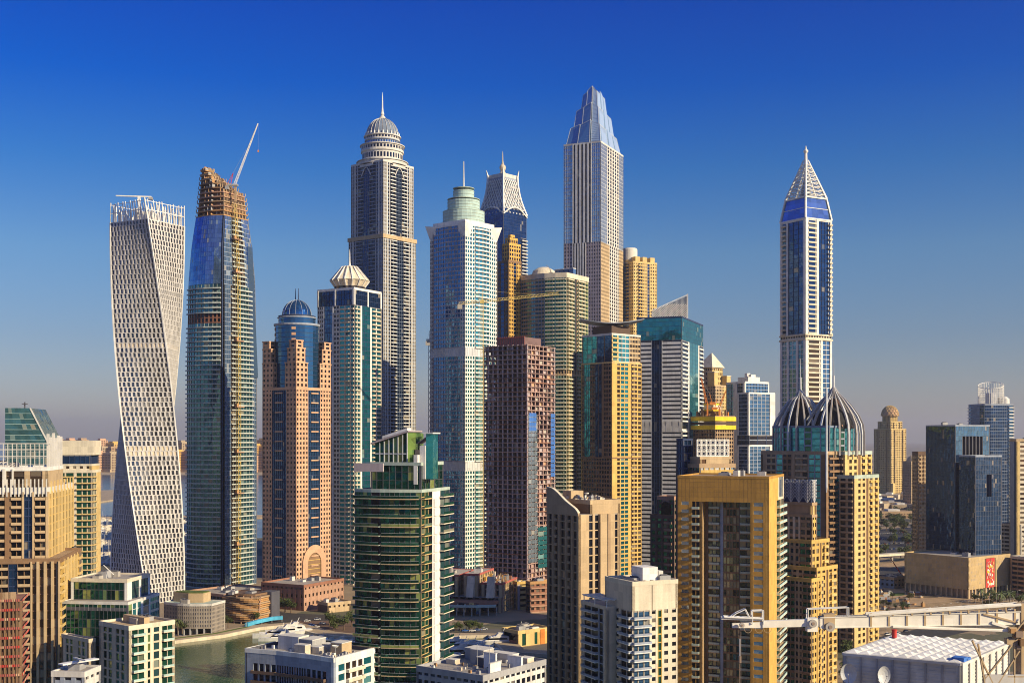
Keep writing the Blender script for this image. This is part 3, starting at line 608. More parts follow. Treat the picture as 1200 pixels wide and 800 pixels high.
def horned():
    D = 1500; b = Bld('horned_roof_tower', 'dark blue tower with sweeping concave white roof, corner horns and lattice panels', D, 561, 590, 617)
    z = b.z; w, d = b.w, b.d; zt = z(243)
    gl = dict(wm='navy', gm='g_deep', cw=3, pw=.05, sh=.06, rec=.1); bc = dict(wm='bluegrey', gm='g_navy', n=2, pw=.05, sh=.2, bo=1.6, bw=1, ph=.9, bm='offwhite')
    boxbody(b, 0, z(275), [(.5, 'C', bc), (.5, 'W', gl)], [(.75, 'W', gl), (.25, 'C', dict(bc, bo=2.6))], 4.2, clutter=0, par=0)
    boxbody(b, z(275), zt, [(1, 'W', gl)], [(1, 'W', gl)], 4.2, clutter=0, par=0)
    z = b.crown(250, 176); n = 10; prof = [(1.0, 248), (.87, 240), (.76, 232), (.68, 224), (.63, 216), (.61, 210), (.60, 205)]
    lt = b.mb('lattice_panel'); ed = b.mb('roof_edge'); rf = b.mb('crown')
    for i in range(4):
        c0, c1 = [(-1, -1), (1, -1), (1, 1), (-1, 1)][i], [(1, -1), (1, 1), (-1, 1), (-1, -1)][i]
        for (ka, ya), (kb, yb) in zip(prof, prof[1:]):
            pt = lambda c, k, y, o=0: (c[0]*(w/2*k+o), c[1]*(d/2*k+o), z(y))
            rf.face([pt(c0, ka, ya, -.8), pt(c1, ka, ya, -.8), pt(c1, kb, yb, -.8), pt(c0, kb, yb, -.8)], 'bluegrey')
            ed.beam(pt(c0, ka, ya, .3), pt(c0, kb, yb, .3), 1.5, 'white')
            q = 7
            for j in range(q):
                A = [lerp(pt(c0, ka, ya)[x], pt(c1, ka, ya)[x], (j+.0)/q) for x in range(3)]; B2 = [lerp(pt(c0, kb, yb)[x], pt(c1, kb, yb)[x], (j+1)/q) for x in range(3)]
                C2 = [lerp(pt(c0, ka, ya)[x], pt(c1, ka, ya)[x], (j+1)/q) for x in range(3)]; E = [lerp(pt(c0, kb, yb)[x], pt(c1, kb, yb)[x], (j+.0)/q) for x in range(3)]
                if yb > 206: lt.beam(A, B2, .55, 'white'); lt.beam(C2, E, .55, 'white')
        a, c = pt(c0, 1, 245, .5), pt(c1, 1, 245, .5); k = 8
        for j in range(k): # scalloped eave
            f = lambda t: [lerp(a[0], c[0], t), lerp(a[1], c[1], t), z(250)+(z(241)-z(250))*sin(pi*t)]
            ed.beam(f(j/k), f((j+1)/k), 1.0, 'white')
        ed.beam(pt(c0, .60, 206, .3), pt(c0, .66, 198.5, .5), 1.6, 'white', 4, .3)
    m = b.mb('lantern'); m.prism([(x*.58*w/2, y*.58*d/2) for x, y in ((-1, -1), (1, -1), (1, 1), (-1, 1))], z(208), z(204), 'offwhite')
    m.lathe([(4.2, z(204)), (4.6, z(202)), (2.5, z(199)), (3.6, z(197.5)), (4.2, z(195)), (3.4, z(193)), (1.2, z(191.5))], 'cream', 16)
    spire(b, z(191.5), z(177), .9, 'cream'); b.done()
    q = Bld('orange_stair_tower', 'slender orange and brown shaft with stepped top in front of the horned tower', 1140, 581, 596, 611, cat='tower')
    ow = dict(wm='orange', gm='g_dark', n=3, pw=.36, sh=.36); bw_ = dict(wm='umber', gm='g_deep', n=3, pw=.4, sh=.5)
    boxbody(q, 0, q.z(306), [(.35, 'W', bw_), (.3, 'W', dict(bw_, n=1, pw=.1, sh=.1)), (.35, 'W', bw_)], [(.35, 'W', ow), (.3, 'W', dict(ow, n=1, pw=.2, sh=.1, gm='g_navy')), (.35, 'W', ow)], 3.9, clutter=0)
    Q = q.rect(0, q.w*.55, q.d*.9, q.w*.22, 0)
    for i, (s_, ya, yb) in enumerate(((1, 306, 286), (.68, 286, 279), (.36, 279, 275))):
        QQ = [(q.w*.22+(x-q.w*.22)*s_, y*s_) for x, y in Q]; boxbody(q, q.z(ya)+.1, q.z(yb), [(1, 'W', dict(ow, cw=3, n=None))], [(1, 'W', dict(ow, cw=3, n=None))], 3.9, poly=QQ, clutter=0, parm='orange')
    q.done()
horned()

def skeleton():
    D = 960; b = Bld('concrete_skeleton_tower', 'unglazed pinkish concrete frame tower under construction with blue panel strips', D, 566, 618, 650.5)
    z = b.z; w, d = b.w, b.d; zt = z(403); fh = 3.75; nf = int(zt/fh)
    for k in range(nf+1):
        zz = k*fh; key = k
        m = b.mb('floor_slab', k); e = random.uniform(0, .5); m.box(-w/2-e, w/2+.3, -d/2-.3, d/2+.3, zz, zz+.5, 'pinkcon')
        for i, (A, B_) in enumerate(((b.rect()[0], b.rect()[1]), (b.rect()[1], b.rect()[2]))):
            L, nv, M = mapper(A, B_)
            if k < nf:
                bx(m, M, .2, L-.2, .32, .40, zz+.1, zz+.75, random.choice(['pinkcon', 'redbrown', 'pinkcon', 'pinkcon', 'pinkdark']))
    co = b.mb('column')
    P = b.rect()
    for i in range(4):
        L, nv, M = mapper(P[i], P[(i+1) % 4]); n = 9 if i % 2 == 0 else 7
        for j in range(n+1): u = lerp(.4, L-.4, j/n); bx(co, M, u-.45, u+.45, -1.2, -.1, 0, zt, 'pinkcon' if i == 1 else 'mauve')  # columns and partitions paler on the sunlit face: light put into their colour
        pt = b.mb('partition')
        for k in range(nf):
            for j in range(n):
                if random.random() < .62:
                    u0, u1 = L*j/n+.6, L*(j+1)/n-.6; r_ = random.uniform(-6, -2); r_ *= (1, .4)[i == 1]; bx(pt, M, u0, u1, r_-.3, r_, k*fh+.51, (k+1)*fh-.02, random.choice(['pinkdark', 'mauve', 'pinkcon', 'concrete'] if i != 1 else ['pinkcon', 'mauve', 'peach', 'concrete', 'pinkcon']))
    b.mb('core').box(-w*.3, w*.3, -d*.3, d*.3, 0, z(393), 'pinkdark')
    m = b.mb('core'); m.box(-w*.27, w*.05, -d*.1, d*.42, zt, z(396), 'pinkcon')
    for j in range(16): m.box(-w*.31+w*.62*j/15-.15, -w*.31+w*.62*j/15+.15, -d*.305, -d*.30, zt, z(392), 'netting')
    m.box(-w*.31, w*.31, -d*.31, -d*.3, z(394), z(393), 'netting')
    L, nv, M = mapper(P[1], P[2])
    for i, (a, c, y0, y1, g) in enumerate(((.02, .34, 485, 660, 'g_pale'), (.82, .98, 485, 560, 'blue'), (.05, .3, 485, 505, 'blue'), (.36, .96, 620, 668, 'g_aqua'))):
        m = b.mb('facade_panel', i); zz = z(y1)
        while zz < z(y0)-1:
            for j in range(3): m.face([M(L*lerp(a, c, j/3)+.1, .46+.02*i, zz+.3), M(L*lerp(a, c, (j+1)/3)-.1, .46+.02*i, zz+.3), M(L*lerp(a, c, (j+1)/3)-.1, .46+.02*i, zz+3.5), M(L*lerp(a, c, j/3)+.1, .46+.02*i, zz+3.5)], g, (j, int(zz)))
            zz += fh
    b.done()
    def tower_crane(name, label, px, D, ybot, ytop, x0, x1, tilt, mt, base=0):
        k = empty(name, label, 'crane', (X(px, D), D, 0)); m = MB(); zb, zj = base, Z(ytop, D); q = zb; 
        while q < zj:
            for u, v in ((-1, -1), (1, -1), (1, 1), (-1, 1)): m.beam((u, v, q), (u, v, q+5), .2, mt)
            m.beam((-1, -1, q), (1, -1, q+5), .16, mt); m.beam((1, -1, q), (-1, -1, q+5), .16, mt); m.beam((1, -1, q), (1, 1, q+5), .16, mt); q += 5
        m.build('mast', k); m = MB(); m.box(-1.6, 1.6, -1.6, 1.6, q, q+2.6, mt); m.build('cab', k)
        m = MB(); m.beam((0, 0, q+2.6), (0, 0, q+10), .5, mt, 4, .15); m.build('tower_head', k)
        for nm, dx in (('jib', X(x1, D)-X(px, D)), ('counter_jib', X(x0, D)-X(px, D))):
            m = MB(); n = max(4, int(abs(dx)/3)); s_ = 1 if dx > 0 else -1
            for i in range(n):
                a, c = dx*i/n, dx*(i+1)/n; za, zc = q+1+a*tilt, q+1+c*tilt
                for v in (-.9, .9): m.beam((a, v, za), (c, v, zc), .18, mt); m.beam((a, v, za), ((a+c)/2, 0, (za+zc)/2+1.8), .12, mt); m.beam(((a+c)/2, 0, (za+zc)/2+1.8), (c, v, zc), .12, mt)
                m.beam((a, 0, za+1.8), (c, 0, zc+1.8), .18, mt)
            m.build(nm, k)
            m = MB(); m.beam((0, 0, q+10), (dx*.7, 0, q+3+dx*.7*tilt), .08, mt); m.build('tie_cable', k)
        m = MB(); dx = X(x0, D)-X(px, D); m.box(dx-.5, dx+3, -1.2, 1.2, q-2.5+dx*tilt, q+.9+dx*tilt, 'concrete'); m.build('counterweight', k)
    tower_crane('tower_crane', 'cream hammerhead tower crane beside the pinkish concrete frame tower', 565, 940, 680, 358, 537, 655, .10, 'craneyellow')
    tower_crane('tower_crane', 'slim dark blue tower crane mast against the edge of the green capped tower', 503.5, 1010, 700, 402, 499.5, 508, 0, 'navy')
skeleton()

def green_cylinder():
    D = 1125; b = Bld('green_banded_tower', 'green glass tower banded with cream balconies, low cream drum and blue boxes on its roof', D, 609, 664, 690, th=30)
    z = b.z; w, d = b.w, b.d; zt = z(323)
    P = b.rect(); arc = [(lerp(P[0][0], P[1][0], t), -d/2-6*sin(pi*t)) for t in (0, .2, .4, .6, .8, 1)]
    gw = dict(wm='bluegrey', gm='g_sea', cw=3.0, pw=.12, sh=.38, sm='beige'); gc = dict(wm='beige', gm='g_green', cw=3, pw=.2, sh=.38, bo=1.3, bw=.8, ph=.9, bm='olive', rm='ivory')
    for (ya, yb) in ((740, 440), (433, 323)):
        za = z(ya) if ya < 700 else 0; zb = z(yb)
        for i, (A, B_) in enumerate(zip(arc, arc[1:])): facade(b, A, B_, za, zb, [(1, 'W' if i < 3 else 'C', gw if i < 3 else dict(gc, wm='palegreen'))], 3.7)
        facade(b, P[1], P[2], za, zb, [(.33, 'C', gc), (.12, 'W', dict(wm='greydark', gm='g_green', n=1, out=-1)), (.4, 'C', dict(gc, rm='ivory')), (.15, 'W', dict(gc, wm='olive'))], 3.7)
        facade(b, P[2], P[3], za, zb, [(1, 'W', gw)], 3.7, low=True); facade(b, P[3], P[0], za, zb, [(1, 'W', gw)], 3.7, low=True)
    full = arc+[P[2], P[3]]
    for i in range(len(full)): facade(b, full[i], full[(i+1) % len(full)], z(440), z(433), [(1, 'W', dict(wm='beige', gm='g_brown', cw=3))], 5.6)
    roofing(b, full, zt, parm='ivory', par=3.2, band=1.5, clutter=0)
    m = b.mb('roof_drum'); m.lathe([(w*.24, zt), (w*.24, z(316)), (w*.2, z(310)), (w*.1, z(306)), (.3, z(305))], 'ivory', 24, -w*.28, d*.1)
    for i in range(4): m = b.mb('tank', i); x = w*.03+i*5.4; m.box(x, x+4.4, -2, 3, zt, z(311.5), 'g_steelblue'); m.box(x-.2, x+4.6, -2.2, 3.2, z(311.4), z(310.5), 'white')
    m = b.mb('roof_crane'); m.beam((-2, 0, zt), (-4, 0, z(310)), .4, 'grey'); m.beam((-4, 0, z(310)), (-9, 0, z(304)), .3, 'grey'); b.done()
green_cylinder()

def crystal():
    D = 1270; b = Bld('crystal_top_tower', 'very tall tower of pale vertical fins ending in folded silver blue crystal blades', D, 660.5, 704, 730.5, th=20)
    z = b.z; w, d = b.w, b.d; zt = z(166); zm = z(283)
    gl = dict(wm='silver', gm='g_silver', cw=2.2, pw=.1, sh=.2, rec=.1, sm='bluegrey'); fin = dict(wm='white', gm='g_dark', n=5, pw=.5, sh=.1, rec=.9, sm='greydark', sout=-.6, pout=.3)
    wg = dict(wm='offwhite', gm='g_dark', n=5, pw=.42, sh=.24, rec=.4); bg_ = dict(wm='mauve', gm='g_dark', cw=3, pw=.5, sh=.5)
    boxbody(b, 0, zm, [(.24, 'W', bg_), (.36, 'W', dict(fin, sh=.1)), (.40, 'W', bg_)], [(.38, 'W', dict(bg_, wm='beige')), (.42, 'W', wg), (.2, 'W', dict(bg_, wm='beige'))], 3.9, clutter=0, par=0)
    boxbody(b, zm, zt, [(.24, 'W', gl), (.52, 'W', fin), (.24, 'W', gl)], [(.28, 'W', gl), (.52, 'W', wg), (.2, 'W', gl)], 3.9, clutter=0, parm='offwhite', par=1)
    cr = b
    z = b.crown(166, 104)
    def blade(x0, x1, y0, y1, yb, tops, shr, g, name, key):
        """glass shard: base rectangle, top corners at individual heights and drawn inward"""
        m = b.mb(name, key); cx, cy = (x0+x1)/2*shr[0], (y0+y1)/2*shr[1]; C = [(x0, y0), (x1, y0), (x1, y1), (x0, y1)]
        bt = [(x, y, z(yb)) for x, y in C]; tp = [(cx+(x-(x0+x1)/2)*shr[2], cy+(y-(y0+y1)/2)*shr[2], z(t)) for (x, y), t in zip(C, tops)]
        m.hexa(bt+tp, g)
        for i in range(4):
            m.beam(bt[i], tp[i], .3, 'silver'); m.beam(tp[i], tp[(i+1) % 4], .3, 'silver')
            for k in range(1, 9):
                t = k/9; p = [lerp(bt[i][x], tp[i][x], t) for x in range(3)]; q = [lerp(bt[(i+1) % 4][x], tp[(i+1) % 4][x], t) for x in range(3)]; m.beam(p, q, .13, 'bluegrey')
    a, c = w*.46, d*.46
    G1, G2 = 'g_crystal', 'g_crystalpale'
    n = 0
    for bh, th_, tops in ((1.0, .86, (148, 143, 147, 150)), (.84, .64, (130, 124, 128, 132)), (.66, .40, (113, 106, 109, 114))):
        sh_ = th_/bh
        for x0, x1, tp, g, o in ((-bh, -bh*.34, (tops[0], tops[0]-3, tops[3], tops[3]), G1, 1.0), (-bh*.30, bh*.40, (tops[1]+3, tops[1]-1, tops[2]+2, tops[2]+2), G1, 1.05), (bh*.44, bh, (tops[1], tops[1]+4, tops[2]+3, tops[2]), G2, .98)):
            cx = (x0+x1)/2; blade(a*x0, a*x1, -c*bh*o, c*bh*.97, 166, tp, (sh_, sh_, sh_*.96), g, 'crystal_blade', n); n += 1
    m = b.mb('crystal_fin')                              # blades standing proud of the sunlit face
    for bh, th_, yt in ((1.0, .86, 147), (.84, .64, 127), (.66, .40, 108)):
        for v0, v1 in ((-.9, -.35), (-.2, .25), (.4, .9)):
            x0, x1, q0, q1 = a*bh, a*th_, z(166), z(yt+abs(v0+v1)*3)
            m.hexa([(x0+.1, c*bh*v0, q0), (x0+1.2, c*bh*v0, q0), (x0+1.2, c*bh*v1, q0), (x0+.1, c*bh*v1, q0), (x1-.4, c*th_*v0, q1), (x1+.7, c*th_*v0, q1), (x1+.7, c*th_*v1, q1-3), (x1-.4, c*th_*v1, q1-3)], 'g_crystalpale')
    m = b.mb('mast'); m.beam((-3, 0, z(112)), (-5, 0, z(103)), .4, 'silver'); m.beam((0, 0, z(107)), (0, 0, z(103)), .3, 'silver'); b.done()
crystal()

def gold_far():
    D = 1330; b = Bld('gold_tower', 'pale gold apartment tower with round roof tank behind the crystal topped tower', D, 726, 742, 770, th=55)
    z = b.z; g = dict(wm='goldpale', gm='g_brown', cw=3.4, pw=.5, sh=.5); gb = dict(wm='gold', gm='g_dark', n=2, pw=.2, sh=.3, bo=1.6, bw=1, ph=1, bm='goldpale')
    boxbody(b, 0, z(307), [(.3, 'W', g), (.4, 'C', gb), (.3, 'W', g)], [(.2, 'W', g), (.2, 'C', gb), (.18, 'W', g), (.12, 'W', dict(g, n=1, gm='g_deep', pw=.2, sh=.1)), (.3, 'W', g)], 3.8, parm='goldpale')
    for i, x in enumerate((-.3, 0, .32)): m = b.mb('turret', i); m.box(b.w*.1, b.w*.48, x*b.d-3, x*b.d+3, z(307), z(300), 'goldpale')
    m = b.mb('tank'); m.lathe([(8.6, z(307)), (8.6, z(290)), (7.6, z(288.5)), (.2, z(288))], 'offwhite', 24, -b.w*.1, -b.d*.3)
    m.lathe([(9, z(306)), (9, z(303))], 'goldpale', 24, -b.w*.1, -b.d*.3); b.done()
gold_far()

def canopy():
    D = 1000; b = Bld('canopy_roof_tower', 'gold and teal tower under a thin wing shaped roof canopy', D, 681, 717, 752)
    z = b.z; w, d = b.w, b.d; zt = z(391)
    bw_ = dict(wm='umber', gm='g_dark', n=1, pw=.3, sh=.35); tl = dict(wm='umber', gm='g_teal', n=3, pw=.08, sh=.06, rec=.2, sm='navy'); nv_ = dict(tl, gm='g_deep', n=2)
    f = [(.10, 'W', bw_), (.20, 'W', tl), (.16, 'C', dict(bw_, n=2, bo=1, bw=.8, ph=.9)), (.22, 'W', nv_), (.06, 'S', dict(wm='umber')), (.14, 'W', dict(bw_, n=2)), (.12, 'W', bw_)]
    gd = dict(wm='gold', gm='g_teal', n=1, pw=.35, sh=.3); r = [(.15, 'S', dict(wm='gold')), (.14, 'W', dict(gd, gm='g_brown')), (.26, 'W', dict(gd, n=2, pw=.16)), (.08, 'S', dict(wm='gold')), (.22, 'C', dict(wm='tan', gm='g_brown', n=2, pw=.3, sh=.35, bo=.8, bw=.9, ph=1.1, bm='gold')), (.15, 'W', dict(gd, gm='g_brown', n=1))]  # gold here, umber on the shaded front: light and shade painted into walls
    boxbody(b, 0, z(536), [(.5, 'W', dict(bw_, n=6)), (.5, 'W', dict(bw_, n=6))], r, 3.75, clutter=0, par=.2)
    boxbody(b, z(536)+.02, z(424), f, r, 3.75, clutter=0, par=.3, parm='goldpale')
    rt = [(.22, 'C', dict(gd, wm='goldpale', bo=.8)), (.38, 'W', dict(wm='offwhite', gm='g_aqua', n=3, pw=.1, sh=.25)), (.4, 'W', dict(wm='beige', gm='g_brown', n=4, pw=.2, sh=.4))]
    boxbody(b, z(424)+.02, zt, [(.5, 'W', tl), (.5, 'W', nv_)], rt, 3.75, poly=b.rect(.6), clutter=0, parm='offwhite', par=.8)
    b.mb('penthouse').prism(b.rect(0, w*.62, d*.62), zt, z(380), 'darkbrown')
    m = b.mb('canopy'); n = 12; c, s = cos(-b.rz), sin(-b.rz)
    half = X(756, D)-X(718, D)
    def pt(x, y, zz): return (x*c-y*s, x*s+y*c, zz)
    for i in range(n):
        t0, t1 = -1+2*i/n, -1+2*(i+1)/n; hz = lambda t: z(381.5)+1.5+4.0*abs(t)**1.6-.0*t; hw = lambda t: 17*(1-.35*t*t)
        a, e_ = t0*half, t1*half
        m.hexa([pt(a, -hw(t0), hz(t0)+1.2), pt(e_, -hw(t1), hz(t1)+1.2), pt(e_, hw(t1), hz(t1)+1.2), pt(a, hw(t0), hz(t0)+1.2), pt(a, -hw(t0), hz(t0)+1.9), pt(e_, -hw(t1), hz(t1)+1.9), pt(e_, hw(t1)*.8, hz(t1)+3), pt(a, hw(t0)*.8, hz(t0)+3)], 'bluegrey')
    b.done()
canopy()

def teal_stripe():
    D = 1085; b = Bld('striped_tower', 'white striped tower with teal glass corners and a slanted lattice screen on its roof', D, 746, 799, 824, th=13)
    z = b.z; w, d = b.w, b.d; zt = z(371); zm = z(398)
    st = dict(wm='white', gm='g_navy', n=1, pw=.04, sh=.62, sm='white', rec=.5); nv_ = dict(wm='navy', gm='g_deep', n=4, pw=.05, sh=.05, rec=.3, sm='navy'); bl = dict(wm='white', gm='g_navy', n=1, pw=.1, sh=.3, bo=.9, bw=1, ph=1, bm='white'); tq = dict(wm='g_teal', gm='g_aqua', n=3, pw=.05, sh=.1, rec=.1)
    f = [(.34, 'W', st), (.22, 'W', nv_), (.44, 'W', st)]; r = [(.30, 'C', bl), (.04, 'S', dict(wm='white')), (.42, 'W', tq), (.04, 'S', dict(wm='white')), (.2, 'C', bl)]
    boxbody(b, 0, z(506), f, r, 3.9, par=0, clutter=0)
    me = dict(wm='offwhite', gm='grey', n=3, pw=.8, sh=.6)
    boxbody(b, z(506), z(494), [(.34, 'W', me), (.22, 'W', nv_), (.44, 'W', me)], r, 8, par=0, clutter=0)
    boxbody(b, z(494), zm, f, r, 3.9, par=0, clutter=0)
    tl = dict(wm='g_teal', gm='g_teal', cw=3, pw=.04, sh=.06, rec=.08, sm='navy')
    boxbody(b, zm, zt, [(1, 'W', tl)], [(1, 'W', tl)], 3.9, parm='navy', clutter=2, par=.6)
    m = b.mb('lattice_screen'); c, s = cos(-b.rz), sin(-b.rz)
    xa, xb, yy = X(760.5, D)-X(785, D), X(803.5, D)-X(785, D), -d*.1
    def pt(x, y, zz): return (x*c-y*s, x*s+y*c, zz)
    for y in (yy,):
        m.beam(pt(xa, y, zt), pt(xa, y, z(359)), .5, 'silver'); m.beam(pt(xa, y, z(358)), pt(xb, y, z(339)), .6, 'silver'); m.beam(pt(xb, y, zt), pt(xb, y, z(338)), .7, 'white')
        for i in range(30):
            t = i/29; top = lerp(z(358), z(339), t); m.beam(pt(lerp(xa, xb, t), y, zt), pt(lerp(xa, xb, t), y, top), .22, 'silver')
        for i in range(26):
            zz = zt+i*1.1*1.35
            def xx(q): return xa if q <= z(358) else lerp(xa, xb, (q-z(358))/(z(339)-z(358)))
            x0 = xx(zz)
            if zz < z(340): pass
        for i in range(22):                              # diagonal louvres
            x0 = lerp(xa-14, xb, i/22); hh = 16.0; pa, pb = x0, x0+hh*1.0; ta, tb = 0, hh
            top = lambda x: lerp(z(358), z(339), max(0, min(1, (x-xa)/(xb-xa))))
            if pa < xa: ta = (xa-pa); pa = xa
            while tb > ta+.5 and (zt+tb > top(min(pb, xb)) or pb > xb): tb -= .5; pb -= .5
            if tb > ta+1: m.beam(pt(pa, y-.3, zt+ta), pt(pb, y-.3, zt+tb), .34, 'white')
        for i in range(9):
            q = zt+i*(z(339)-zt)/9; h2 = (z(339)-zt)/9; m.beam(pt(xb, y, q), pt(xb+.1, y+8, q+h2), .3, 'white'); m.beam(pt(xb, y+8, q), pt(xb+.1, y, q+h2), .3, 'white')
        m.beam(pt(xb, y+8, zt), pt(xb, y+8, z(339)), .6, 'white')
    m.hexa([pt(xa+.3, yy+.4, zt), pt(xb-.3, yy+.4, zt), pt(xb-.3, yy+2, zt), pt(xa+.3, yy+2, zt), pt(xa+.3, yy+.4, z(359)), pt(xb-.3, yy+.4, z(340.5)), pt(xb-.3, yy+2, z(340.5)), pt(xa+.3, yy+2, z(359))], 'slate')
    b.done()
teal_stripe()

def pyramid_cream():
    D = 1380; b = Bld('pyramid_roof_tower', 'cream tower with pale pyramid roof half hidden behind the striped tower', D, 812, 838, 856)
    z = b.z; g = dict(wm='beige', gm='g_dark', cw=3.4, pw=.4, sh=.4); 
    boxbody(b, 0, z(452), [(1, 'W', g)], [(.5, 'W', g), (.5, 'W', dict(g, wm='goldpale', pw=.6))], 3.8, parm='beige')
    Q = b.rect(0, b.w*.62, b.d*.7, -b.w*.05, 0); boxbody(b, z(452), z(430), [(1, 'W', g)], [(1, 'W', dict(g, wm='goldpale'))], 5, poly=Q, par=.5, clutter=0)
    m = b.mb('roof_pyramid'); m.prism(inset(Q, -2), z(430)+.3, z(412), 'ivory', [(p[0]*.05, p[1]*.05) for p in Q])
    for i, (x, y) in enumerate(((.36, -.4), (.36, .4))): m = b.mb('turret', i); m.box(x*b.w-5, x*b.w+4, y*b.d-4, y*b.d+4, z(452), z(436+4*i), 'goldpale'); m.box(x*b.w-5.5, x*b.w+4.5, y*b.d-4.5, y*b.d+4.5, z(436+4*i), z(435+4*i), 'ivory')
    b.done()
    D = 1090; q = Bld('yellow_formwork_tower', 'dark concrete tower under construction ringed by bright yellow climbing formwork', D, 812, 838, 860)
    z = q.z; g = dict(wm='umber', gm='g_brown', cw=3.2, pw=.25, sh=.3, rec=.8)
    boxbody(q, 0, z(503), [(1, 'W', g)], [(1, 'W', dict(g, wm='tan'))], 3.6, par=0, clutter=0)
    for i, (ya, yb, mt) in enumerate(((503, 498, 'yellow'), (497, 494, 'darkbrown'), (493, 488, 'yellow'))): q.mb('formwork', i).prism(inset(q.rect(), -1.6), z(ya), z(yb), mt)
    m = q.mb('deck'); m.prism(inset(q.rect(), -.8), z(488)+.05, z(487), 'tan')
    for i in range(26): x, y = random.uniform(-.5, .5)*q.w, random.uniform(-.5, .5)*q.d; m.box(x-.8, x+.8, y-.8, y+.8, z(487), z(487)+random.uniform(2, 7), random.choice(['umber', 'timber', 'brown', 'craneorange']))
    m = q.mb('deck_cabin'); m.box(-6, 5, -6, 4, z(481), z(472), 'yellow'); m.box(-5.5, 5.2, -6.1, 4.1, z(479), z(474), 'ivory'); m.box(-5, 4, -4, 3, z(487), z(481), 'umber')
    q.done()
    for i, (x0, x1, y0, y1) in enumerate(((829, 822, 472, 442), (843, 851, 478, 458))):
        k = empty('luffing_crane', ('orange luffing crane leaning left above the yellow formwork', 'smaller orange luffing crane leaning right above the yellow formwork')[i], 'crane', (X(x0, 1090+6), 1096, z(487)), 0, 'orange cranes above the yellow formwork')
        m = MB(); m.beam((0, 0, 0), (0, 0, z(y0)-z(487)), 1.0, 'craneorange'); m.build('mast', k)
        m = MB(); dx, dz, q0 = X(x1, D)-X(x0, D), z(y1)-z(y0), z(y0)-z(487)
        for v in (-.8, .8): m.beam((0, v, q0), (dx, v*.3, q0+dz), .3, 'craneorange'); m.beam((-1.5, v, q0), (dx-.6, v*.3, q0+dz), .3, 'craneorange')
        for j in range(9): m.beam((dx*j/9, -.6, q0+dz*j/9), (dx*(j+1)/9-1.1, .6, q0+dz*(j+1)/9), .2, 'craneorange')
        m.build('boom', k); m = MB(); s_ = -1 if dx > 0 else 1; m.box(min(s_*2, s_*7), max(s_*2, s_*7), -1.4, 1.4, q0-1.5, q0+1, 'craneorange'); m.build('counterweight', k)
        m = MB(); m.beam((s_*4, 0, q0+1), (s_*2, 0, q0+9), .35, 'craneorange'); m.beam((s_*2, 0, q0+9), (dx*.9, 0, q0+dz*.9), .1, 'grey'); m.build('frame', k)
pyramid_cream()

def grey_blue():
    D = 1230; b = Bld('blue_grey_tower', 'blue and white office tower with a lower windowed wing and white roof boxes', D, 851, 873, 901, th=48)
    z = b.z; w, d = b.w, b.d; dk = dict(wm='navy', gm='g_deep', n=3, pw=.06, sh=.2, sm='bluegrey'); 
    boxbody(b, 0, z(448), [(.4, 'W', dict(dk, gm='g_blue')), (.2, 'S', dict(wm='white', out=.4)), (.3, 'W', dict(dk, gm='g_navy')), (.1, 'S', dict(wm='white', out=.4))], [(1, 'W', dict(dk, gm='g_blue', n=8))], 3.8, parm='white', clutter=0)
    m = b.mb('roof_plant'); m.box(-6, 10, -8, 8, z(448), z(441), 'white'); m.box(-9, -4, -4, 4, z(448), z(444), 'offwhite'); m.box(-2, 2, -2, 2, z(441), z(436), 'white'); m.box(5, 9, -3, 3, z(441), z(438), 'white')
    c, s = cos(b.rz), sin(b.rz); 
    A = (w/2, -d/2); L1 = w*.42; L2 = d*1.0
    Q = [(A[0]-1, A[1]-9), (A[0]+16, A[1]-9), (A[0]+16, A[1]+L2*.8), (A[0]-1, A[1]+L2*.8)]
    wg = dict(wm='bluegrey', gm='g_blue', n=5, pw=.14, sh=.26, sm='slate')
    for ya, yb in ((720, 522), (510, 461)): boxbody(b, z(ya) if ya < 700 else 0, z(yb), [(.12, 'S', dict(wm='white', out=.4)), (.76, 'W', dict(dk, gm='g_navy')), (.12, 'S', dict(wm='white', out=.4))], [(.8, 'W', wg), (.2, 'S', dict(wm='white', out=.4))], 3.8, poly=Q, parm='white', clutter=0, par=.8)
    boxbody(b, z(522), z(510), [(1, 'W', dict(dk, gm='g_dark'))], [(1, 'W', dict(dk, gm='g_dark'))], 6, poly=Q, par=0, clutter=0); b.done()
grey_blue()

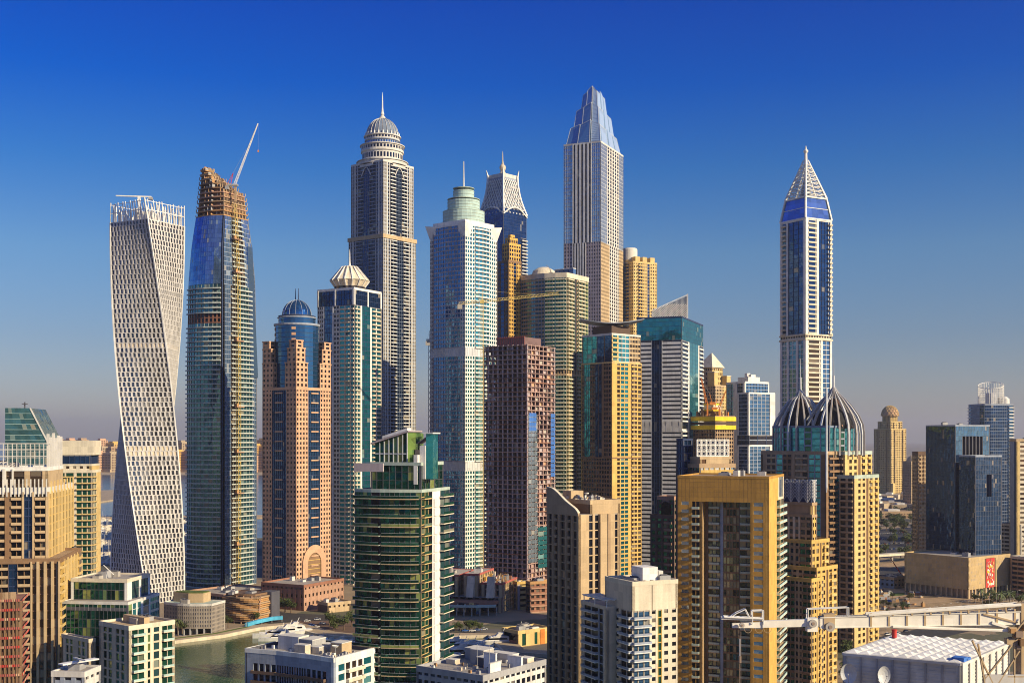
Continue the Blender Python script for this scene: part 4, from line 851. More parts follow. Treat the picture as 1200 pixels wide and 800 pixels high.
def pointed():
    D = 960; b = Bld('pointed_spire_tower', 'slender blue glass tower framed in white, tapering to an open pyramid spire', D, 914.5, 944, 974.5)
    z = b.z; w, d = b.w, b.d; z1, z2, z3, z4 = z(398), z(391), z(256), z(231)
    gl = dict(wm='white', gm='g_deep', n=3, pw=.04, sh=.05, rec=.3, sm='navy', pm='navy'); fr = (.07, 'S', dict(wm='white', out=.5)); bc = dict(wm='white', gm='g_deep', n=1, pw=.2, sh=.3, bo=.9, bw=.9, ph=.9, bm='ivory')
    f = [fr, (.18, 'C', dict(bc, bo=1.8)), fr, (.60, 'W', gl), (.08, 'S', dict(wm='white', out=.6))]
    r = [(.08, 'S', dict(wm='white', out=.6)), (.34, 'C', bc), fr, (.38, 'W', gl), (.13, 'C', dict(bc, bo=1.8))]
    lo = dict(wm='white', gm='g_blue', n=2, pw=.1, sh=.12, rec=.3)
    fl = [fr, (.2, 'W', dict(lo, sh=.2)), fr, (.3, 'W', lo), fr, (.22, 'W', lo), fr]; rl = [fr, (.5, 'C', dict(bc, gm='g_brown', bw=1, ph=.9, bo=.5)), fr, (.28, 'W', lo), fr]
    boxbody(b, 0, z1, fl, rl, 3.8, par=0, clutter=0)
    b.mb('cornice').prism(inset(b.rect(), -.9), z1, z1+1.4, 'ivory'); boxbody(b, z1+1.4, z2-1, [(1, 'W', dict(wm='ivory', gm='g_dark', cw=3))], [(1, 'W', dict(wm='ivory', gm='g_dark', cw=3))], 4, par=0, clutter=0); b.mb('cornice').prism(inset(b.rect(), -.9), z2-1, z2+.2, 'ivory')
    boxbody(b, z2+.2, z3, f, r, 3.8, clutter=0, par=.5, parm='white')
    P = b.rect(); P2 = [(x*.80, y*.80) for x, y in P]; P3 = [(x*.09, y*.09) for x, y in P]; z5 = z(191)
    z = b.crown(256, 170); z4 = z(231); z5 = z(191); cg = b.mb('crown_glass'); cf = b.mb('crown_frame'); sp = b.mb('spire_lattice')
    for i in range(4):
        j = (i+1) % 4; a, c, e_, g = (*P[i], z3+.6), (*P[j], z3+.6), (*P2[j], z4), (*P2[i], z4)
        for k in range(4):
            for v in range(4):
                t0, t1, s0, s1 = k/4, (k+1)/4, v/4, (v+1)/4; q = lambda t, s_: tuple(lerp(lerp(a[x], c[x], t), lerp(g[x], e_[x], t), s_)*(.985 if x < 2 else 1) for x in range(3))
                cg.face([q(t0, s0), q(t1, s0), q(t1, s1), q(t0, s1)], 'g_steelblue', (k, v))
            cf.beam(q(t0, .5), q(t1, .5), .3, 'white')
        cf.beam(a, g, 1.0, 'white'); cf.beam(g, e_, .8, 'white'); cf.beam(a, c, .8, 'white')
        top = (*P3[i], z5+3); cf.beam(g, top, 1.25, 'white', 4, .5)
        for k in range(9):
            t0, t1 = k/10, (k+1)/10; pl = lambda t: tuple(lerp(g[x], top[x], t) for x in range(3)); tp2 = (*P3[j], z5+3); pr = lambda t: tuple(lerp(e_[x], tp2[x], t) for x in range(3))
            mid = tuple((pl(t1)[x]+pr(t1)[x])/2 for x in range(3)); sp.beam(pl(t0), mid, .28, 'offwhite'); sp.beam(pr(t0), mid, .28, 'offwhite'); sp.beam(pl(t0), pr(t0), .32, 'white'); sp.beam(pl(t0), pr(t1), .2, 'offwhite')
        m4 = tuple((g[x]+e_[x])/2 for x in range(3)); cf.beam(m4, (0, 0, z5), .5, 'white')
    b.mb('spire_core').lathe([(w*.20, z4), (w*.04, z(205))], 'slate', 8)
    m = b.mb('mast'); m.beam((0, 0, z5-2), (0, 0, z(176)), 1.5, 'white', 8, 1.1); m.lathe([(1.1, z(179)), (1.9, z(178)), (1.9, z(176)), (.9, z(175)), (.3, z(171))], 'white', 10); b.done()
pointed()
# ================================================================== nearer towers and the right side
def polypx(b, D, x0, xc, x1, w=None, d=None):
    """rectangle with its near corner at pixel xc, in the local frame of building b"""
    C = (X(xc, D), D); c, s = cos(b.rz), sin(b.rz)
    def ext(px, dx, dy): t = (px-600)/F; return abs((t*C[1]-C[0])/(dx-t*dy))
    w = w or ext(x0, -c, -s); d = d or ext(x1, -s, c)
    wp = [(C[0]-c*w, C[1]-s*w), C, (C[0]-s*d, C[1]+c*d), (C[0]-c*w-s*d, C[1]-s*w+c*d)]
    return [((x-b.c[0])*c+(y-b.c[1])*s, -(x-b.c[0])*s+(y-b.c[1])*c) for x, y in wp]
def lz(D, py): return Z(py, D)

def far_right():
    b = Bld('domed_gold_tower', 'distant golden tower with round lattice dome rising over low streets', 2250, 1024, 1044, 1062, near=False)
    z = b.z; g = dict(wm='goldpale', gm='g_brown', cw=4.5, pw=.4, sh=.4); gp = dict(g, wm='tan', n=1, cw=3, pw=.3, sh=.1, out=-1)
    f = [(.2, 'W', g), (.08, 'W', gp), (.44, 'W', g), (.08, 'W', gp), (.2, 'W', g)]
    boxbody(b, 0, z(503), f, f, 4.2, parm='goldpale', clutter=0); boxbody(b, z(503), z(494), f, f, 4.2, poly=b.rect(5), parm='goldpale', clutter=0); boxbody(b, z(494), z(487), f, f, 4.2, poly=b.rect(11), parm='goldpale', clutter=0)
    m = b.mb('dome'); r = 16.5; zb = z(487); hh = z(474.5)-zb; m.lathe([(r*.96*cos(a), zb+hh*.97*sin(a)) for a in [i*pi/2/9 for i in range(9)]]+[(.3, zb+hh*.97)], 'peach', 24)
    rb = b.mb('dome_lattice')
    for i in range(16):
        for s_ in (-1, 1):
            for j in range(7):
                e0, e1 = j*pi/2/7.5, (j+1)*pi/2/7.5; a, c = 2*pi*i/16+s_*j*.16, 2*pi*i/16+s_*(j+1)*.16
                rb.beam((r*cos(e0)*cos(a), r*cos(e0)*sin(a), zb+hh*sin(e0)), (r*cos(e1)*cos(c), r*cos(e1)*sin(c), zb+hh*sin(e1)), .45, 'goldpale')
    for i, (x, y) in enumerate(((-1, -1), (1, -1), (1, 1), (-1, 1))):
        m = b.mb('buttress', i); m.box(min(x*b.w*.5, x*b.w*.62), max(x*b.w*.5, x*b.w*.62), y*b.d*.5-7*(y > 0), y*b.d*.5+7*(y < 0), 0, z(566), 'goldpale')
    b.done()
    b = Bld('small_dome_block', 'hazy beige block with small round dome behind the mottled brown building', 2000, 1058, 1068, 1082, cat='building', th=45)
    boxbody(b, 0, b.z(541), [(1, 'W', dict(wm='tan', gm='g_brown', cw=5, pw=.5, sh=.5))], [(1, 'W', dict(wm='beige', gm='g_brown', cw=5, pw=.5, sh=.5))], 4.4, parm='beige', clutter=0)
    r = 11; zb = b.z(541); b.mb('dome').lathe([(r*cos(a), zb+11*sin(a)) for a in [i*pi/2/8 for i in range(8)]]+[(.3, zb+11)], 'beige', 20); b.done()
    b = Bld('mottled_brown_building', 'narrow brown building with cream patches beside the dark blue glass block', 1120, 1069, 1076, 1092, cat='building', th=60)
    wv = dict(wm='tan', gm='g_brown', cw=3.6, pw=.35, sh=.45, bo=.7, bw=.6, ph=.9, bm='beige')
    boxbody(b, 0, b.z(532), [(1, 'C', wv)], [(1, 'C', dict(wv, bn=3))], 3.8, parm='brown', clutter=2, par=2.5); b.done()
    # blue glass pair on the patterned podium
    D = 985; b = Bld('blue_glass_block', 'dark blue glass office block with a square portal and a lower notched wing', D, 1085, 1119.5, 1160, cat='building')
    z = b.z; gl = dict(wm='navy', gm='g_deep', cw=1.7, pw=.05, sh=.05, rec=.08); g2 = dict(wm='bluegrey', gm='g_blue', cw=1.7, pw=.05, sh=.05, rec=.08, sm='navy'); g1 = dict(gl, gm='g_navy')
    P = b.rect()
    facade(b, P[0], P[1], 0, z(498), [(1, 'W', gl)], 3.8)
    facade(b, P[1], P[2], 0, z(536), [(1, 'W', gl)], 3.8)
    L, nv, M = mapper(P[1], P[2])
    for za, zb_, st in ((z(536), z(533), [(1, 'W', gl)]), (z(511), z(498), [(1, 'W', g2)])): facade(b, P[1], P[2], za, zb_, st, 3.8)
    strip(b, M, nv, 0, L*.20, z(533), z(511), 3.8, 'W', g2); strip(b, M, nv, L*.80, L, z(533), z(511), 3.8, 'W', g2)
    strip(b, M, nv, L*.20, L*.80, z(533), z(511), 16, 'W', dict(wm='navy', gm='grey', n=6, pw=.3, sh=0, rec=3, pm='greydark'))
    facade(b, P[2], P[3], 0, z(498), [(1, 'W', gl)], 3.8, low=True); facade(b, P[3], P[0], 0, z(498), [(1, 'W', gl)], 3.8, low=True)
    roofing(b, P, z(498), 'roofgrey', .3, 'bluegrey', 2)
    D2 = 955; Q = polypx(b, D2, 1124, 1143, 1174); zq = lz(D2, 534)
    facade(b, Q[0], Q[1], 0, zq, [(1, 'W', dict(gl, gm='g_navy'))], 3.8); L, nv, M = mapper(Q[1], Q[2])
    gb = dict(gl, gm='g_deep', wm='bluegrey', sm='greydark'); zn0, zn1 = lz(D2, 582), lz(D2, 556)
    facade(b, Q[1], Q[2], 0, zn0, [(1, 'W', gb)], 3.8); facade(b, Q[1], Q[2], zn1, zq, [(1, 'W', gb)], 3.8)
    strip(b, M, nv, 0, L*.42, zn0, zn1, 3.8, 'W', gb); strip(b, M, nv, L*.62, L, zn0, zn1, 3.8, 'W', gb); strip(b, M, nv, L*.42, L*.62, zn0, zn1, 18, 'W', dict(wm='navy', gm='black', n=2, pw=.05, sh=0, rec=4, pm='navy'))
    facade(b, Q[2], Q[3], 0, zq, [(1, 'W', gl)], 3.8, low=True); roofing(b, Q, zq, 'lawn', .5, 'bluegrey', 0); b.done()
    D = 925; q = Bld('patterned_podium', 'wide podium clad in golden patterned panels with a red art banner', D, 1060, 1135, 1184, cat='building')
    z = q.z; zt = z(655); zb = z(691)
    boxbody(q, zb, zt, [(1, 'S', dict(wm='mosaic'))], [(.38, 'S', dict(wm='mosaic')), (.26, 'S', dict(wm='umber', out=-.3)), (.36, 'S', dict(wm='mosaic'))], 30, parm='mosaic', clutter=5)
    q.mb('core').prism(inset(q.rect(), 3), 0, zb, 'greydark')
    for i, (A, B_) in enumerate(((q.rect()[0], q.rect()[1]), (q.rect()[1], q.rect()[2]))):
        L, nv, M = mapper(A, B_); m = q.mb('column', i)
        for j in range(13): u = lerp(.6, L-.6, j/12); bx(m, M, u-.6, u+.6, -1.4, -.2, 0, zb, 'beige')
        if i == 0: bx(m, M, .1, L-.1, -2.2, -1.6, zb*.0, zb-.02, 'tan')
        # raised scale pattern on the panels
        pt = q.mb('panel_relief', i); nr = 8; nc = int(L/3.1)
        for r_ in range(nr):
            for c_ in range(nc):
                u = (c_+.5*(r_ % 2)+.25)*L/nc; v = zb+(r_+.5)*(zt-zb)/nr
                if i == 1 and .36*L < u < .66*L: continue
                t = (L/nc)*.36; h = (zt-zb)/nr*.42; pt.face([M(u-t*.2, .12, v-h), M(u+t, .25, v), M(u+t*.2, .12, v+h), M(u-t, .04, v)], random.choice(['mosaic', 'beige', 'mosaic', 'sand']))
    L, nv, M = mapper(q.rect()[1], q.rect()[2]); m = q.mb('art_banner'); bx(m, M, L*.41, L*.61, -.25, .1, zb, zt-.5, 'red')
    ab = q.mb('banner_motif'); rr = random.Random(3)
    for i in range(84):
        u, v, s_ = rr.uniform(.43, .59)*L, rr.uniform(zb+1, zt-2), rr.uniform(.5, 1.5); n = rr.randint(4, 7); ph0 = rr.random()*6
        ab.face([M(min(L*.605, max(L*.415, u+s_*.8*rr.uniform(.6, 1)*cos(2*pi*k/n+ph0))), .104+.004*i, v+s_*rr.uniform(.7, 1.2)*sin(2*pi*k/n+ph0)) for k in range(n)], rr.choice(['white', 'orange', 'peach', 'yellow', 'white', 'netting', 'cream']))
    q.done()
    b = Bld('curved_glass_tower', 'tall dark glass tower with open white lattice cylinder crown at the right side', 1390, 1135, 1154, 1188, near=False)
    z = b.z; w, d = b.w, b.d; gl = dict(wm='bluegrey', gm='g_deep', cw=2.6, pw=.05, sh=.10, rec=.1, sm='bluegrey'); st = dict(wm='white', gm='g_blue', n=1, pw=0, sh=.35, bo=1.3, bw=1, ph=.9, bm='white')
    P = [(-w/2, -d/2), (w/2-8, -d/2-2), (w/2-2, -d/2+1), (w/2, -d/2+8), (w/2, d/2), (-w/2, d/2)]; zt = z(474)
    for i in range(6): facade(b, P[i], P[(i+1) % 6], 0, zt, [(.25, 'C', st), (.75, 'W', gl)] if i == 0 else ([(.78, 'W', gl), (.22, 'C', st)] if i == 3 else [(1, 'W', gl)]), 3.9, low=i > 3)
    roofing(b, P, zt, parm='bluegrey', clutter=0); cr = b.mb('crown_cylinder'); r = 14.2; h = z(446)-zt
    for i in range(40):
        a = 2*pi*i/40; hh = h*(1-.28*(1+sin(a*1-1.2+.0)*-1)/2) if False else h*(.84+.16*cos(a-2.6)); cr.beam((r*cos(a), r*sin(a), zt), (r*cos(a), r*sin(a), zt+hh), .26, 'white')
    for k in range(1, 8):
        zz = zt+h*.8*k/8
        for i in range(24): a, c = 2*pi*i/24, 2*pi*(i+1)/24; cr.beam((r*cos(a), r*sin(a), zz), (r*cos(c), r*sin(c), zz), .13, 'white')
    for i in range(40): a, c = 2*pi*i/40, 2*pi*(i+1)/40; f = lambda t: zt+h*(.84+.16*cos(t-2.6)); cr.beam((r*cos(a), r*sin(a), f(a)), (r*cos(c), r*sin(c), f(c)), .4, 'white')
    b.mb('core').lathe([(6, zt), (6, zt+h*.5), (.2, zt+h*.55)], 'silver', 16); m = b.mb('roof_turret'); m.lathe([(5, zt), (5, zt+7), (2.5, zt+9.5), (.2, zt+10.5)], 'white', 16, w*.12, d*.42); m.box(-w*.05, w*.12, d*.25, d*.33, zt, zt+9, 'offwhite'); b.done()
    b = Bld('cream_slab_tower', 'cream tower with long window bands cut by the right picture edge', 1060, 1183, 1191, 1232, cat='tower', th=60)
    boxbody(b, 0, b.z(516), [(.7, 'S', dict(wm='bluegrey')), (.3, 'S', dict(wm='navy'))], [(.1, 'S', dict(wm='goldpale')), (.9, 'W', dict(wm='ivory', gm='g_brown', n=2, pw=.04, sh=.5, rec=.8))], 4.2, parm='beige', par=1.5); b.done()
    for i, (D, x0, xc, x1, t, lb) in enumerate(((1060, 1170, 1196, 1230, 616, 'grey open parking deck behind the patterned podium'), (935, 1184, 1208, 1240, 655, 'brown low parking deck cut by the right edge below the grey deck'))):
        b = Bld('parking_deck', lb, D, x0, xc, x1, cat='car park', th=40); z = b.z
        st = dict(wm='concrete' if i == 0 else 'tan', gm='black', cw=6, pw=.06, sh=.4, rec=1.2); boxbody(b, 0, z(t), [(1, 'W', st)], [(1, 'W', st)], 3.6, clutter=3, parm='concrete'); b.done()
far_right()

def ribbed_domes():
    D = 690; b = Bld('ribbed_dome_tower', 'beige and teal stepped tower crowned by two silver ribbed onion domes', D, 892, 968, 1013, near=True, yv=760)
    z = b.z; w, d = b.w, b.d
    bw_ = dict(wm='beige', gm='g_dark', n=2, pw=.3, sh=.36, bo=.9, bw=.8, ph=.9, bm='umber', rm='beige'); tq = dict(wm='bluegrey', gm='g_aqua', n=1, pw=.15, sh=.16, rec=.2, sm='umber'); dk = dict(wm='umber', gm='g_dark', n=2, pw=.2, sh=.36)
    f = [(.08, 'S', dict(wm='tan')), (.16, 'C', bw_), (.10, 'W', tq), (.14, 'W', dict(bw_, wm='umber', n=2)), (.04, 'S', dict(wm='tan', out=.2)), (.22, 'C', dict(bw_, wm='tan')), (.18, 'W', dict(tq, n=2)), (.08, 'S', dict(wm='umber'))]
    gr = dict(wm='goldpale', gm='g_brown', n=1, pw=.45, sh=.42); r = [(.05, 'S', dict(wm='umber', out=.2)), (.29, 'C', dict(dk, bo=.9, bw=.9, ph=.9, bm='umber')), (.22, 'W', tq), (.16, 'W', dict(dk, wm='tan')), (.28, 'C', dict(gr, n=2, bo=.8, bw=.45, ph=.9, bm='gold'))]
    boxbody(b, 0, z(531), f, r, 3.7, parm='tan', clutter=0)
    for (DD, x0, xc, x1, t, i) in ((698, 930, 990, 1022, 531, 0), (690, 940, 1001, 1030, 559, 1)):
        Q = polypx(b, DD, x0, xc, x1, w=24)
        boxbody(b, 0, lz(DD, t), [(.3, 'C', dict(bw_, n=2)), (.3, 'W', dict(tq, n=2)), (.4, 'C', dict(bw_, n=2))], [(.12, 'S', dict(wm='goldpale')), (.35, 'W', dict(gr, n=2)), (.10, 'S', dict(wm='umber', out=-.5)), (.43, 'C', dict(gr, n=2, bn=2, bo=.9, bw=.6, ph=1, bm='gold'))], 3.7, poly=Q, parm='palegreen', clutter=0, roof='lawn')
    tb = dict(wm='slate', gm='g_aqua', n=2, pw=.12, sh=.22, rec=.3, sm='g_teal', pm='bluegrey'); tg = dict(tb, gm='g_green', n=1, sm='bluegrey')
    boxbody(b, z(531)+.05, z(499), [(.2, 'W', tb), (.12, 'W', tg), (.25, 'W', tb), (.12, 'W', tg), (.31, 'W', tb)], [(.4, 'W', tb), (.15, 'W', tg), (.45, 'W', dict(tb, n=4))], 3.7, poly=polypx(b, 694, 905, 972, 1004), parm='slate', par=.4, clutter=2)
    c, s = cos(b.rz), sin(b.rz)
    def local(px, DD): x, y = X(px, DD)-b.c[0], DD-b.c[1]; return (x*c+y*s, -x*s+y*c)
    for i, (px, DD, rpx, ap, mast) in enumerate(((977, 713, 35.5, 456, 418), (938, 724, 32.5, 459, 420))):
        cx, cy = local(px, DD); rr = rpx*DD/F; zz = lambda y: Z(y, DD)
        bo = b.mb('dome_core', i); bo.lathe([(rr*.66, zz(502)), (rr*.66, zz(494)), (rr*.5, zz(484)), (rr*.12, zz(473)), (.3, zz(464))], 'black', 18, cx, cy)
        for j in range(10): a = 2*pi*j/10; b.mb('core_rib', i).beam((cx+rr*.68*cos(a), cy+rr*.68*sin(a), zz(500)), (cx+rr*.1*cos(a), cy+rr*.1*sin(a), zz(468)), .35, 'peachdark')
        prof = [(1.0, 533), (1.0, 508), (.96, 497), (.83, 487), (.63, 477), (.41, 468), (.20, ap+5), (.04, ap-3)]
        for j in range(20):
            m = b.mb('dome_rib', (i, j)); a = 2*pi*(j+.3)/20; ca, sa = cos(a), sin(a)
            for (r0, y0), (r1, y1) in zip(prof, prof[1:]):
                wd_ = .75; wd_ = .5; tx, ty = -sa*wd_, ca*wd_; R0, R1 = r0*rr, r1*rr; th_ = 1.1
                p = lambda R_, k, y: (cx+R_*ca+k*tx, cy+R_*sa+k*ty, zz(y))
                k0, k1 = max(.35, min(1, r0+.2)), max(.3, min(1, r1+.2))
                m.hexa([p(R0, -k0, y0), p(R0, k0, y0), p(max(.1, R0-th_), k0, y0+(1.5 if r0 < .98 else 0)), p(max(.1, R0-th_), -k0, y0+(1.5 if r0 < .98 else 0)), p(R1, -k1, y1), p(R1, k1, y1), p(max(.1, R1-th_), k1, y1+(1.5 if r1 < .98 else 0)), p(max(.1, R1-th_), -k1, y1+(1.5 if r1 < .98 else 0))], 'bronze' if j % 3 else 'silver')
        m = b.mb('mast', i); m.beam((cx, cy, zz(475)), (cx, cy, zz(mast+22)), .9, 'silver', 8, .6); m.beam((cx, cy, zz(mast+22)), (cx, cy, zz(mast)), .3, 'silver', 6, .1)
    x, y = local(968.5, 682); b.mb('corner_tube').beam((x, y, z(570)), (x, y, z(455)), .6, 'silver', 8)
    b.mb('corner_tube').lathe([(.2, z(570)-3), (.6, z(570))], 'silver', 8, x, y); b.done()
ribbed_domes()

def screen_building():
    D = 600; b = Bld('screen_roof_building', 'beige building with white arabesque lattice screen standing on its roof', D, 792, 819.5, 862, cat='building', near=True, yv=562)
    z = b.z; g = dict(wm='brown', gm='g_green', cw=3, pw=.35, sh=.45); gy = dict(wm='gold', gm='g_pale', cw=3.2, pw=.2, sh=.5)  # brown for the shaded face, gold for yellow sunlight painted on the other
    boxbody(b, 0, z(546), [(1, 'W', g)], [(1, 'W', gy)], 3.9, parm='tan', clutter=0)
    Q = b.rect(0, b.w*.8, b.d*.86, b.w*.02, -b.d*.0); boxbody(b, z(546)+.05, z(536), [(1, 'S', dict(wm='tan'))], [(.25, 'W', dict(wm='beige', gm='g_brown', n=1, pw=.4, sh=.3)), (.75, 'S', dict(wm='beige'))], 4.2, poly=Q, parm='beige', clutter=0, par=.4)
    Q = b.rect(0, 6, 6, -b.w*.12, -b.d*.5); boxbody(b, 0, z(514), [(1, 'W', dict(wm='navy', gm='g_deep', n=2, pw=.1, sh=.2))], [(1, 'W', dict(wm='navy', gm='g_deep', n=2, pw=.1, sh=.2))], 3.9, poly=Q, parm='navy', clutter=0, par=.2)
    m = b.mb('lattice_screen'); x = b.w*.28; y0, y1 = -b.d*.42, b.d*.46; za, zb = z(536)+.6, z(515); ny, nz = 7, 3; dy, dz = (y1-y0)/ny, (zb-za)/nz
    for i in range(ny+1): m.box(x-.2, x+.2, y0+i*dy-.22, y0+i*dy+.22, za, zb, 'white')
    for k in range(nz+1): m.box(x-.19, x+.19, y0, y1, za+k*dz-.2, za+k*dz+.2, 'white')
    for i in range(ny):
        for k in range(nz):
            cy, cz = y0+(i+.5)*dy, za+(k+.5)*dz; n = 8; r = min(dy, dz)*.3
            for j in range(n):
                a, c = 2*pi*j/n, 2*pi*(j+1)/n; m.beam((x, cy+r*cos(a), cz+r*sin(a)), (x, cy+r*cos(c), cz+r*sin(c)), .13, 'white')
                if j % 2: m.beam((x, cy+r*cos(a), cz+r*sin(a)), (x, cy+dy*.5*(1 if cos(a) > 0 else -1), cz+dz*.5*(1 if sin(a) > 0 else -1)), .11, 'white')
    b.mb('screen_backing').box(x-1.4, x-1.0, y0+.3, y1-.3, za-.5, zb-.3, 'navy'); b.done()
    b = Bld('arched_brown_block', 'small dark brown block with arched window band wedged beside the gateway tower', 640, 762, 790, 803, cat='building', near=True, yv=670)
    z = b.z; g = dict(wm='brown', gm='g_green', cw=3, pw=.4, sh=.45, bo=1, bw=.6, ph=.9, bm='peachdark'); boxbody(b, 0, z(606), [(.5, 'W', g), (.5, 'C', g)], [(1, 'C', g)], 3.7, parm='brown', clutter=2)
    Q = b.rect(0, b.w*.7, b.d*.8, b.w*.1, 0); boxbody(b, z(606), z(584), [(.3, 'W', g), (.4, 'S', dict(wm='peachdark')), (.3, 'W', g)], [(1, 'W', g)], 3.7, poly=Q, parm='peachdark', clutter=0)
    m = b.mb('arch'); y = Q[0][1]-.4; xm = b.w*.1
    m.face([(xm-2.6, y, z(604)), (xm+2.6, y, z(604))]+[(xm+2.6*cos(pi*j/10), y, z(594)+3*sin(pi*j/10)) for j in range(11)], 'g_black'); b.done()
screen_building()

def gateway():
    D = 520; b = Bld('gateway_tower', 'ochre gateway tower whose solid top spans two legs around a glazed recess', D, 794, 901, 918.5, near=True, yv=800)
    z = b.z; w, d = b.w, b.d; zt, zh = z(560), z(589); L1, L2 = -w/2+w*.275, w/2-w*.2; dep = 6.5
    wl = dict(wm='ochre', gm='g_pale', n=1, pw=.15, sh=.55, rec=.3); bl = dict(wm='ochre', gm='g_dark', n=2, pw=.1, sh=.25, bo=1.2, bw=.9, ph=.9, bm='tan', rm='palegreen'); S = lambda k: (k, 'S', dict(wm='ochre'))
    facade(b, (-w/2, -d/2), (L1, -d/2), 0, zh, [S(.12), (.36, 'W', wl), S(.1), (.32, 'C', bl), S(.10)], 3.55)
    facade(b, (L2, -d/2), (w/2, -d/2), 0, zh, [S(.14), (.6, 'W', wl), S(.26)], 3.55)
    facade(b, (L1, -d/2), (L1, -d/2+dep), 0, zh, [(.5, 'S', dict(wm='tan')), (.5, 'W', dict(wm='ochre', gm='g_brown', n=1, pw=.4, sh=.3))], 3.55)
    facade(b, (L2, -d/2+dep), (L2, -d/2), 0, zh, [(1, 'S', dict(wm='ochre'))], 3.55)
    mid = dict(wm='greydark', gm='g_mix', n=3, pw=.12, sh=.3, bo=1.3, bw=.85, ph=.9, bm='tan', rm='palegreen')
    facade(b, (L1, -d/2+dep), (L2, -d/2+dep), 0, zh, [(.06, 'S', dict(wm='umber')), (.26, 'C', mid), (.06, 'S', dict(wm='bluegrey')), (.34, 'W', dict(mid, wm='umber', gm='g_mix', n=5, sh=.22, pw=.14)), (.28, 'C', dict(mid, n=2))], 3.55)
    facade(b, (-w/2, -d/2), (w/2, -d/2), zh, zt, [(1, 'S', dict(wm='ochre'))], 40)
    b.mb('wall').box(L1, L2, -d/2+.02, -d/2+dep, zh, zh+.3, 'umber')
    rs = [(.5, 'S', dict(wm='orange')), (.5, 'C', dict(wm='beige', gm='g_green', n=2, pw=.1, sh=.25, bo=1.6, bw=1.0, ph=.9, bm='ivory', rm='seafoam'))]  # brighter orange than the ochre front: sunlight painted into this side
    facade(b, (w/2, -d/2), (w/2, d/2), 0, zh+.0, rs, 3.55); facade(b, (w/2, -d/2), (w/2, d/2), zh, zt, [(.62, 'S', dict(wm='orange')), (.38, 'W', dict(wm='ivory', gm='g_pale', n=1, pw=.3, sh=.1))], 10)
    facade(b, (w/2, d/2), (-w/2, d/2), 0, zt, [(1, 'W', wl)], 3.55, low=True); facade(b, (-w/2, d/2), (-w/2, -d/2), 0, zt, [(1, 'W', dict(wl, n=4))], 3.55, low=True)
    roofing(b, b.rect(), zt, 'tan', .7, 'ochre', 4, band=.4)
    fr = b.mb('panel_seam')  # cladding joints on the head of the gate
    for i in range(1, 22): x = -w/2+w*i/22; fr.box(x-.03, x+.03, -d/2-.015, -d/2+.05, zh+.1, zt-.5, 'umber')
    for k in range(1, 5): zz = lerp(zh, zt, k/5); fr.box(-w/2, w/2, -d/2-.012, -d/2+.05, zz-.03, zz+.03, 'umber')
    b.done()
gateway()

def stepped_lattice():
    D = 590; b = Bld('stepped_beige_tower', 'beige tower stepping down to the right under a black branching lattice crown', D, 912, 951.5, 957.5, near=True, yv=800, th=30)
    z = b.z; g = dict(wm='tan', gm='g_dark', n=2, pw=.25, sh=.36); wht = dict(wm='ivory', gm='g_dark', n=2, pw=.4, sh=.4, sm='tan'); bc = dict(wm='tan', gm='g_green', n=2, pw=.14, sh=.35, bo=1.0, bw=.9, ph=.9, bm='umber'); gl = dict(wm='gold', gm='g_brown', n=2, pw=.4, sh=.42, bo=.8, bw=.5, ph=.9, bm='goldpale')
    boxbody(b, 0, z(604), [(.3, 'W', g), (.34, 'W', wht), (.36, 'W', g)], [(1, 'W', gl)], 3.6, par=.5, clutter=0)
    boxbody(b, z(604), z(590), [(1, 'S', dict(wm='tan', out=-.6))], [(1, 'S', dict(wm='goldpale', out=-.6))], 5, par=.6, clutter=0, parm='tan')
    zt, zb = z(562), z(589); w, d = b.w*.96, b.d*.9; b.mb('crown').prism(b.rect(0, w-1, d-1), zb, zt-.3, 'navy')
    m = b.mb('lattice_screen')
    for i, (A, B_) in enumerate(((b.rect(0, w, d)[0], b.rect(0, w, d)[1]), (b.rect(0, w, d)[1], b.rect(0, w, d)[2]))):
        L, nv, M = mapper(A, B_); n = max(1, round(L/4.6))
        bx(m, M, 0, L, 0, .2, zt-.4, zt, 'bluegrey')
        for j in range(n):
            u = (j+.5)*L/n; q = L/n/2; m.beam(M(u, .25, zb), M(u, .25, zt), .26, 'offwhite')
            for k in range(7):
                zz = zb+(zt-zb)*k/7
                for s_ in (-1, 1): m.beam(M(u, .25, zz), M(u+s_*q*.95, .25, min(zt, zz+(zt-zb)*.3)), .2, 'silver')
    for i, (DD, x0, xc, x1, t, ww) in enumerate(((585, 915, 951, 972, 635, 19), (579, 925, 957, 981.5, 667, 21), (575, 914, 951, 965, 680, 14))):
        Q = polypx(b, DD, x0, xc, x1, w=ww); boxbody(b, 0, lz(DD, t), [(.35, 'C', bc), (.3, 'W', dict(wht, wm='beige')), (.35, 'C', bc)], [(.45, 'W', gl), (.1, 'S', dict(wm='umber', out=-.4)), (.45, 'C', gl)], 3.6, poly=Q, parm='gold', clutter=0, par=1, roof='tan')
    b.done()
stepped_lattice()

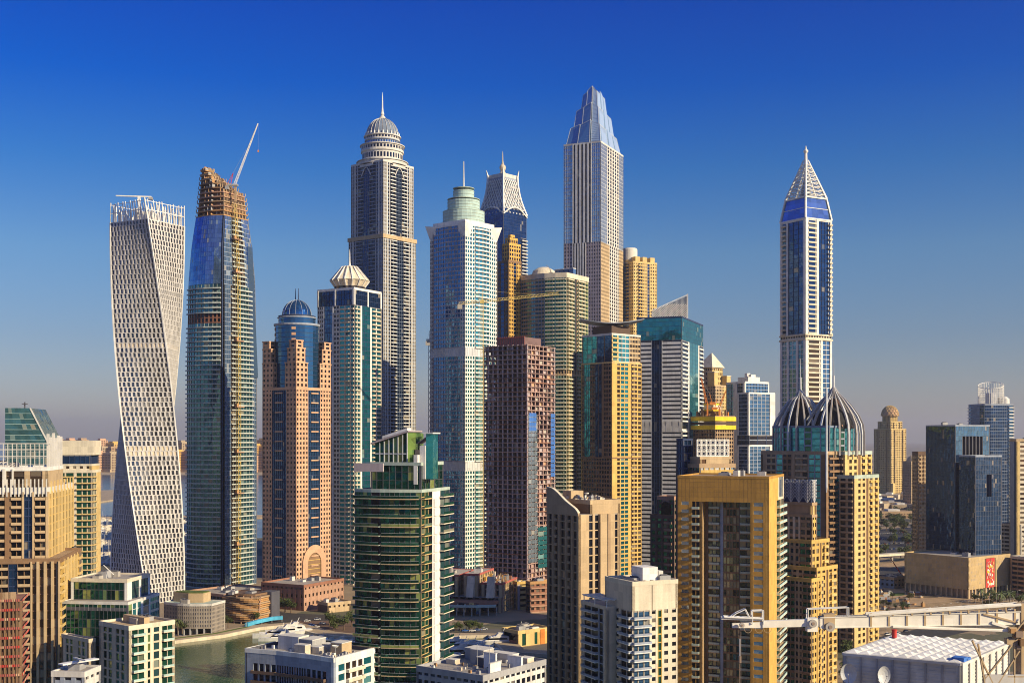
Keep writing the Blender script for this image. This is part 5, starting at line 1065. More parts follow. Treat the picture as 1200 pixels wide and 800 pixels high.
def beige_wave():
    D = 520; b = Bld('wave_top_tower', 'tan tower with dark window columns and a downward curving parapet wall', D, 641, 678, 727, near=True, yv=800)
    z = b.z; w, d = b.w, b.d; zc = z(603); S = lambda k, m='tan', o=0: (k, 'S', dict(wm=m, out=o))
    g = dict(wm='tan', gm='g_dark', n=1, pw=.2, sh=.14, sm='tan', rec=.5); gb = dict(g, n=1, bo=.7, bw=.6, ph=.9, bm='tan')
    f = [S(.05, 'tan'), (.13, 'W', g), S(.06, 'tan', .4), (.13, 'C', gb), S(.06, 'tan', .4), (.16, 'W', g), S(.06, 'tan', .4), (.13, 'C', gb), S(.05, 'tan', .4), (.12, 'W', g), S(.05, 'tan')]
    gr = dict(wm='beige', gm='g_dark', n=1, pw=.15, sh=.12, sm='beige', rec=.5)  # beige for the sunlit side, tan for the shaded front: light painted in
    r = [S(.24, 'beige'), (.10, 'W', gr), S(.04, 'beige'), (.10, 'W', gr), S(.17, 'beige', 1.2), S(.06, 'tan', 1.6), S(.13, 'beige', .8), (.10, 'W', gr), S(.06, 'beige')]
    boxbody(b, 0, zc, f, r, 3.6, par=0, clutter=0)
    Q = b.rect(0, w-1, d*.72, .3, d*.14); z2 = z(589)
    boxbody(b, zc, z2, [(1, 'S', dict(wm='umber'))], [(1, 'S', dict(wm='beige'))], 6, poly=Q, parm='beige', clutter=0, par=1.0, roof='tan')
    m = b.mb('parapet_wall'); n = 12  # curved wall along the front
    zz = lambda t: z(601)+(z(573)-z(601))*(1-t)**.75*(1+.12*sin(t*pi*2))
    for i in range(n):
        t0, t1 = i/n, (i+1)/n; xa, xb = -w/2+w*t0, -w/2+w*t1
        m.hexa([(xa, -d/2-.3, zc-.6), (xb, -d/2-.3, zc-.6), (xb, -d/2+.5, zc-.6), (xa, -d/2+.5, zc-.6), (xa, -d/2-.3, zz(t0)), (xb, -d/2-.3, zz(t1)), (xb, -d/2+.5, zz(t1)), (xa, -d/2+.5, zz(t0))], 'tan')
        m.hexa([(xa, -d/2-.5, zz(t0)), (xb, -d/2-.5, zz(t1)), (xb, -d/2+.8, zz(t1)), (xa, -d/2+.8, zz(t0)), (xa, -d/2-.5, zz(t0)+.4), (xb, -d/2-.5, zz(t1)+.4), (xb, -d/2+.8, zz(t1)+.4), (xa, -d/2+.8, zz(t0)+.4)], 'ivory')
    for i in range(26):
        x, y = random.uniform(-w*.4, w*.42), random.uniform(-d*.18, d*.44); s_ = random.uniform(.5, 1.2); m = b.mb('roof_plant', i); hh = random.uniform(1, 2.6)
        m.box(x-s_, x+s_, y-s_*.7, y+s_*.7, z2+.1, z2+hh, random.choice(['offwhite', 'grey', 'cream', 'concrete'])); m.box(x-s_*.6, x+s_*.6, y-s_*.5, y+s_*.5, z2+hh+.002, z2+hh+.25, 'greydark')
    b.mb('stair_head').box(-w*.42, -w*.16, -d*.18, d*.12, z2+.1, z(577), 'beige'); m = b.mb('satellite_dish'); m.lathe([(.1, z2+3), (.9, z2+3.3), (1.1, z2+3.8)], 'white', 12, w*.1, 0); m.beam((w*.1, 0, z2), (w*.1, 0, z2+3), .15, 'grey')
    b.done()
beige_wave()

def cream_corner():
    D = 470; b = Bld('cream_balcony_tower', 'cream block with wrap around corner balconies and roof pergola in the foreground', D, 709, 741, 794.5, near=True, yv=800)
    z = b.z; w, d = b.w, b.d; zt = z(684); z0 = z(716)
    wi = dict(wm='ivory', gm='g_dark', n=2, pw=.5, sh=.52, rec=.3); bc = dict(wm='ivory', gm='g_dark', n=2, pw=.1, sh=.12, bo=1.7, bw=1, ph=.85, bm='white', rm='bluegrey')
    f = [(.58, 'W', dict(wi, wm='cream')), (.42, 'C', dict(bc, wm='cream', gm='g_brown'))]; r = [(.38, 'C', dict(bc, gm='g_blue', n=3)), (.17, 'W', dict(wi, n=1)), (.10, 'W', dict(wm='gold', gm='g_green', n=1, pw=.3, sh=.12)), (.35, 'W', wi)]
    boxbody(b, 0, z0, f, r, 3.35, par=0, clutter=0)
    boxbody(b, z0, zt, [(1, 'S', dict(wm='cream'))], [(.42, 'S', dict(wm='ivory')), (.02, 'S', dict(wm='umber', out=-.6)), (.56, 'S', dict(wm='ivory'))], 12, par=.9, clutter=3, parm='ivory', roof='concrete')
    m = b.mb('stair_head'); m.box(-w*.1, w*.30, -d*.15, d*.18, zt+.1, z(667), 'white'); m.box(w*.02, w*.30, d*.2, d*.3, zt+.1, z(672), 'offwhite')
    for i in range(4): m = b.mb('roof_beam', i); y = -d*.42+i*3.2; m.box(-w*.45, w*.4, y-.3, y+.3, zt+.05, zt+.7, 'cream')
    DD = 480; Q = polypx(b, DD, 681, 711, 740, d=16); zw = lz(DD, 712)
    boxbody(b, 0, zw, [(.12, 'S', dict(wm='cream')), (.56, 'C', dict(bc, wm='cream', gm='g_black', n=2)), (.2, 'W', dict(wm='bluegrey', gm='g_black', n=1, pw=.3, sh=.1)), (.12, 'S', dict(wm='cream'))], [(1, 'S', dict(wm='cream'))], 3.35, poly=Q, parm='cream', clutter=0, par=.6)
    pg = b.mb('pergola'); (xa, ya), (xb, yb) = Q[0], Q[1]
    for i in range(9): x = lerp(xa+2.5, xb, i/8); pg.box(x-.12, x+.12, ya-.8, ya+8, zw+3.1, zw+3.4, 'white')
    for y in (ya, ya+3.5, ya+7): pg.box(xa+2, xb+.5, y-.15, y+.15, zw+2.7, zw+3.09, 'white')
    for x in (xa+2.6, (xa+xb)/2+1, xb): pg.box(x-.15, x+.15, ya-.15, ya+.15, zw, zw+2.69, 'white')
    b.done()
cream_corner()

def green_balconies():
    D = 450; b = Bld('green_balcony_tower', 'dark green glass tower ringed by pale curved balconies under slanted glass fins', D, 418, 494, 527, near=True, yv=800)
    z = b.z; w, d = b.w, b.d; zt = z(565); fh = 3.5; nf = int(zt/fh); zt = nf*fh
    arc = [(-w/2+w*t, -d/2-3.2*sin(pi*min(1, .15+t*.85))) for t in (0, .14, .28, .42, .56, .7, .85, 1)]
    gl = dict(wm='greydark', gm='g_bottle', n=2, pw=.08, sh=.10, rec=.15, pm='greydark', sm='greydark'); dark = dict(gl, gm='g_black', n=1)
    for i, (A, B_) in enumerate(zip(arc, arc[1:])): facade(b, A, B_, 0, zt, [(1, 'W', dark if i == 2 else gl)], fh)
    P1 = arc[-1]; facade(b, P1, (w/2, d/2), 0, zt, [(.24, 'W', dict(gl, gm='g_green', wm='gold', pm='goldpale', sm='goldpale', sh=.3)), (.13, 'W', dark), (.28, 'S', dict(wm='white')), (.35, 'W', dict(gl, gm='g_sea'))], fh)  # gold bay and its goldpale balconies: yellow sunlight put into the colour
    facade(b, (w/2, d/2), (-w/2, d/2), 0, zt, [(1, 'W', gl)], fh, low=True); facade(b, (-w/2, d/2), arc[0], 0, zt, [(1, 'W', gl)], fh, low=True)
    full = arc+[(w/2, d/2), (-w/2, d/2)]; roofing(b, full, zt, parm='palegreen', clutter=0, par=.3)
    for k in range(nf):
        zz = k*fh; off = 1.5; groups = (((0, 1, 2), 'a'), ((3, 4, 5, 6), 'b')) if k < nf-3 else (((0, 1, 2, 3, 4, 5, 6), 'c'),)
        for seg, key in groups:
            m = MB(); rl = MB(); pts = [arc[i] for i in seg]+[arc[seg[-1]+1]]
            if key != 'a': pts[-1] = (pts[-1][0]-1.2, pts[-1][1])
            if key == 'b': pts[0] = (pts[0][0]+1.0, pts[0][1])
            for A, B_ in zip(pts, pts[1:]):
                L, nv, M = mapper(A, B_); bx(m, M, -.05, L+.05, -.1, off, zz, zz+.3, 'palegreen'); bx(m, M, -.05, L+.05, off+.002, off+.06, zz, zz+.31, 'beige')
                rl.face([M(0, off-.05, zz+.4), M(L, off-.05, zz+.4), M(L, off-.05, zz+1.35), M(0, off-.05, zz+1.35)], 'g_bottle', (k, 0)); bx(rl, M, 0, L, off-.1, off, zz+1.36, zz+1.42, 'silver')
            m.add(rl); b.item('balcony', m, b.score((0, -d/2, zz), (0, -1)))
        L, nv, M = mapper(P1, (w/2, d/2)); m = MB()
        for u0, u1, o, mt in ((0, .24, 1.3, 'goldpale'), (.62, 1.0, 1.9, 'ivory')):
            m = MB(); bx(m, M, L*u0, L*u1, -.1, o, zz, zz+.36, mt); bx(m, M, L*u0, L*u1, o-.08, o, zz+.37, zz+1.35, 'g_green'); b.item('side_balcony', m, b.score((w/2, 0, zz), (1, 0)))
        if k < nf-1: m = b.mb('white_wall'); bx(m, M, L*.41, L*.58, .05, .5, zz+.1, zz+fh-.35, 'white')
    # crown
    c1 = dict(wm='greydark', gm='g_bottle', n=3, pw=.08, sh=.05, rec=.15); top2 = z(543)
    Q = b.rect(0, w*.78, d*.8, w*.04, d*.03); boxbody(b, zt, top2, [(1, 'W', dict(c1, n=8))], [(1, 'W', dict(c1, n=5))], 3.4, poly=Q, parm='palegreen', par=.4, clutter=0)
    b.mb('terrace_wall').box(-w/2-1, -w*.08, -d/2-.5, -d/2+.2, z(553), z(543), 'mauve')
    m = b.mb('glass_fin', 0); x0, x1, y0, y1 = -w*.30, w*.20, -d*.32, d*.02; za, zb, zc = top2, z(520), z(507)
    n = 7
    for i in range(n):
        xa, xb = lerp(x0, x1, i/n), lerp(x0, x1, (i+1)/n); ha, hb = lerp(zb, zc, i/n), lerp(zb, zc, (i+1)/n)
        m.hexa([(xa, y0, za), (xb, y0, za), (xb, y1, za), (xa, y1, za), (xa, y0, ha), (xb, y0, hb), (xb, y1, hb), (xa, y1, ha)], 'g_bottle', (i, 0)); m.beam((xb, y0-.1, za), (xb, y0-.1, hb), .22, 'silver')
    m.box(x0, x1, y0-.2, y0-.02, za+3.4, za+3.8, 'silver')
    m = b.mb('slanted_roof', 0); m.hexa([(x0-1.5, y0-1, zb-.2), (x1+.8, y0-1, zc+.4), (x1+.8, y1+3, zc+.4), (x0-1.5, y1+3, zb-.2), (x0-1.5, y0-1, zb+.4), (x1+.8, y0-1, zc+1), (x1+.8, y1+3, zc+1), (x0-1.5, y1+3, zb+.4)], 'mauve')
    m.hexa([(x0-1.5, y1, zb+2), (x1*.2, y1, zc+1), (x1*.2, y1+4, zc+1), (x0-1.5, y1+4, zb+2), (x0-1.5, y1, zb+3), (x1*.2, y1, zc+2), (x1*.2, y1+4, zc+2), (x0-1.5, y1+4, zb+3)], 'white')
    m = b.mb('glass_fin', 1); xa = x1+.01; m.hexa([(xa, y0, za), (xa+2.6, y0+2, za), (xa+2.6, y1, za), (xa, y1, za), (xa, y0, zc), (xa+2.6, y0+2, zc), (xa+2.6, y1, zc), (xa, y1, zc)], 'g_lime')
    m = b.mb('crown_wall'); xb = x1+2.7; m.box(xb, xb+2.2, y0+1, y1, za-5, z(527), 'beige'); m.box(xb+2.25, xb+4.6, y0+.5, y0+2.5, za-6, z(522), 'white'); m.box(xb+.6, xb+2.2, y0-1.5, y0+.9, za-8, z(533), 'white')
    m = b.mb('glass_fin', 2); xc = xb+4.65; m.hexa([(xc, y0+1, za-6), (xc+2.4, y0+2, za-6), (xc+2.4, y0+7, za-6), (xc, y0+7, za-6), (xc, y0+1, z(508)), (xc+2.4, y0+2, z(508)), (xc+2.4, y0+7, z(508)), (xc, y0+7, z(508))], 'g_teal'); m.box(xc-1, xc+3.2, y0, y0+7.5, z(508)+.01, z(508)+.5, 'white')
    m = b.mb('slanted_roof', 1); m.hexa([(xb-.6, y0+3, z(521)), (xc, y0+3, z(511)), (xc, y0+9, z(511)), (xb-.6, y0+9, z(521)), (xb-.6, y0+3, z(520)), (xc, y0+3, z(510)), (xc, y0+9, z(510)), (xb-.6, y0+9, z(520))], 'mauve')
    b.done()
green_balconies()

def bottom_roofs():
    D = 430; b = Bld('white_office_block', 'white tiled block with dark balcony ledges and cluttered roof at the bottom', D, 287, 391, 440, cat='building', near=True, th=38)
    z = b.z; w, d = b.w, b.d; zt = z(771); zs = z(788); fl = 3.5
    shade_tile = dict(wm='bluegrey'); f = [(.08, 'S', shade_tile), (.84, 'C', dict(wm='bluegrey', gm='g_dark', n=12, pw=.25, sh=.12, bo=1.6, bw=.97, ph=.8, bm='brown', rm='brown', bn=3)), (.08, 'S', shade_tile)]  # white front coloured bluegrey: its bluish shade is painted into the tiles
    r = [(.1, 'S', dict(wm='white')), (.16, 'W', dict(wm='white', gm='g_teal', n=1, pw=.1, sh=.3)), (.44, 'C', dict(wm='white', gm='g_brown', n=3, pw=.3, sh=.3, bo=1.5, bw=.9, ph=.9, bm='ivory')), (.2, 'W', dict(wm='white', gm='g_teal', n=1, pw=.1, sh=.3)), (.1, 'S', dict(wm='white'))]
    P = [(-w/2, -d/2), (-w/6, -d/2+1.6), (w/6, -d/2+1.6), (w/2, -d/2), (w/2, d/2), (-w/2, d/2)]
    for i in range(3): facade(b, P[i], P[i+1], 0, zs, [f[1]] if i == 1 else ([f[0], (.25, 'C', dict(f[1][2], n=4, bn=1))] if i == 0 else [(.25, 'C', dict(f[1][2], n=4, bn=1)), f[2]]), fl); facade(b, P[i], P[i+1], zs, zt, [(1, 'S', shade_tile)], 20)
    facade(b, P[3], P[4], 0, z(780), r, fl); facade(b, P[3], P[4], z(780), zt, [(1, 'S', dict(wm='white'))], 20); facade(b, P[4], P[5], 0, zt, [(1, 'W', f[1][2])], fl, low=True); facade(b, P[5], P[0], 0, zt, [(1, 'W', f[1][2])], fl, low=True)
    roofing(b, P, zt-1.4, 'concrete', 1.5, 'white', 0, band=.1)
    se = b.mb('tile_joint')
    for i in range(3):
        L, nv, M = mapper(P[i], P[i+1])
        for j in range(1, 12): u = L*j/12; bx(se, M, u-.03, u+.03, -.02, .01, zs, zt-.2, 'grey')
        for k in range(1, 5): zz = lerp(zs, zt, k/5); bx(se, M, 0, L, -.02, .012, zz-.03, zz+.03, 'grey')
    z0 = zt-1.3; rd = random.Random(5)
    for i, (x, y, a, c, h, mt) in enumerate(((-.22, .05, 5, 3, 5, 'offwhite'), (-.02, .1, 3, 4, 4.4, 'grey'), (.08, -.05, 3.4, 2, 2.4, 'concrete'), (.30, .1, 2.6, 3, 4.2, 'beige'), (-.38, .22, 2, 2, 2, 'white'), (.16, .25, 5, 2, 2.2, 'bluegrey'), (.02, -.22, 2.5, 1.6, 3.4, 'cream'))):
        m = b.mb('roof_block', i); m.box(x*w-a, x*w+a, y*d-c, y*d+c, z0, z0+h, mt); m.box(x*w-a-.15, x*w+a+.15, y*d-c-.15, y*d+c+.15, z0+h+.002, z0+h+.3, 'offwhite')
    for i in range(44):
        x, y, s_ = rd.uniform(-.44, .44)*w, rd.uniform(-.38, .42)*d, rd.uniform(.35, .9); m = b.mb('air_conditioner', i); h = rd.uniform(.8, 1.6); m.box(x-s_, x+s_, y-s_*.6, y+s_*.6, z0, z0+h, rd.choice(['offwhite', 'white', 'cream', 'grey'])); m.lathe([(s_*.45, z0+h), (s_*.45, z0+h+.15)], 'greydark', 8, x, y)
    m = b.mb('satellite_dish'); m.beam((w*.33, -d*.1, z0), (w*.33, -d*.1, z0+3), .12, 'grey'); m.lathe([(.1, z0+3), (.9, z0+3.25), (1.3, z0+3.8), (1.25, z0+3.8), (.85, z0+3.35), (.05, z0+3.1)], 'white', 14, w*.33, -d*.1); b.done()
    D = 400; b = Bld('grey_roof_block', 'low grey roof with pale ventilation boxes and dish at the bottom middle', D, 488, 566, 640, cat='building', near=True, th=38)
    z = b.z; w, d = b.w, b.d; zt = z(795); wi = dict(wm='grey', gm='g_dark', cw=3, pw=.3, sh=.45); boxbody(b, 0, zt, [(1, 'W', wi)], [(1, 'W', dict(wi, wm='offwhite'))], 3.5, clutter=0, parm='grey', par=1.2)
    for i, (x, y, a, c, h, mt) in enumerate(((-.3, .25, 4, 3, 4, 'grey'), (-.1, .1, 3, 3, 5, 'concrete'), (.08, -.02, 2.4, 2.5, 3.4, 'greydark'), (.22, -.1, 2.6, .4, 5.6, 'white'), (.05, .3, 5, 2, 3, 'offwhite'), (.38, -.2, .4, 3, 3.4, 'white'), (.4, .1, 3, .5, 4, 'white'), (.38, .3, 2, 2, 2.4, 'cream'), (-.35, -.1, 2, 1.4, 1.6, 'cream'))):
        m = b.mb('roof_block', i); m.box(x*w-a, x*w+a, y*d-c, y*d+c, zt+.05, zt+h, mt); m.box(x*w-a-.12, x*w+a+.12, y*d-c-.12, y*d+c+.12, zt+h+.002, zt+h+.25, 'offwhite')
    for i in range(34):
        x, y, s_ = rd.uniform(-.45, .45)*w, rd.uniform(-.42, .45)*d, rd.uniform(.3, .9); m = b.mb('air_conditioner', i); h = rd.uniform(.7, 1.6); m.box(x-s_, x+s_, y-s_*.6, y+s_*.6, zt+.05, zt+h, rd.choice(['offwhite', 'white', 'cream', 'grey', 'timber'])); m.lathe([(s_*.45, zt+h), (s_*.45, zt+h+.15)], 'greydark', 8, x, y)
    for i, x in enumerate((.12, .3)): m = b.mb('antenna', i); m.beam((x*w, -d*.2, zt), (x*w, -d*.2, zt+9), .1, 'grey')
    b.done()
    D = 300; b = Bld('grey_rooftop_house', 'grey rooftop with crossed white slabs in the bottom left corner', D, 60, 99, 118, cat='building', near=True)
    z = b.z; w, d = b.w, b.d; zt = z(789); boxbody(b, 0, zt, [(1, 'W', dict(wm='bluegrey', gm='g_dark', cw=3, pw=.4, sh=.5))], [(1, 'W', dict(wm='offwhite', gm='g_dark', cw=3, pw=.4, sh=.5))], 3.5, clutter=0, parm='offwhite', par=.5)
    for i, (p, q) in enumerate((((-.45, -.2), (.4, .3)), ((-.3, .4), (.3, -.35)))):
        m = b.mb('roof_slab', i); x0, y0, x1, y1 = p[0]*w, p[1]*d, q[0]*w, q[1]*d; zz = zt+1.6+i*.7
        m.hexa([(x0, y0, zz), (x0+1.8, y0-1, zz), (x1+1.8, y1-1, zz+.8), (x1, y1, zz+.8), (x0, y0, zz+.35), (x0+1.8, y0-1, zz+.35), (x1+1.8, y1-1, zz+1.15), (x1, y1, zz+1.15)], 'white')
    m = b.mb('roof_block'); m.box(-w*.2, w*.15, -d*.1, d*.3, zt, zt+1.5, 'grey'); b.done()
bottom_roofs()

def left_group():
    D = 500; b = Bld('finned_stepped_tower', 'brown and gold stepped tower striped by pale vertical fins with roof pergola', D, -62, 70, 95, near=True, yv=800)
    z = b.z; w, d = b.w, b.d; zB = z(657)
    fin = dict(wm='brown', gm='g_brown', cw=3.6, pw=.34, sh=.12, pout=.7, pm='beige', sm='brown', rec=.6, sout=-.45); bc = dict(wm='umber', gm='g_black', n=2, pw=.08, sh=.2, bo=.9, bw=.9, ph=.9, bm='tan', rm='beige', rec=.8); dk = dict(wm='navy', gm='g_deep', n=2, pw=.08, sh=.1)
    gfin = dict(wm='umber', gm='g_brown', n=3, pw=.40, sh=.12, sout=-.2, pout=.15, pm='goldpale', sm='gold', rec=.4); gbc = dict(bc, wm='gold', bm='goldpale', rm='goldpale', gm='g_dark')  # gold for the sunlit side, browns for the shaded front: light painted in
    boxbody(b, 0, zB, [(.30, 'W', fin), (.08, 'C', bc), (.04, 'W', fin), (.12, 'C', bc), (.08, 'W', dk), (.12, 'C', bc), (.26, 'W', dict(fin, cw=2.9))], [(.2, 'C', gbc), (.62, 'W', dict(gfin, n=4, rec=.6)), (.18, 'C', gbc)], 3.55, parm='umber', clutter=0, roof='tan')
    DA = 512; A = polypx(b, DA, -55, 57, 86.5); zA = lz(DA, 576)
    boxbody(b, zB, zA, [(.42, 'W', fin), (.12, 'C', bc), (.06, 'S', dict(wm='umber', out=.3)), (.12, 'C', bc), (.02, 'S', dict(wm='beige', out=.6)), (.09, 'W', dk), (.02, 'S', dict(wm='beige', out=.6)), (.12, 'C', bc), (.03, 'S', dict(wm='beige', out=.5))], [(.25, 'W', dict(gfin, n=2)), (.75, 'W', dict(gfin, n=6, gm='g_dark'))], 3.55, poly=A, parm='offwhite', clutter=0, par=2)
    DC = 516; C = polypx(b, DC, -50, 56, 74); zC = lz(DC, 549)
    boxbody(b, zA, zC, [(.62, 'W', dict(fin, wm='grey', pm='offwhite', sh=.1)), (.12, 'W', dict(wm='darkbrown', gm='g_brown', n=1, pw=.1, sh=.05)), (.06, 'S', dict(wm='beige')), (.14, 'W', dict(wm='darkbrown', gm='g_brown', n=1, pw=.1, sh=.05)), (.06, 'S', dict(wm='beige'))], [(1, 'S', dict(wm='beige'))], 3.4, poly=C, parm='white', par=.8, clutter=2)
    f = b.mb('vertical_fin')
    for P_, zt_, n in ((A, zA, 24), (B_ if False else b.rect(), zB, 0)):
        if n:
            L, nv, M = mapper(P_[0], P_[1])
            for j in range(n): u = (j+.5)*L/n; bx(f, M, u-.22, u+.22, .1, .6, zt_-2, zt_+5.5, 'offwhite')
            L, nv, M = mapper(P_[1], P_[2])
            for j in range(8): u = (j+.5)*L/8; bx(f, M, u-.3, u+.3, .1, .65, zt_-2, zt_+4.5, 'goldpale')
    pg = b.mb('pergola'); L, nv, M = mapper(C[0], C[1])
    for j in range(21): u = L*j/20; bx(pg, M, u-.14, u+.14, -1, -.6, zC, lz(DC, 519), 'offwhite'); bx(pg, M, u-.12, u+.12, -6, -.59, lz(DC, 520), lz(DC, 519.2), 'offwhite')
    for y in (519, 526, 534): bx(pg, M, 0, L, -.98, -.62, lz(DC, y+1), lz(DC, y), 'offwhite')
    L, nv, M = mapper(C[1], C[2])
    for j in range(6): u = L*(.15+.85*j/5); m = b.mb('vent_pipe', j); bx(m, M, u-.5, u+.5, -1.4, -.4, zA, lz(DC, (508, 512, 507, 513, 510, 511)[j]), 'offwhite')
    b.done()
    # sloped green glass prism
    D = 700; b = Bld('sloped_glass_tower', 'green glass wedge tower with slanted right edge at the left border', D, 6, 40, 55, th=12, near=True, yv=550)
    z = b.z; w, d = b.w, b.d; gl = dict(wm='grey', gm='g_sea', n=10, pw=.03, sh=.05, rec=.1); zb = z(522)
    w2 = X(55, D)-X(6, D); x0 = -w/2
    Q = [(x0, -d/2), (x0+w2, -d/2), (x0+w2, d/2+8), (x0, d/2+8)]
    boxbody(b, 0, zb, [(1, 'W', gl)], [(1, 'W', gl)], 3.6, poly=Q, par=0, clutter=0)
    zt = z(478); n = 7; xr = lambda t: x0+w2*lerp(1, .56, t); m = b.mb('glass_wedge')
    for k in range(n):
        t0, t1 = k/n, (k+1)/n; za, zc = lerp(zb, zt, t0), lerp(zb, zt, t1)
        for j in range(8):
            a0, a1, c0, c1 = lerp(x0, xr(t0), j/8), lerp(x0, xr(t0), (j+1)/8), lerp(x0, xr(t1), j/8), lerp(x0, xr(t1), (j+1)/8)
            m.face([(a0, -d/2-.1, za), (a1, -d/2-.1, za), (c1, -d/2-.1, zc), (c0, -d/2-.1, zc)], 'g_sea', (j, k))
        m.face([(xr(t0), -d/2-.1, za), (xr(t0), d/2+8, za), (xr(t1), d/2+8, zc), (xr(t1), -d/2-.1, zc)], 'g_sea', (k, 1)); m.face([(x0, d/2+8, za), (x0, -d/2, za), (x0, -d/2, zc), (x0, d/2+8, zc)], 'g_sea', (k, 2)); m.face([(xr(t0), d/2+8, za), (x0, d/2+8, za), (x0, d/2+8, zc), (xr(t1), d/2+8, zc)], 'g_sea', (k, 2))
        b.mb('mullion').box(x0, xr(t0), -d/2-.25, -d/2-.12, za-.1, za+.1, 'seafoam')
    m.face([(x0, -d/2, zt), (xr(1), -d/2, zt), (xr(1), d/2+8, zt), (x0, d/2+8, zt)], 'roofgrey')
    b.mb('edge_beam').beam((xr(0)+.2, -d/2-.3, zb), (xr(1)+.2, -d/2-.3, zt), .5, 'offwhite'); b.mb('mast').beam((x0+7, 0, zt), (x0+7, 0, zt+4), .5, 'greydark'); b.mb('mast').box(x0+5.5, x0+8.5, -1, 1, zt+2.6, zt+3.1, 'greydark'); b.done()
    # cream tower with green windows
    D = 720; b = Bld('cream_green_tower', 'cream tower with green windows and dark roof band left of the twisted tower', D, 66, 108, 118, near=True, yv=690)
    z = b.z; w, d = b.w, b.d; wi = dict(wm='cream', gm='g_green', n=2, pw=.3, sh=.4); bc = dict(wm='ivory', gm='g_green', n=2, pw=.15, sh=.3, bo=1.2, bw=.9, ph=.8, bm='ivory')
    bc = dict(bc, wm='umber', sh=.14, ph=.45, bw=.96, pm='cream', sm='umber', bm='goldpale')
    boxbody(b, 0, z(552), [(.5, 'C', bc), (.05, 'S', dict(wm='ivory')), (.17, 'C', dict(bc, n=1)), (.28, 'C', bc)], [(.5, 'C', dict(bc, bm='goldpale')), (.5, 'S', dict(wm='goldpale'))], 3.7, parm='ivory', clutter=0, par=.8)
    boxbody(b, z(552), z(544), [(1, 'W', dict(wm='ivory', gm='g_brown', cw=4, pw=.5, sh=.4))], [(1, 'S', dict(wm='goldpale'))], 4, poly=b.rect(.5), parm='ivory', par=.3, clutter=0)
    boxbody(b, z(544)+.3, z(533), [(1, 'W', dict(wm='navy', gm='g_deep', cw=3, pw=.05, sh=.05))], [(1, 'W', dict(wm='navy', gm='g_deep', cw=3, pw=.05, sh=.05))], 5, poly=b.rect(1), par=0, clutter=0)
    Q = [(x+1.5, y) for x, y in b.rect(1)]; b.mb('roof_house').prism(Q, z(533)+.02, z(516), 'ivory'); b.done()
    # reflective green block
    D = 505; b = Bld('mirror_green_block', 'mirrored green glass block with white fins behind the cream framed block', D, 73, 150, 187, near=True, yv=760)
    z = b.z; gl = dict(wm='greydark', gm='g_bottle', cw=1.9, pw=.06, sh=.06, rec=.1); bd = dict(wm='grey', gm='g_bottle', cw=2, pw=.05, sh=.4, rec=.1, sm='greydark'); r = [(.12, 'W', dict(gl, gm='g_lime', n=1)), (.30, 'W', dict(gl, gm='g_aqua', n=2, wm='white', pw=.3)), (.28, 'W', dict(gl, gm='g_sea', n=1, wm='white', pw=.35)), (.30, 'W', dict(gl, gm='g_aqua', wm='ivory', sh=.3))]
    boxbody(b, 0, z(716), [(1, 'W', gl)], r, 3.6, par=0, clutter=0); boxbody(b, z(716), z(706), [(1, 'W', bd)], r, 3.6, clutter=0, par=.3, parm='offwhite')
    Q = polypx(b, 512, 83, 149, 176); boxbody(b, z(706), lz(512, 680), [(1, 'W', gl)], [(.2, 'S', dict(wm='white')), (.3, 'W', dict(gl, gm='g_sea', n=2)), (.1, 'S', dict(wm='white')), (.3, 'W', dict(gl, gm='g_sea', n=2)), (.1, 'S', dict(wm='white'))], 3.6, poly=Q, parm='ivory', clutter=3, par=.7)
    m = b.mb('roof_crane'); zz = lz(512, 680); m.beam((0, 0, zz), (2, -3, zz+2), .3, 'white'); m.beam((2, -3, zz+2), (-2, -4, zz+6), .2, 'white'); b.done()
    D = 470; b = Bld('cream_framed_block', 'cream framed block with green glazing and balconies beside the water', D, 116, 151, 205, near=True, cat='building')
    z = b.z; w, d = b.w, b.d; wi = dict(wm='cream', gm='g_bottle', n=2, pw=.35, sh=.2, rec=.35); bc = dict(wm='ivory', gm='g_green', n=2, pw=.08, sh=.2, bo=1.4, bw=.95, ph=.8, bm='ivory', rm='seafoam')
    boxbody(b, 0, z(736), [(.12, 'S', dict(wm='cream')), (.34, 'W', wi), (.08, 'S', dict(wm='cream')), (.34, 'W', wi), (.12, 'S', dict(wm='cream'))], [(.06, 'S', dict(wm='ivory')), (.27, 'C', bc), (.06, 'S', dict(wm='ivory')), (.08, 'W', dict(wi, n=1)), (.05, 'S', dict(wm='ivory')), (.14, 'W', dict(wi, gm='g_sea', n=1, pw=.15)), (.05, 'S', dict(wm='ivory')), (.24, 'C', bc), (.05, 'S', dict(wm='ivory'))], 3.6, parm='ivory', clutter=3, par=1, roof='beige')
    Q = b.rect(0, w*.7, d*.12, w*.05, -d*.05); b.mb('stair_head').prism(Q, z(736), z(727), 'beige')
    Q = polypx(b, 480, 72, 104, 112); boxbody(b, 0, lz(480, 750), [(.14, 'S', dict(wm='cream')), (.3, 'W', wi), (.14, 'S', dict(wm='cream')), (.3, 'W', wi), (.12, 'S', dict(wm='cream'))], [(1, 'S', dict(wm='tan'))], 3.6, poly=Q, parm='cream', clutter=0, par=.6); b.done()
    # unfinished frame with red netting
    D = 405; b = Bld('red_netted_frame', 'concrete frame building site wrapped in red edge netting in the left corner', D, -40, 26, 34, near=False, cat='building site')
    z = b.z; w, d = b.w, b.d; zt = z(704); k = 0; zz = 0; co = b.mb('column')
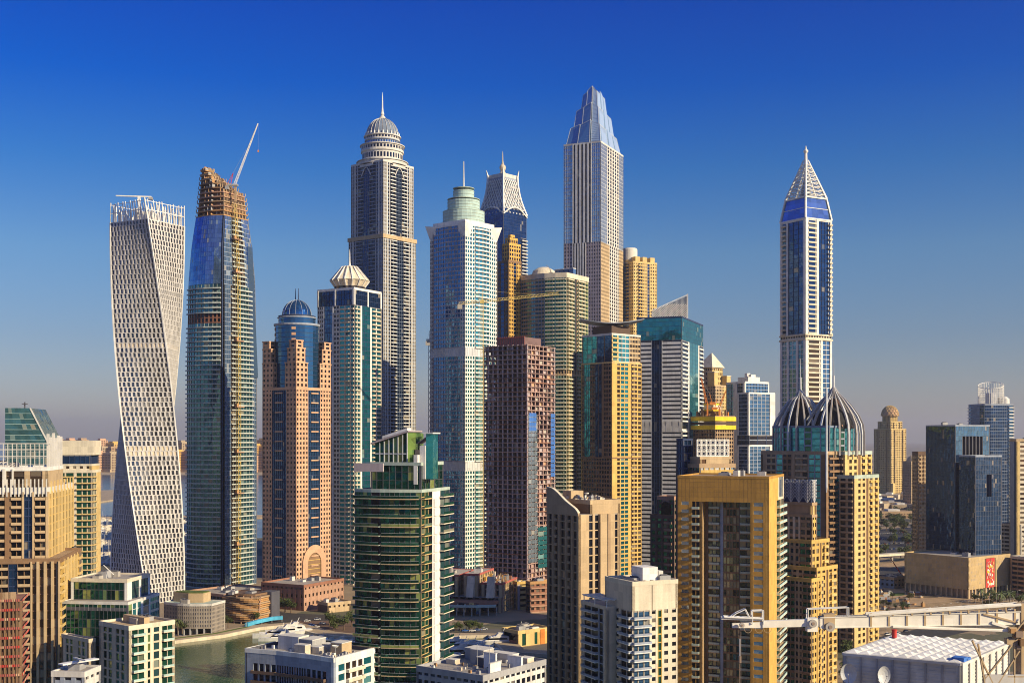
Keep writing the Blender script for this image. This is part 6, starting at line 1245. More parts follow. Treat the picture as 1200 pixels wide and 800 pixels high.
    while zz < zt:
        m = b.mb('floor_slab', k); m.box(-w/2, w/2, -d/2, d/2, zz, zz+.35, 'redbrown'); m = b.mb('edge_netting', k)
        for j in range(int(w/1.2)):
            x = -w/2+j*1.2
            if random.random() < .93: m.box(x, x+1.18, -d/2-.16, -d/2-.10, zz+.1, zz+.95, random.choice(['netting', 'netting', 'red', 'netting', 'peach']))
        for j in range(int(d/1.2)): y = -d/2+j*1.2; m.box(w/2+.1, w/2+.16, y, y+1.15, zz+.1, zz+.95, random.choice(['netting', 'peach', 'red']))
        for j in range(9):
            if random.random() < .5: x = lerp(-w/2+.5, w/2-3, j/8); b.mb('partition', k).box(x, x+2.6, -d/2+2, -d/2+2.3, zz+.36, zz+3.1, random.choice(['brown', 'timber', 'umber', 'redbrown', 'tan']))
        zz += 3.15; k += 1
    for j in range(14): x = lerp(-w/2+.3, w/2-.3, j/13); co.box(x-.3, x+.3, -d/2+.02, -d/2+.6, 0, zt, 'umber')
    for j in range(26): x = lerp(-w/2, w/2, j/25); b.mb('scaffold').box(x-.05, x+.05, -d/2-.9, -d/2-.8, 0, zt+1.2, 'brown')
    b.mb('core').box(-w*.45, w*.4, 0, d*.4, 0, zt, 'darkbrown'); b.done()
left_group()
# ================================================================== ground, water, streets
def ground_mat():
    m, t, b = _m('city_ground'); o = N(t, 'ShaderNodeTexCoord').outputs['Object']
    f = noise(t, .006, o, 6); f2 = noise(t, .05, o, 5); f3 = noise(t, .0025, o, 3)
    c = mixc(t, (.20, .15, .10), (.36, .27, .17), f2); c = mixc(t, c, (.05, .07, .035), mth(t, 'MULTIPLY', mth(t, 'GREATER_THAN', f, .54), .75)); c = mixc(t, c, (.12, .11, .10), mth(t, 'GREATER_THAN', f3, .55))
    t.links.new(c, b.inputs['Base Color']); b.inputs['Roughness'].default_value = .9
def water_mat(name, c, sc, st, rough=.06):
    m, t, b = _m(name); o = N(t, 'ShaderNodeTexCoord').outputs['Object']
    b.inputs['Base Color'].default_value = (*c, 1); b.inputs['Roughness'].default_value = rough; b.inputs['IOR'].default_value = 1.33
    h = mth(t, 'ADD', noise(t, sc, o, 4, (1, .6, 1)), mth(t, 'MULTIPLY', noise(t, sc*6, o, 3), .25)); bp = N(t, 'ShaderNodeBump'); bp.inputs['Strength'].default_value = st; bp.inputs['Distance'].default_value = .5
    t.links.new(h, bp.inputs['Height']); t.links.new(bp.outputs[0], b.inputs['Normal'])
def leaf_mat(name, a, c):
    m, t, b = _m(name); o = N(t, 'ShaderNodeTexCoord').outputs['Object']; t.links.new(mixc(t, a, c, noise(t, 1.2, o, 3)), b.inputs['Base Color']); b.inputs['Roughness'].default_value = .7
ground_mat(); water_mat('canal', (.035, .085, .035), .35, .25); water_mat('sea', (.05, .10, .14), .08, .5, .15)
wall('hallstone', (.30, .26, .22)); wall('dirt', (.34, .24, .14), .95, .5); wall('dirtdark', (.16, .12, .08), .95, .5); leaf_mat('leaf', (.05, .075, .02), (.12, .15, .04)); leaf_mat('leafdry', (.08, .08, .03), (.16, .15, .06))
def struct(name, m, z=0): o = m.build(name); tag(o, kind='structure'); return o
def sheet(name, pts, z, mat, th=None):
    m = MB()
    if th: m.prism(pts, z-th, z, mat)
    else: m.face([(x, y, z) for x, y in pts], mat)
    return struct(name, m)
m = MB()
for i in range(16):                                   # one sheet out to the horizon
    for j in range(16): x0, x1, y0, y1 = -14000+i*1750, -14000+(i+1)*1750, -600+j*1600, -600+(j+1)*1600; m.face([(x0, y0, 0), (x1, y0, 0), (x1, y1, 0), (x0, y1, 0)], 'city_ground')
struct('ground', m)
shore = [G(90, 775), G(150, 762), G(205, 754), G(262, 747), G(305, 738), G(335, 735), G(352, 741), G(372, 746), G(400, 749), G(500, 752), G(540, 748), G(572, 747), G(588, 766), G(640, 770), G(700, 785)]
sheet('canal_water', [(-420, 560), (-420, 330), (60, 330)]+shore[::-1]+[(-420, 640)], .03, 'canal')
sheet('sea_water', [(-14000, 1250), (-380, 1250), (-330, 1480), (0, 1520), (420, 2300), (500, 25000), (-14000, 25000)], .03, 'sea')
def band(name, pts, w, z, mat, off=0, th=.1):
    m = MB(); L = []; R_ = []
    for i, (x, y) in enumerate(pts):
        a = pts[max(0, i-1)]; c = pts[min(len(pts)-1, i+1)]; dx, dy = c[0]-a[0], c[1]-a[1]; l = hypot(dx, dy); nx, ny = -dy/l, dx/l
        L.append((x+nx*(off+w), y+ny*(off+w))); R_.append((x+nx*off, y+ny*off))
    for i in range(len(pts)-1):
        m.hexa([(*R_[i], z-th), (*R_[i+1], z-th), (*L[i+1], z-th), (*L[i], z-th), (*R_[i], z), (*R_[i+1], z), (*L[i+1], z), (*L[i], z)], mat)
    return struct(name, m)
band('quay_wall', shore, 1.5, 2.0, 'cream', 0, 2.0); band('promenade', shore, 13, 1.7, 'sand', 1.52, 1.7)
band('promenade_lawn', shore[2:5], 3, 1.78, 'lawn', 8, .07)
sheet('shore_road', [G(200, 716), G(300, 716), G(420, 722), G(440, 745), G(360, 740), G(300, 727), G(200, 733)], .06, 'asphalt')
sheet('parking_ground', [G(340, 727), G(420, 727), G(420, 745), G(352, 738)], .064, 'brown')
# right hand streets
sheet('road', [G(1000, 752), G(1215, 708), G(1230, 718), G(1000, 770)], .06, 'asphalt'); sheet('pavement', [G(1030, 728), G(1200, 700), G(1200, 704), G(1030, 735)], .12, 'sand', .12)
sheet('road', [G(1000, 622), G(1090, 616), G(1090, 648), G(1000, 656)], .06, 'asphalt'); sheet('road', [G(1000, 668), G(1090, 660), G(1090, 668), G(1000, 678)], .06, 'asphalt'); sheet('road', [G(1000, 607), G(1100, 600), G(1100, 603), G(1000, 611)], .06, 'asphalt')
sheet('sandy_plot', [G(1025, 662), G(1085, 652), G(1200, 720), G(1030, 735)], .03, 'tan'); sheet('pond', [G(1015, 586), G(1062, 582), G(1062, 586), G(1015, 591)], .05, 'sea')
m = MB(); a, c = G(980, 664), G(1110, 655)
m.hexa([(a[0], a[1], 7), (c[0], c[1], 7), (c[0], c[1]+11, 7), (a[0], a[1]+11, 7), (a[0], a[1], 9), (c[0], c[1], 9), (c[0], c[1]+11, 9), (a[0], a[1]+11, 9)], 'ivory')
for i in range(9): t = i/8; x, y = lerp(a[0], c[0], t), lerp(a[1], c[1], t)+5; m.beam((x, y, 0), (x, y, 7), 1.2, 'concrete', 8)
ov = struct('overpass', m)
# islands and far shore
sheet('far_shore', [(-9000, 4150), (-600, 3950), (500, 3900), (500, 6200), (-9000, 6600)], .9, 'sand', .9); sheet('breakwater', [G(60, 577), G(134, 575), G(160, 579), G(150, 584), G(110, 590), G(60, 588)], 2.5, 'sand', 2.5)
sheet('far_promenade', [G(60, 606), G(320, 604), G(320, 607), G(60, 609)], 1.5, 'beige', 1.5)
rd = random.Random(11)
k = 0
for row, (D, ya, yb) in enumerate(((4250, 524, 534), (4700, 517, 526), (5300, 515, 521))):
    px = 30 if row else 40
    while px < 330:
        wpx = rd.uniform(9, 17)
        if (98 < px+wpx and px < 150) or (200 < px+wpx and px < 226) or (294 < px+wpx and px < 312) or True:
            h = Z(rd.uniform(ya, yb), D); w_ = wpx*D/F; mt = rd.choice(['peachdark', 'tan', 'orange', 'peach', 'sand', 'gold'])
            m = MB(); d_ = 40
            m.box(-w_*.42, w_*.42, 0, d_, 0, h, mt); m.box(-w_*.2, w_*.22, 4, d_-6, h, h*1.07, mt)
            for r_ in range(int(h/9)):
                for q in range(5): x = -w_*.36+q*w_*.165; m.box(x, x+w_*.09, -1, -.05, 4+r_*9, 9+r_*9, 'brown')
                for q in range(3): m.box(w_*.42+.05, w_*.42+1, 5+q*12, 12+q*12, 4+r_*9, 9+r_*9, 'brown')
            m.box(-w_*.46, w_*.46, -4, -1.02, 0, h*.14, 'beige'); o = m.build('apartment_block', None, (X(px+wpx/2, D), D, .9)); o.rotation_euler = (0, 0, -.55)
            tag(o, ('hazy apartment block in the front row along the far shore', 'hazy apartment block in the middle row on the far shore', 'faint apartment block in the rearmost row on the far shore')[row], 'apartment block', 'apartment blocks on the far shore, row %s' % ('one', 'two', 'three')[row])
        px += wpx*1.02

# ------------------------------------------------------------------ trees
def tree_proto(kind, seed):
    r_ = random.Random(seed); root = empty('tree', None, 'tree'); H_ = {0: 8, 1: 6, 2: 9}[kind]
    m = MB()
    if kind == 2:                                       # palm
        m.beam((0, 0, 0), (.3, .1, H_), .32, 'trunk', 7, .2); m.build('trunk', root); m = MB()
        for i in range(16):
            a = 2*pi*i/16+r_.random()*.3; el = r_.uniform(-.2, .9); p = (.3, .1, H_); n = 5
            for k in range(n):
                t0, t1 = k/n, (k+1)/n; f = lambda t: (p[0]+3.4*t*cos(a), p[1]+3.4*t*sin(a), p[2]+3*el*t-3.2*t*t); A, B_ = f(t0), f(t1); wx, wy = -sin(a)*.5*(1-t0*.7), cos(a)*.5*(1-t0*.7)
                m.face([(A[0]-wx, A[1]-wy, A[2]-.25), A, B_, (B_[0]-wx*.9, B_[1]-wy*.9, B_[2]-.25)], 'leaf'); m.face([A, (A[0]+wx, A[1]+wy, A[2]-.25), (B_[0]+wx*.9, B_[1]+wy*.9, B_[2]-.25), B_], 'leaf')
        m.build('crown', root); return root
    m.beam((0, 0, 0), (0, 0, H_*.45), .35, 'trunk', 6, .22)
    for i in range(5): a = i*1.3; m.beam((0, 0, H_*.35), (cos(a)*2, sin(a)*2, H_*.68), .16, 'trunk', 5, .06)
    m.build('trunk', root); m = MB()
    cl = [(r_.uniform(-2, 2), r_.uniform(-2, 2), H_*r_.uniform(.5, .85), r_.uniform(1, 1.7)) for _ in range(11)]
    for cx, cy, cz, rr in cl:
        for _ in range(60):
            u, v = r_.uniform(0, 2*pi), r_.uniform(-1, 1); q = rr*r_.uniform(.6, 1.1); s_ = math.sqrt(1-v*v); x, y, zz = cx+q*s_*cos(u), cy+q*s_*sin(u), cz+q*v*.75; e1, e2 = r_.uniform(.15, .4), r_.uniform(.15, .4); a = r_.uniform(0, pi); dz = r_.uniform(-.3, .3)
            m.face([(x-e1*cos(a), y-e1*sin(a), zz-dz), (x+e2*sin(a), y-e2*cos(a), zz+dz*.5), (x+e1*cos(a), y+e1*sin(a), zz+dz), (x-e2*sin(a), y+e2*cos(a), zz+.2)], 'leaf' if kind == 0 else 'leafdry')
    m.build('crown', root); return root
first = {}
def tree(kind, x, y, label, group, z=0, s_=1.0):
    nm = 'palm_tree' if kind == 2 else 'tree'
    if kind not in first: first[kind] = o = tree_proto(kind, 30+kind); o.name = nm
    else: o = copy_tree(first[kind])
    o.location = (x, y, z); o.rotation_euler = (0, 0, rd.uniform(0, 6)); o.scale = (s_,)*3; o['label'] = label; o['group'] = group
for i, (px, py) in enumerate(((212, 746), (222, 745), (229, 744), (240, 743), (250, 742), (254, 741), (266, 739), (207, 749), (300, 732))): x, y = G(px, py); tree(2 if i % 2 else 0, x, y+3, 'green palm on the quay lawn before the curved grey hall' if i % 2 else 'leafy round tree on the quay lawn before the curved grey hall', 'palms on the quay' if i % 2 else 'round trees on the quay', 1.7, rd.uniform(.8, 1.15))
for i, (px, py) in enumerate(((327, 716), (334, 717), (341, 718), (322, 714))): x, y = G(px, py); tree(0, x, y, 'dark tree in the shade before the brick red podium', 'trees before the brick red podium', 0, 1.3)
for px, py in ((386, 733), (394, 736), (403, 738), (412, 734), (391, 741)): x, y = G(px, py); tree(0, x, y, 'sunlit yellow green tree beside the boat parking ground', 'trees by the boat parking ground', 0, rd.uniform(1, 1.4))
for i in range(16): x, y = G(1140+i*4+rd.uniform(-2, 2), rd.uniform(703, 714)); tree(i % 3, x, y, ('green tree', 'dry olive tree', 'palm')[i % 3]+' along the kerb in front of the patterned podium', ('green trees', 'dry trees', 'palms')[i % 3]+' before the patterned podium', 0, rd.uniform(.8, 1.3))
for i in range(110): x, y = G(rd.uniform(1022, 1090), rd.choice([rd.uniform(591, 622), rd.uniform(588, 656)])); tree(i % 2, x, y, ('green tree', 'olive tree')[i % 2]+' in the hazy park below the distant golden tower', ('green trees', 'olive trees')[i % 2]+' in the park', 0, rd.uniform(1.2, 2))
for i in range(14): x, y = G(rd.uniform(528, 566), rd.uniform(741, 744)); tree(0, x, y+6, 'small dark tree under the curved canopy by the boats', 'trees under the curved canopy', 1.7, .7)
for i in range(9): x, y = G(rd.uniform(986, 996), rd.uniform(752, 800)); tree(0, x, y, 'dark green tree at the foot of the ribbed dome tower', 'trees at the foot of the ribbed dome tower', 0, 1.1)

# ------------------------------------------------------------------ waterfront buildings
b = Bld('curved_grey_hall', 'curved grey hall with angular cream roof house beside the canal', 752, 192, 248, 264, cat='building', th=30)
z = b.z; D = 752; w, d = b.w, b.d; arc = [(-w/2+w*t, -d/2-5*sin(pi*t)) for t in [i/8 for i in range(9)]]
for A, B_ in zip(arc, arc[1:]):
    facade(b, A, B_, 0, z(736), [(1, 'W', dict(wm='grey', gm='g_black', cw=4, pw=.2, sh=.1, rec=2))], 5); facade(b, A, B_, z(736), z(708), [(1, 'W', dict(wm='hallstone', gm='greydark', cw=1.6, pw=.55, sh=.4, rec=.2))], 2.4)
facade(b, arc[-1], (w/2, d/2), 0, z(708), [(1, 'W', dict(wm='hallstone', gm='greydark', cw=1.6, pw=.55, sh=.4, rec=.2))], 2.4); facade(b, (w/2, d/2), (-w/2, d/2), 0, z(708), [(1, 'S', dict(wm='concrete'))], 20); facade(b, (-w/2, d/2), arc[0], 0, z(708), [(1, 'S', dict(wm='concrete'))], 20)
roofing(b, arc+[(w/2, d/2), (-w/2, d/2)], z(708), 'palegreen', .6, 'offwhite', 2)
m = b.mb('roof_house'); m.prism([(-w*.42, -d*.1), (-w*.05, -d*.28), (w*.22, -d*.12), (w*.22, d*.4), (-w*.3, d*.4)], z(708)+.06, z(697), 'beige'); m.prism([(-w*.40, -d*.08), (-w*.05, -d*.25), (w*.20, -d*.1), (w*.2, d*.38), (-w*.29, d*.38)], z(697)+.002, z(696), 'lawn'); b.done()
b = Bld('slatted_brown_hall', 'low curved hall wrapped in wavy golden brown timber slats', 800, 262, 302, 321, cat='building', th=34)
z = b.z; w, d = b.w, b.d; rz_ = random.Random(2); arc = [(-w/2+w*t, -d/2-4*sin(pi*t)) for t in [i/10 for i in range(11)]]; full = arc+[(w/2, d/2), (-w/2, d/2)]
b.mb('core').prism(inset(full, 1.6), 0, z(698), 'darkbrown')
for k in range(13):
    m = b.mb('slat', k); zz = 1.5+k*(z(698)-2)/13
    for i in range(len(full)):
        L, nv, M = mapper(full[i], full[(i+1) % len(full)]); f = lambda j: sin(k*1.3+j*.9)*.8; o0, o1 = f(i), f((i+1) % len(full))
        m.hexa([M(0, o0+.4, zz+o0*.3), M(L, o1+.4, zz+o1*.3), M(L, -1.2, zz), M(0, -1.2, zz), M(0, o0+.4, zz+.9+o0*.3), M(L, o1+.4, zz+.9+o1*.3), M(L, -1.2, zz+.9), M(0, -1.2, zz+.9)], 'timber' if k % 3 else 'tan')
for i in range(0, 11, 2): x, y = arc[i]; b.mb('column', i).beam((x, y+.4, 0), (x+1.5, y+1.2, z(698)), .45, 'peachdark', 6)
m = b.mb('end_wall'); m.box(w/2-7, w/2+2, d/2-6, d/2+4, 0, z(696), 'greydark'); roofing(b, inset(full, 1.6), z(697), 'brown', .4, 'umber', 4); b.done()
b = Bld('tower_podium', 'dark grey low podium at the foot of the tapering tower', 880, 220, 262, 322, cat='building', th=50)
boxbody(b, 0, b.z(698), [(1, 'W', dict(wm='greydark', gm='g_black', cw=4, sh=.3))], [(1, 'W', dict(wm='brown', gm='g_black', cw=4, sh=.3))], 5, parm='peachdark', clutter=6); b.done()
b = Bld('low_beige_building', 'low flat beige building beside the brick red podium', 850, 372, 384, 411, cat='building', th=60)
boxbody(b, 0, b.z(708), [(1, 'S', dict(wm='brown'))], [(1, 'W', dict(wm='beige', gm='g_brown', cw=4, pw=.6, sh=.6))], 5, parm='beige', clutter=2); b.done()
x0, y0 = G(283, 736.5); m = MB(); f0 = empty('blue_hoarding', 'bright blue site hoarding fence along the promenade edge', 'fence', (x0, y0, 1.7))
pts = [G(q, v) for q, v in ((283, 741), (292, 738), (302, 735.5), (314, 733), (326, 732))]
for (xa, ya), (xb, yb) in zip(pts, pts[1:]): m.beam((xa-x0, ya-y0+14, 1.2), (xb-x0, yb-y0+14, 1.2), 1.6, 'poolblue')
m.build('panel', f0)
m = MB()
for xa, ya in pts: m.beam((xa-x0, ya-y0+13.2, -1.5), (xa-x0, ya-y0+13.2, 3), .15, 'white')
m.build('post', f0)
# centre: unfinished podium, theatre like hall, car decks
b = Bld('unfinished_podium', 'unfinished concrete podium with open bays, dark theatre hall and curved canopy below', 850, 505, 588, 606, cat='building', th=16)
z = b.z; w, d = b.w, b.d
fr = dict(wm='pinkdark', gm='g_black', cw=5.5, pw=.2, sh=.2, rec=2.4, sm='umber'); frr = dict(fr, wm='beige', pw=.25, sm='tan')
boxbody(b, 0, z(700), [(1, 'W', fr)], [(1, 'W', frr)], 4.2, par=0, clutter=0)
for i, (a, c, t) in enumerate(((-.5, -.12, 676), (-.05, .16, 674), (.2, .5, 684))):
    Q = [(a*w, -d/2+2), (c*w, -d/2+2), (c*w, d/2), (a*w, d/2)]; boxbody(b, z(700), z(t), [(1, 'W', dict(fr, wm='peachdark', sm='peachdark', cw=5))], [(1, 'W', frr)], 4.4, poly=Q, par=.5, parm='netting', clutter=2, roof='concrete')
for i, x in enumerate((-.3, .02, .3)): m = b.mb('slanted_wall', i); m.hexa([(x*w, -d/2-4, z(700)), (x*w+5, -d/2-4, z(700)), (x*w+5, -d/2+1.9, z(700)), (x*w, -d/2+1.9, z(700)), (x*w, -d/2, z(676)), (x*w+5, -d/2, z(676)), (x*w+5, -d/2+1.9, z(676)), (x*w, -d/2+1.9, z(676))], 'cream')
for k in range(60): x, y = rd.uniform(-.5, .5)*w, rd.uniform(-.4, .5)*d; s_ = rd.uniform(.3, 1.2); b.mb('site_material').box(x-s_, x+s_, y-s_, y+s_, z(684), z(684)+rd.uniform(1, 5), rd.choice(['timber', 'netting', 'orange', 'cream', 'grey', 'tan', 'redbrown']))
th_ = [(-w*.46, -d/2-10), (-w*.1, -d/2-17), (w*.28, -d/2-17), (w*.46, -d/2-9), (w*.46, -d/2+.5), (-w*.46, -d/2+.5)]
b.mb('hall').prism(th_, 7, z(703), 'redbrown'); m = b.mb('hall_window')
m.box(-w*.02, w*.10, -d/2-17.6, -d/2-16.5, 8, z(714), 'cream'); m.box(0, w*.08, -d/2-17.8, -d/2-17.61, 8.5, z(716), 'g_dark'); m.box(w*.15, w*.21, -d/2-18, -d/2-16.5, 7.5, z(703), 'goldpale'); m.box(w*.17, w*.185, -d/2-18.2, -d/2-18.01, 8, z(704), 'greydark'); m.box(w*.24, w*.28, -d/2-17.4, -d/2-16.6, 8, z(716), 'g_blue')
m = b.mb('canopy'); cv = [(-w*.5+w*t, -d/2-14-9*sin(pi*t)) for t in [i/10 for i in range(11)]]
for A, B_ in zip(cv, cv[1:]): L, nv, M = mapper(A, B_); bx(m, M, 0, L, -8, 0, 6, 7, 'palegreen'); bx(m, M, 0, L, -.5, .1, 7.01, 7.8, 'seafoam')
for i, (x, y) in enumerate(cv): b.mb('column', i).beam((x, y+1, 0), (x, y+1, 6), .4, 'concrete', 6)
b.done()
b = Bld('striped_car_deck', 'open car deck with cream banded floors between the unfinished podium and brown block', 865, 601, 606, 621, cat='car park', th=62)
boxbody(b, 0, b.z(683), [(1, 'W', dict(wm='mauve', gm='g_black', n=1, sh=.3, rec=2))], [(1, 'W', dict(wm='goldpale', gm='black', n=1, pw=.08, sh=.5, rec=2))], 3.9, parm='gold', clutter=2); b.done()
b = Bld('brown_banded_block', 'dark red brown block with long balcony bands next to the striped car deck', 850, 616, 621, 652, cat='building', th=66)
boxbody(b, 0, b.z(683), [(1, 'W', dict(wm='brown', gm='g_black', n=1, sh=.3))], [(1, 'C', dict(wm='redbrown', gm='g_brown', cw=4, pw=.4, sh=.45, bo=1, bw=1, ph=.6, bm='peachdark'))], 3.9, parm='timber', clutter=3); b.done()
b = Bld('yellow_pavilion', 'small yellow lit waterside pavilion with brown slatted side and roof plant', 712, 588, 607, 645, cat='building', th=52)
z = b.z; w, d = b.w, b.d
boxbody(b, 0, z(741), [(1, 'W', dict(wm='brown', gm='g_black', n=1, sh=.4, sm='redbrown'))], [(.12, 'S', dict(wm='goldpale')), (.13, 'W', dict(wm='goldpale', gm='g_green', n=1, pw=.1, sh=.05)), (.25, 'S', dict(wm='goldpale')), (.1, 'W', dict(wm='goldpale', gm='g_green', n=1, pw=.1, sh=.05)), (.4, 'S', dict(wm='gold'))], 6, parm='goldpale', clutter=8, roof='tan')
m = b.mb('gate_panel'); m.box(w/2+.05, w/2+.3, d*.18, d*.32, 0, 9, 'craneorange'); m = b.mb('mast'); m.beam((-w*.3, 0, z(741)), (-w*.3, 0, z(733)), .15, 'white'); b.done()
for i in range(46):                                       # low-rise blocks filling the streets on the right and behind
    py = rd.uniform(583, 606); px = rd.uniform(1020, 1084) if i < 38 else rd.uniform(1150, 1200); Dd = F*CH/(py-HY)
    if i >= 38: Dd = rd.uniform(1500, 1900)
    m = MB(); a, c, h = rd.uniform(10, 30), rd.uniform(10, 20), rd.uniform(8, 20)*(1 if i < 38 else 2.4); mt = rd.choice(['tan', 'beige', 'sand', 'cream', 'peachdark']); m.box(-a, a, -c, c, 0, h, mt)
    for r_ in range(int(h/4)):
        for q in range(int(a/2.2)): x = -a+1.5+q*4.2; m.box(x, x+2, -c-.12, -c-.01, 1.2+r_*4, 3.2+r_*4, 'brown')
    m.box(-a*.5, a*.2, -c*.5, c*.5, h, h+3, 'offwhite'); o = m.build('low_house', None, (X(px, Dd), Dd, 0)); o.rotation_euler = (0, 0, rd.uniform(-.8, .1))
    tag(o, 'low flat roofed house in the hazy streets below the golden domed tower' if i < 38 else 'flat roofed mid rise block far behind the blue glass block', 'house' if i < 38 else 'building', 'low houses below the golden tower' if i < 38 else 'blocks far behind the blue glass')

b = Bld('grey_site_building', 'low grey shed on the sandy plot left of the patterned podium', 985, 1026, 1048, 1064, cat='building')
boxbody(b, 0, b.z(678), [(1, 'W', dict(wm='slate', gm='g_black', cw=5, pw=.5, sh=.5))], [(1, 'W', dict(wm='tan', gm='g_black', cw=5, pw=.5, sh=.5))], 5, parm='tan', clutter=6); b.done()
for i, (q, mt) in enumerate((([(1028, 702), (1062, 699), (1066, 708), (1030, 712)], 'dirtdark'), ([(1030, 713), (1130, 702), (1135, 712), (1032, 724)], 'dirt'), ([(1060, 690), (1082, 688), (1100, 700), (1064, 700)], 'dirtdark'), ([(1020, 696), (1060, 694), (1060, 697), (1020, 700)], 'lawn'), ([(1030, 738), (1130, 716), (1190, 708), (1190, 711), (1130, 722), (1030, 746)], 'dirt'), ([(1020, 604), (1066, 598), (1066, 602), (1020, 609)], 'dirt'))):
    sheet('bare_earth' if mt != 'lawn' else 'lawn', [G(*v) for v in q], .034+.004*i, mt)
for i in range(46):                                       # loose things on the building site
    px, py = rd.uniform(1028, 1082), rd.uniform(683, 732); x, y = G(px, py); m = MB(); s_ = rd.uniform(.8, 3.2); h = rd.uniform(.5, 2.6); mt = rd.choice(['timber', 'grey', 'offwhite', 'redbrown', 'tan', 'blue'])
    m.box(-s_, s_, -1.1, 1.1, 0, h, mt); m.box(-s_*.7, s_*.5, -.7, .7, h+.002, h*1.5, rd.choice(['grey', 'tan', 'timber'])); o = m.build('material_stack', None, (x, y, .07)); o.rotation_euler = (0, 0, rd.uniform(0, 3)); tag(o, 'stack of building material lying on the sandy plot', 'stack', 'building material on the sandy plot')
for i in range(22):                                       # street lamps along the wide road
    t = i/21; x, y = G(lerp(1030, 1200, t), lerp(741, 706, t)); m = MB(); m.beam((0, 0, 0), (0, 0, 10), .14, 'grey', 6, .08); m.beam((0, 0, 10), (1.8, 0, 10.4), .07, 'grey'); m.box(1.5, 2.5, -.15, .15, 10.3, 10.5, 'offwhite'); o = m.build('street_lamp', None, (x, y, .06)); tag(o, 'grey street lamp on the kerb of the wide road', 'street lamp', 'street lamps on the wide road')
for i in range(24): x, y = G(rd.uniform(1024, 1070), rd.uniform(700, 735)); tree(i % 2, x, y, ('green shrubby tree', 'dusty olive tree')[i % 2]+' scattered on the sandy plot', ('green trees', 'olive trees')[i % 2]+' on the sandy plot', 0, rd.uniform(.5, .9))

# ------------------------------------------------------------------ boats
def yacht():
    r_ = empty('yacht', None, 'boat'); m = MB(); S_ = [(-11, 2.4, .0), (-6, 2.8, 0), (0, 2.8, 0), (6, 2.2, .2), (10, 1.0, .5), (12, .1, .8)]; lo = [(x, y*.72, -.3) for x, y, z_ in S_]
    for (xa, ya, za), (xb, yb, zb) in zip(S_, S_[1:]):
        m.hexa([(xa, -ya*.7, -.3), (xb, -yb*.7, -.3), (xb, yb*.7, -.3), (xa, ya*.7, -.3), (xa, -ya, 1.9+za), (xb, -yb, 1.9+zb), (xb, yb, 1.9+zb), (xa, ya, 1.9+za)], 'white')
    m.build('hull', r_); m = MB(); m.hexa([(-8, -2.1, 1.95), (5, -1.7, 2.1), (5, 1.7, 2.1), (-8, 2.1, 1.95), (-7, -1.9, 3.9), (1.5, -1.5, 3.9), (1.5, 1.5, 3.9), (-7, 1.9, 3.9)], 'white'); m.build('cabin', r_)
    m = MB(); m.hexa([(-6, -2.12, 2.6), (4.2, -1.74, 2.6), (4.2, 1.74, 2.6), (-6, 2.12, 2.6), (-5.8, -2.04, 3.4), (2.9, -1.64, 3.4), (2.9, 1.64, 3.4), (-5.8, 2.04, 3.4)], 'g_black'); m.build('cabin_window', r_)
    m = MB(); m.box(-6.5, .5, -1.9, 1.9, 3.92, 4.1, 'white'); m.hexa([(-4, -1.3, 4.1), (-.5, -1.2, 4.1), (-.5, 1.2, 4.1), (-4, 1.3, 4.1), (-4.5, -1.2, 5.6), (-2, -1.1, 5.6), (-2, 1.1, 5.6), (-4.5, 1.2, 5.6)], 'offwhite'); m.beam((-4, 0, 5.6), (-5, 0, 7.6), .15, 'white'); m.build('flybridge', r_); return r_
Y0 = yacht(); used = False
def boat(x, y, rz, s_, label, group, z=.0):
    global used
    o = copy_tree(Y0) if used else Y0; used = True
    o.location = (x, y, z); o.rotation_euler = (0, 0, rz); o.scale = (s_,)*3; o['label'] = label; o['group'] = group
for px, py, r_, s_ in ((322, 746, 3.5, 1.15), (331, 744, 3.6, 1.25), (339, 742, 3.6, 1.3), (326, 750, 3.4, 1.0)): x, y = G(px, py); boat(x, y, r_, s_, 'sunlit cream yacht moored close beside others at the canal bend', 'yachts at the canal bend')
for px, py, r_, s_ in ((372, 753, 2.7, .9), (384, 755, 2.9, .8), (396, 755, 2.7, .9), (407, 757, 2.8, .8), (362, 751, 2.6, .7)): x, y = G(px, py); boat(x, y, r_, s_, 'small white boat docked behind the roof of the white office block', 'boats behind the white office block')
for px, py, r_, s_ in ((520, 757, 3.4, 1), (529, 758, 3.5, 1.1), (538, 760, 3.5, 1.0), (547, 763, 3.4, 1.2), (558, 765, 3.3, 1.1), (535, 770, 3.4, 1.4), (552, 772, 3.4, 1.4), (568, 770, 3.5, 1.2), (545, 779, 3.5, 1.2), (565, 780, 3.5, 1.1), (580, 776, 3.4, .9)): x, y = G(px, py); boat(x, y, r_, s_, 'white motor yacht in the crowded marina row below the theatre hall', 'yachts below the theatre hall')
x, y = G(579, 755); boat(x, y, 3.35, 1.45, 'large pale blue white yacht cruising left beside the yellow pavilion', None) if False else boat(x, y, 3.35, 1.3, 'white yacht alone on open water left of the yellow pavilion', 'single yacht')
for i in range(9): x, y = G(588+i*6, 781+rd.uniform(-3, 8)); boat(x, y, 2.9, .6, 'small boat moored under the yellow pavilion quay', 'small boats under the pavilion')
hb = MB(); S_ = [(-6, 1.5), (0, 1.7), (5, 1), (7, .1)]
for (xa, ya), (xb, yb) in zip(S_, S_[1:]): hb.hexa([(xa, -ya*.7, -.2), (xb, -yb*.7, -.2), (xb, yb*.7, -.2), (xa, ya*.7, -.2), (xa, -ya, 1.3), (xb, -yb, 1.4), (xb, yb, 1.4), (xa, ya, 1.3)], 'white')
hb.hexa([(-4, -1.1, 1.3), (2, -1, 1.4), (2, 1, 1.4), (-4, 1.1, 1.3), (-3.5, -1, 2.8), (.6, -.8, 2.8), (.6, .8, 2.8), (-3.5, 1, 2.8)], 'ivory'); hb.beam((-1, 0, 2.8), (-1, 0, 8), .08, 'white')
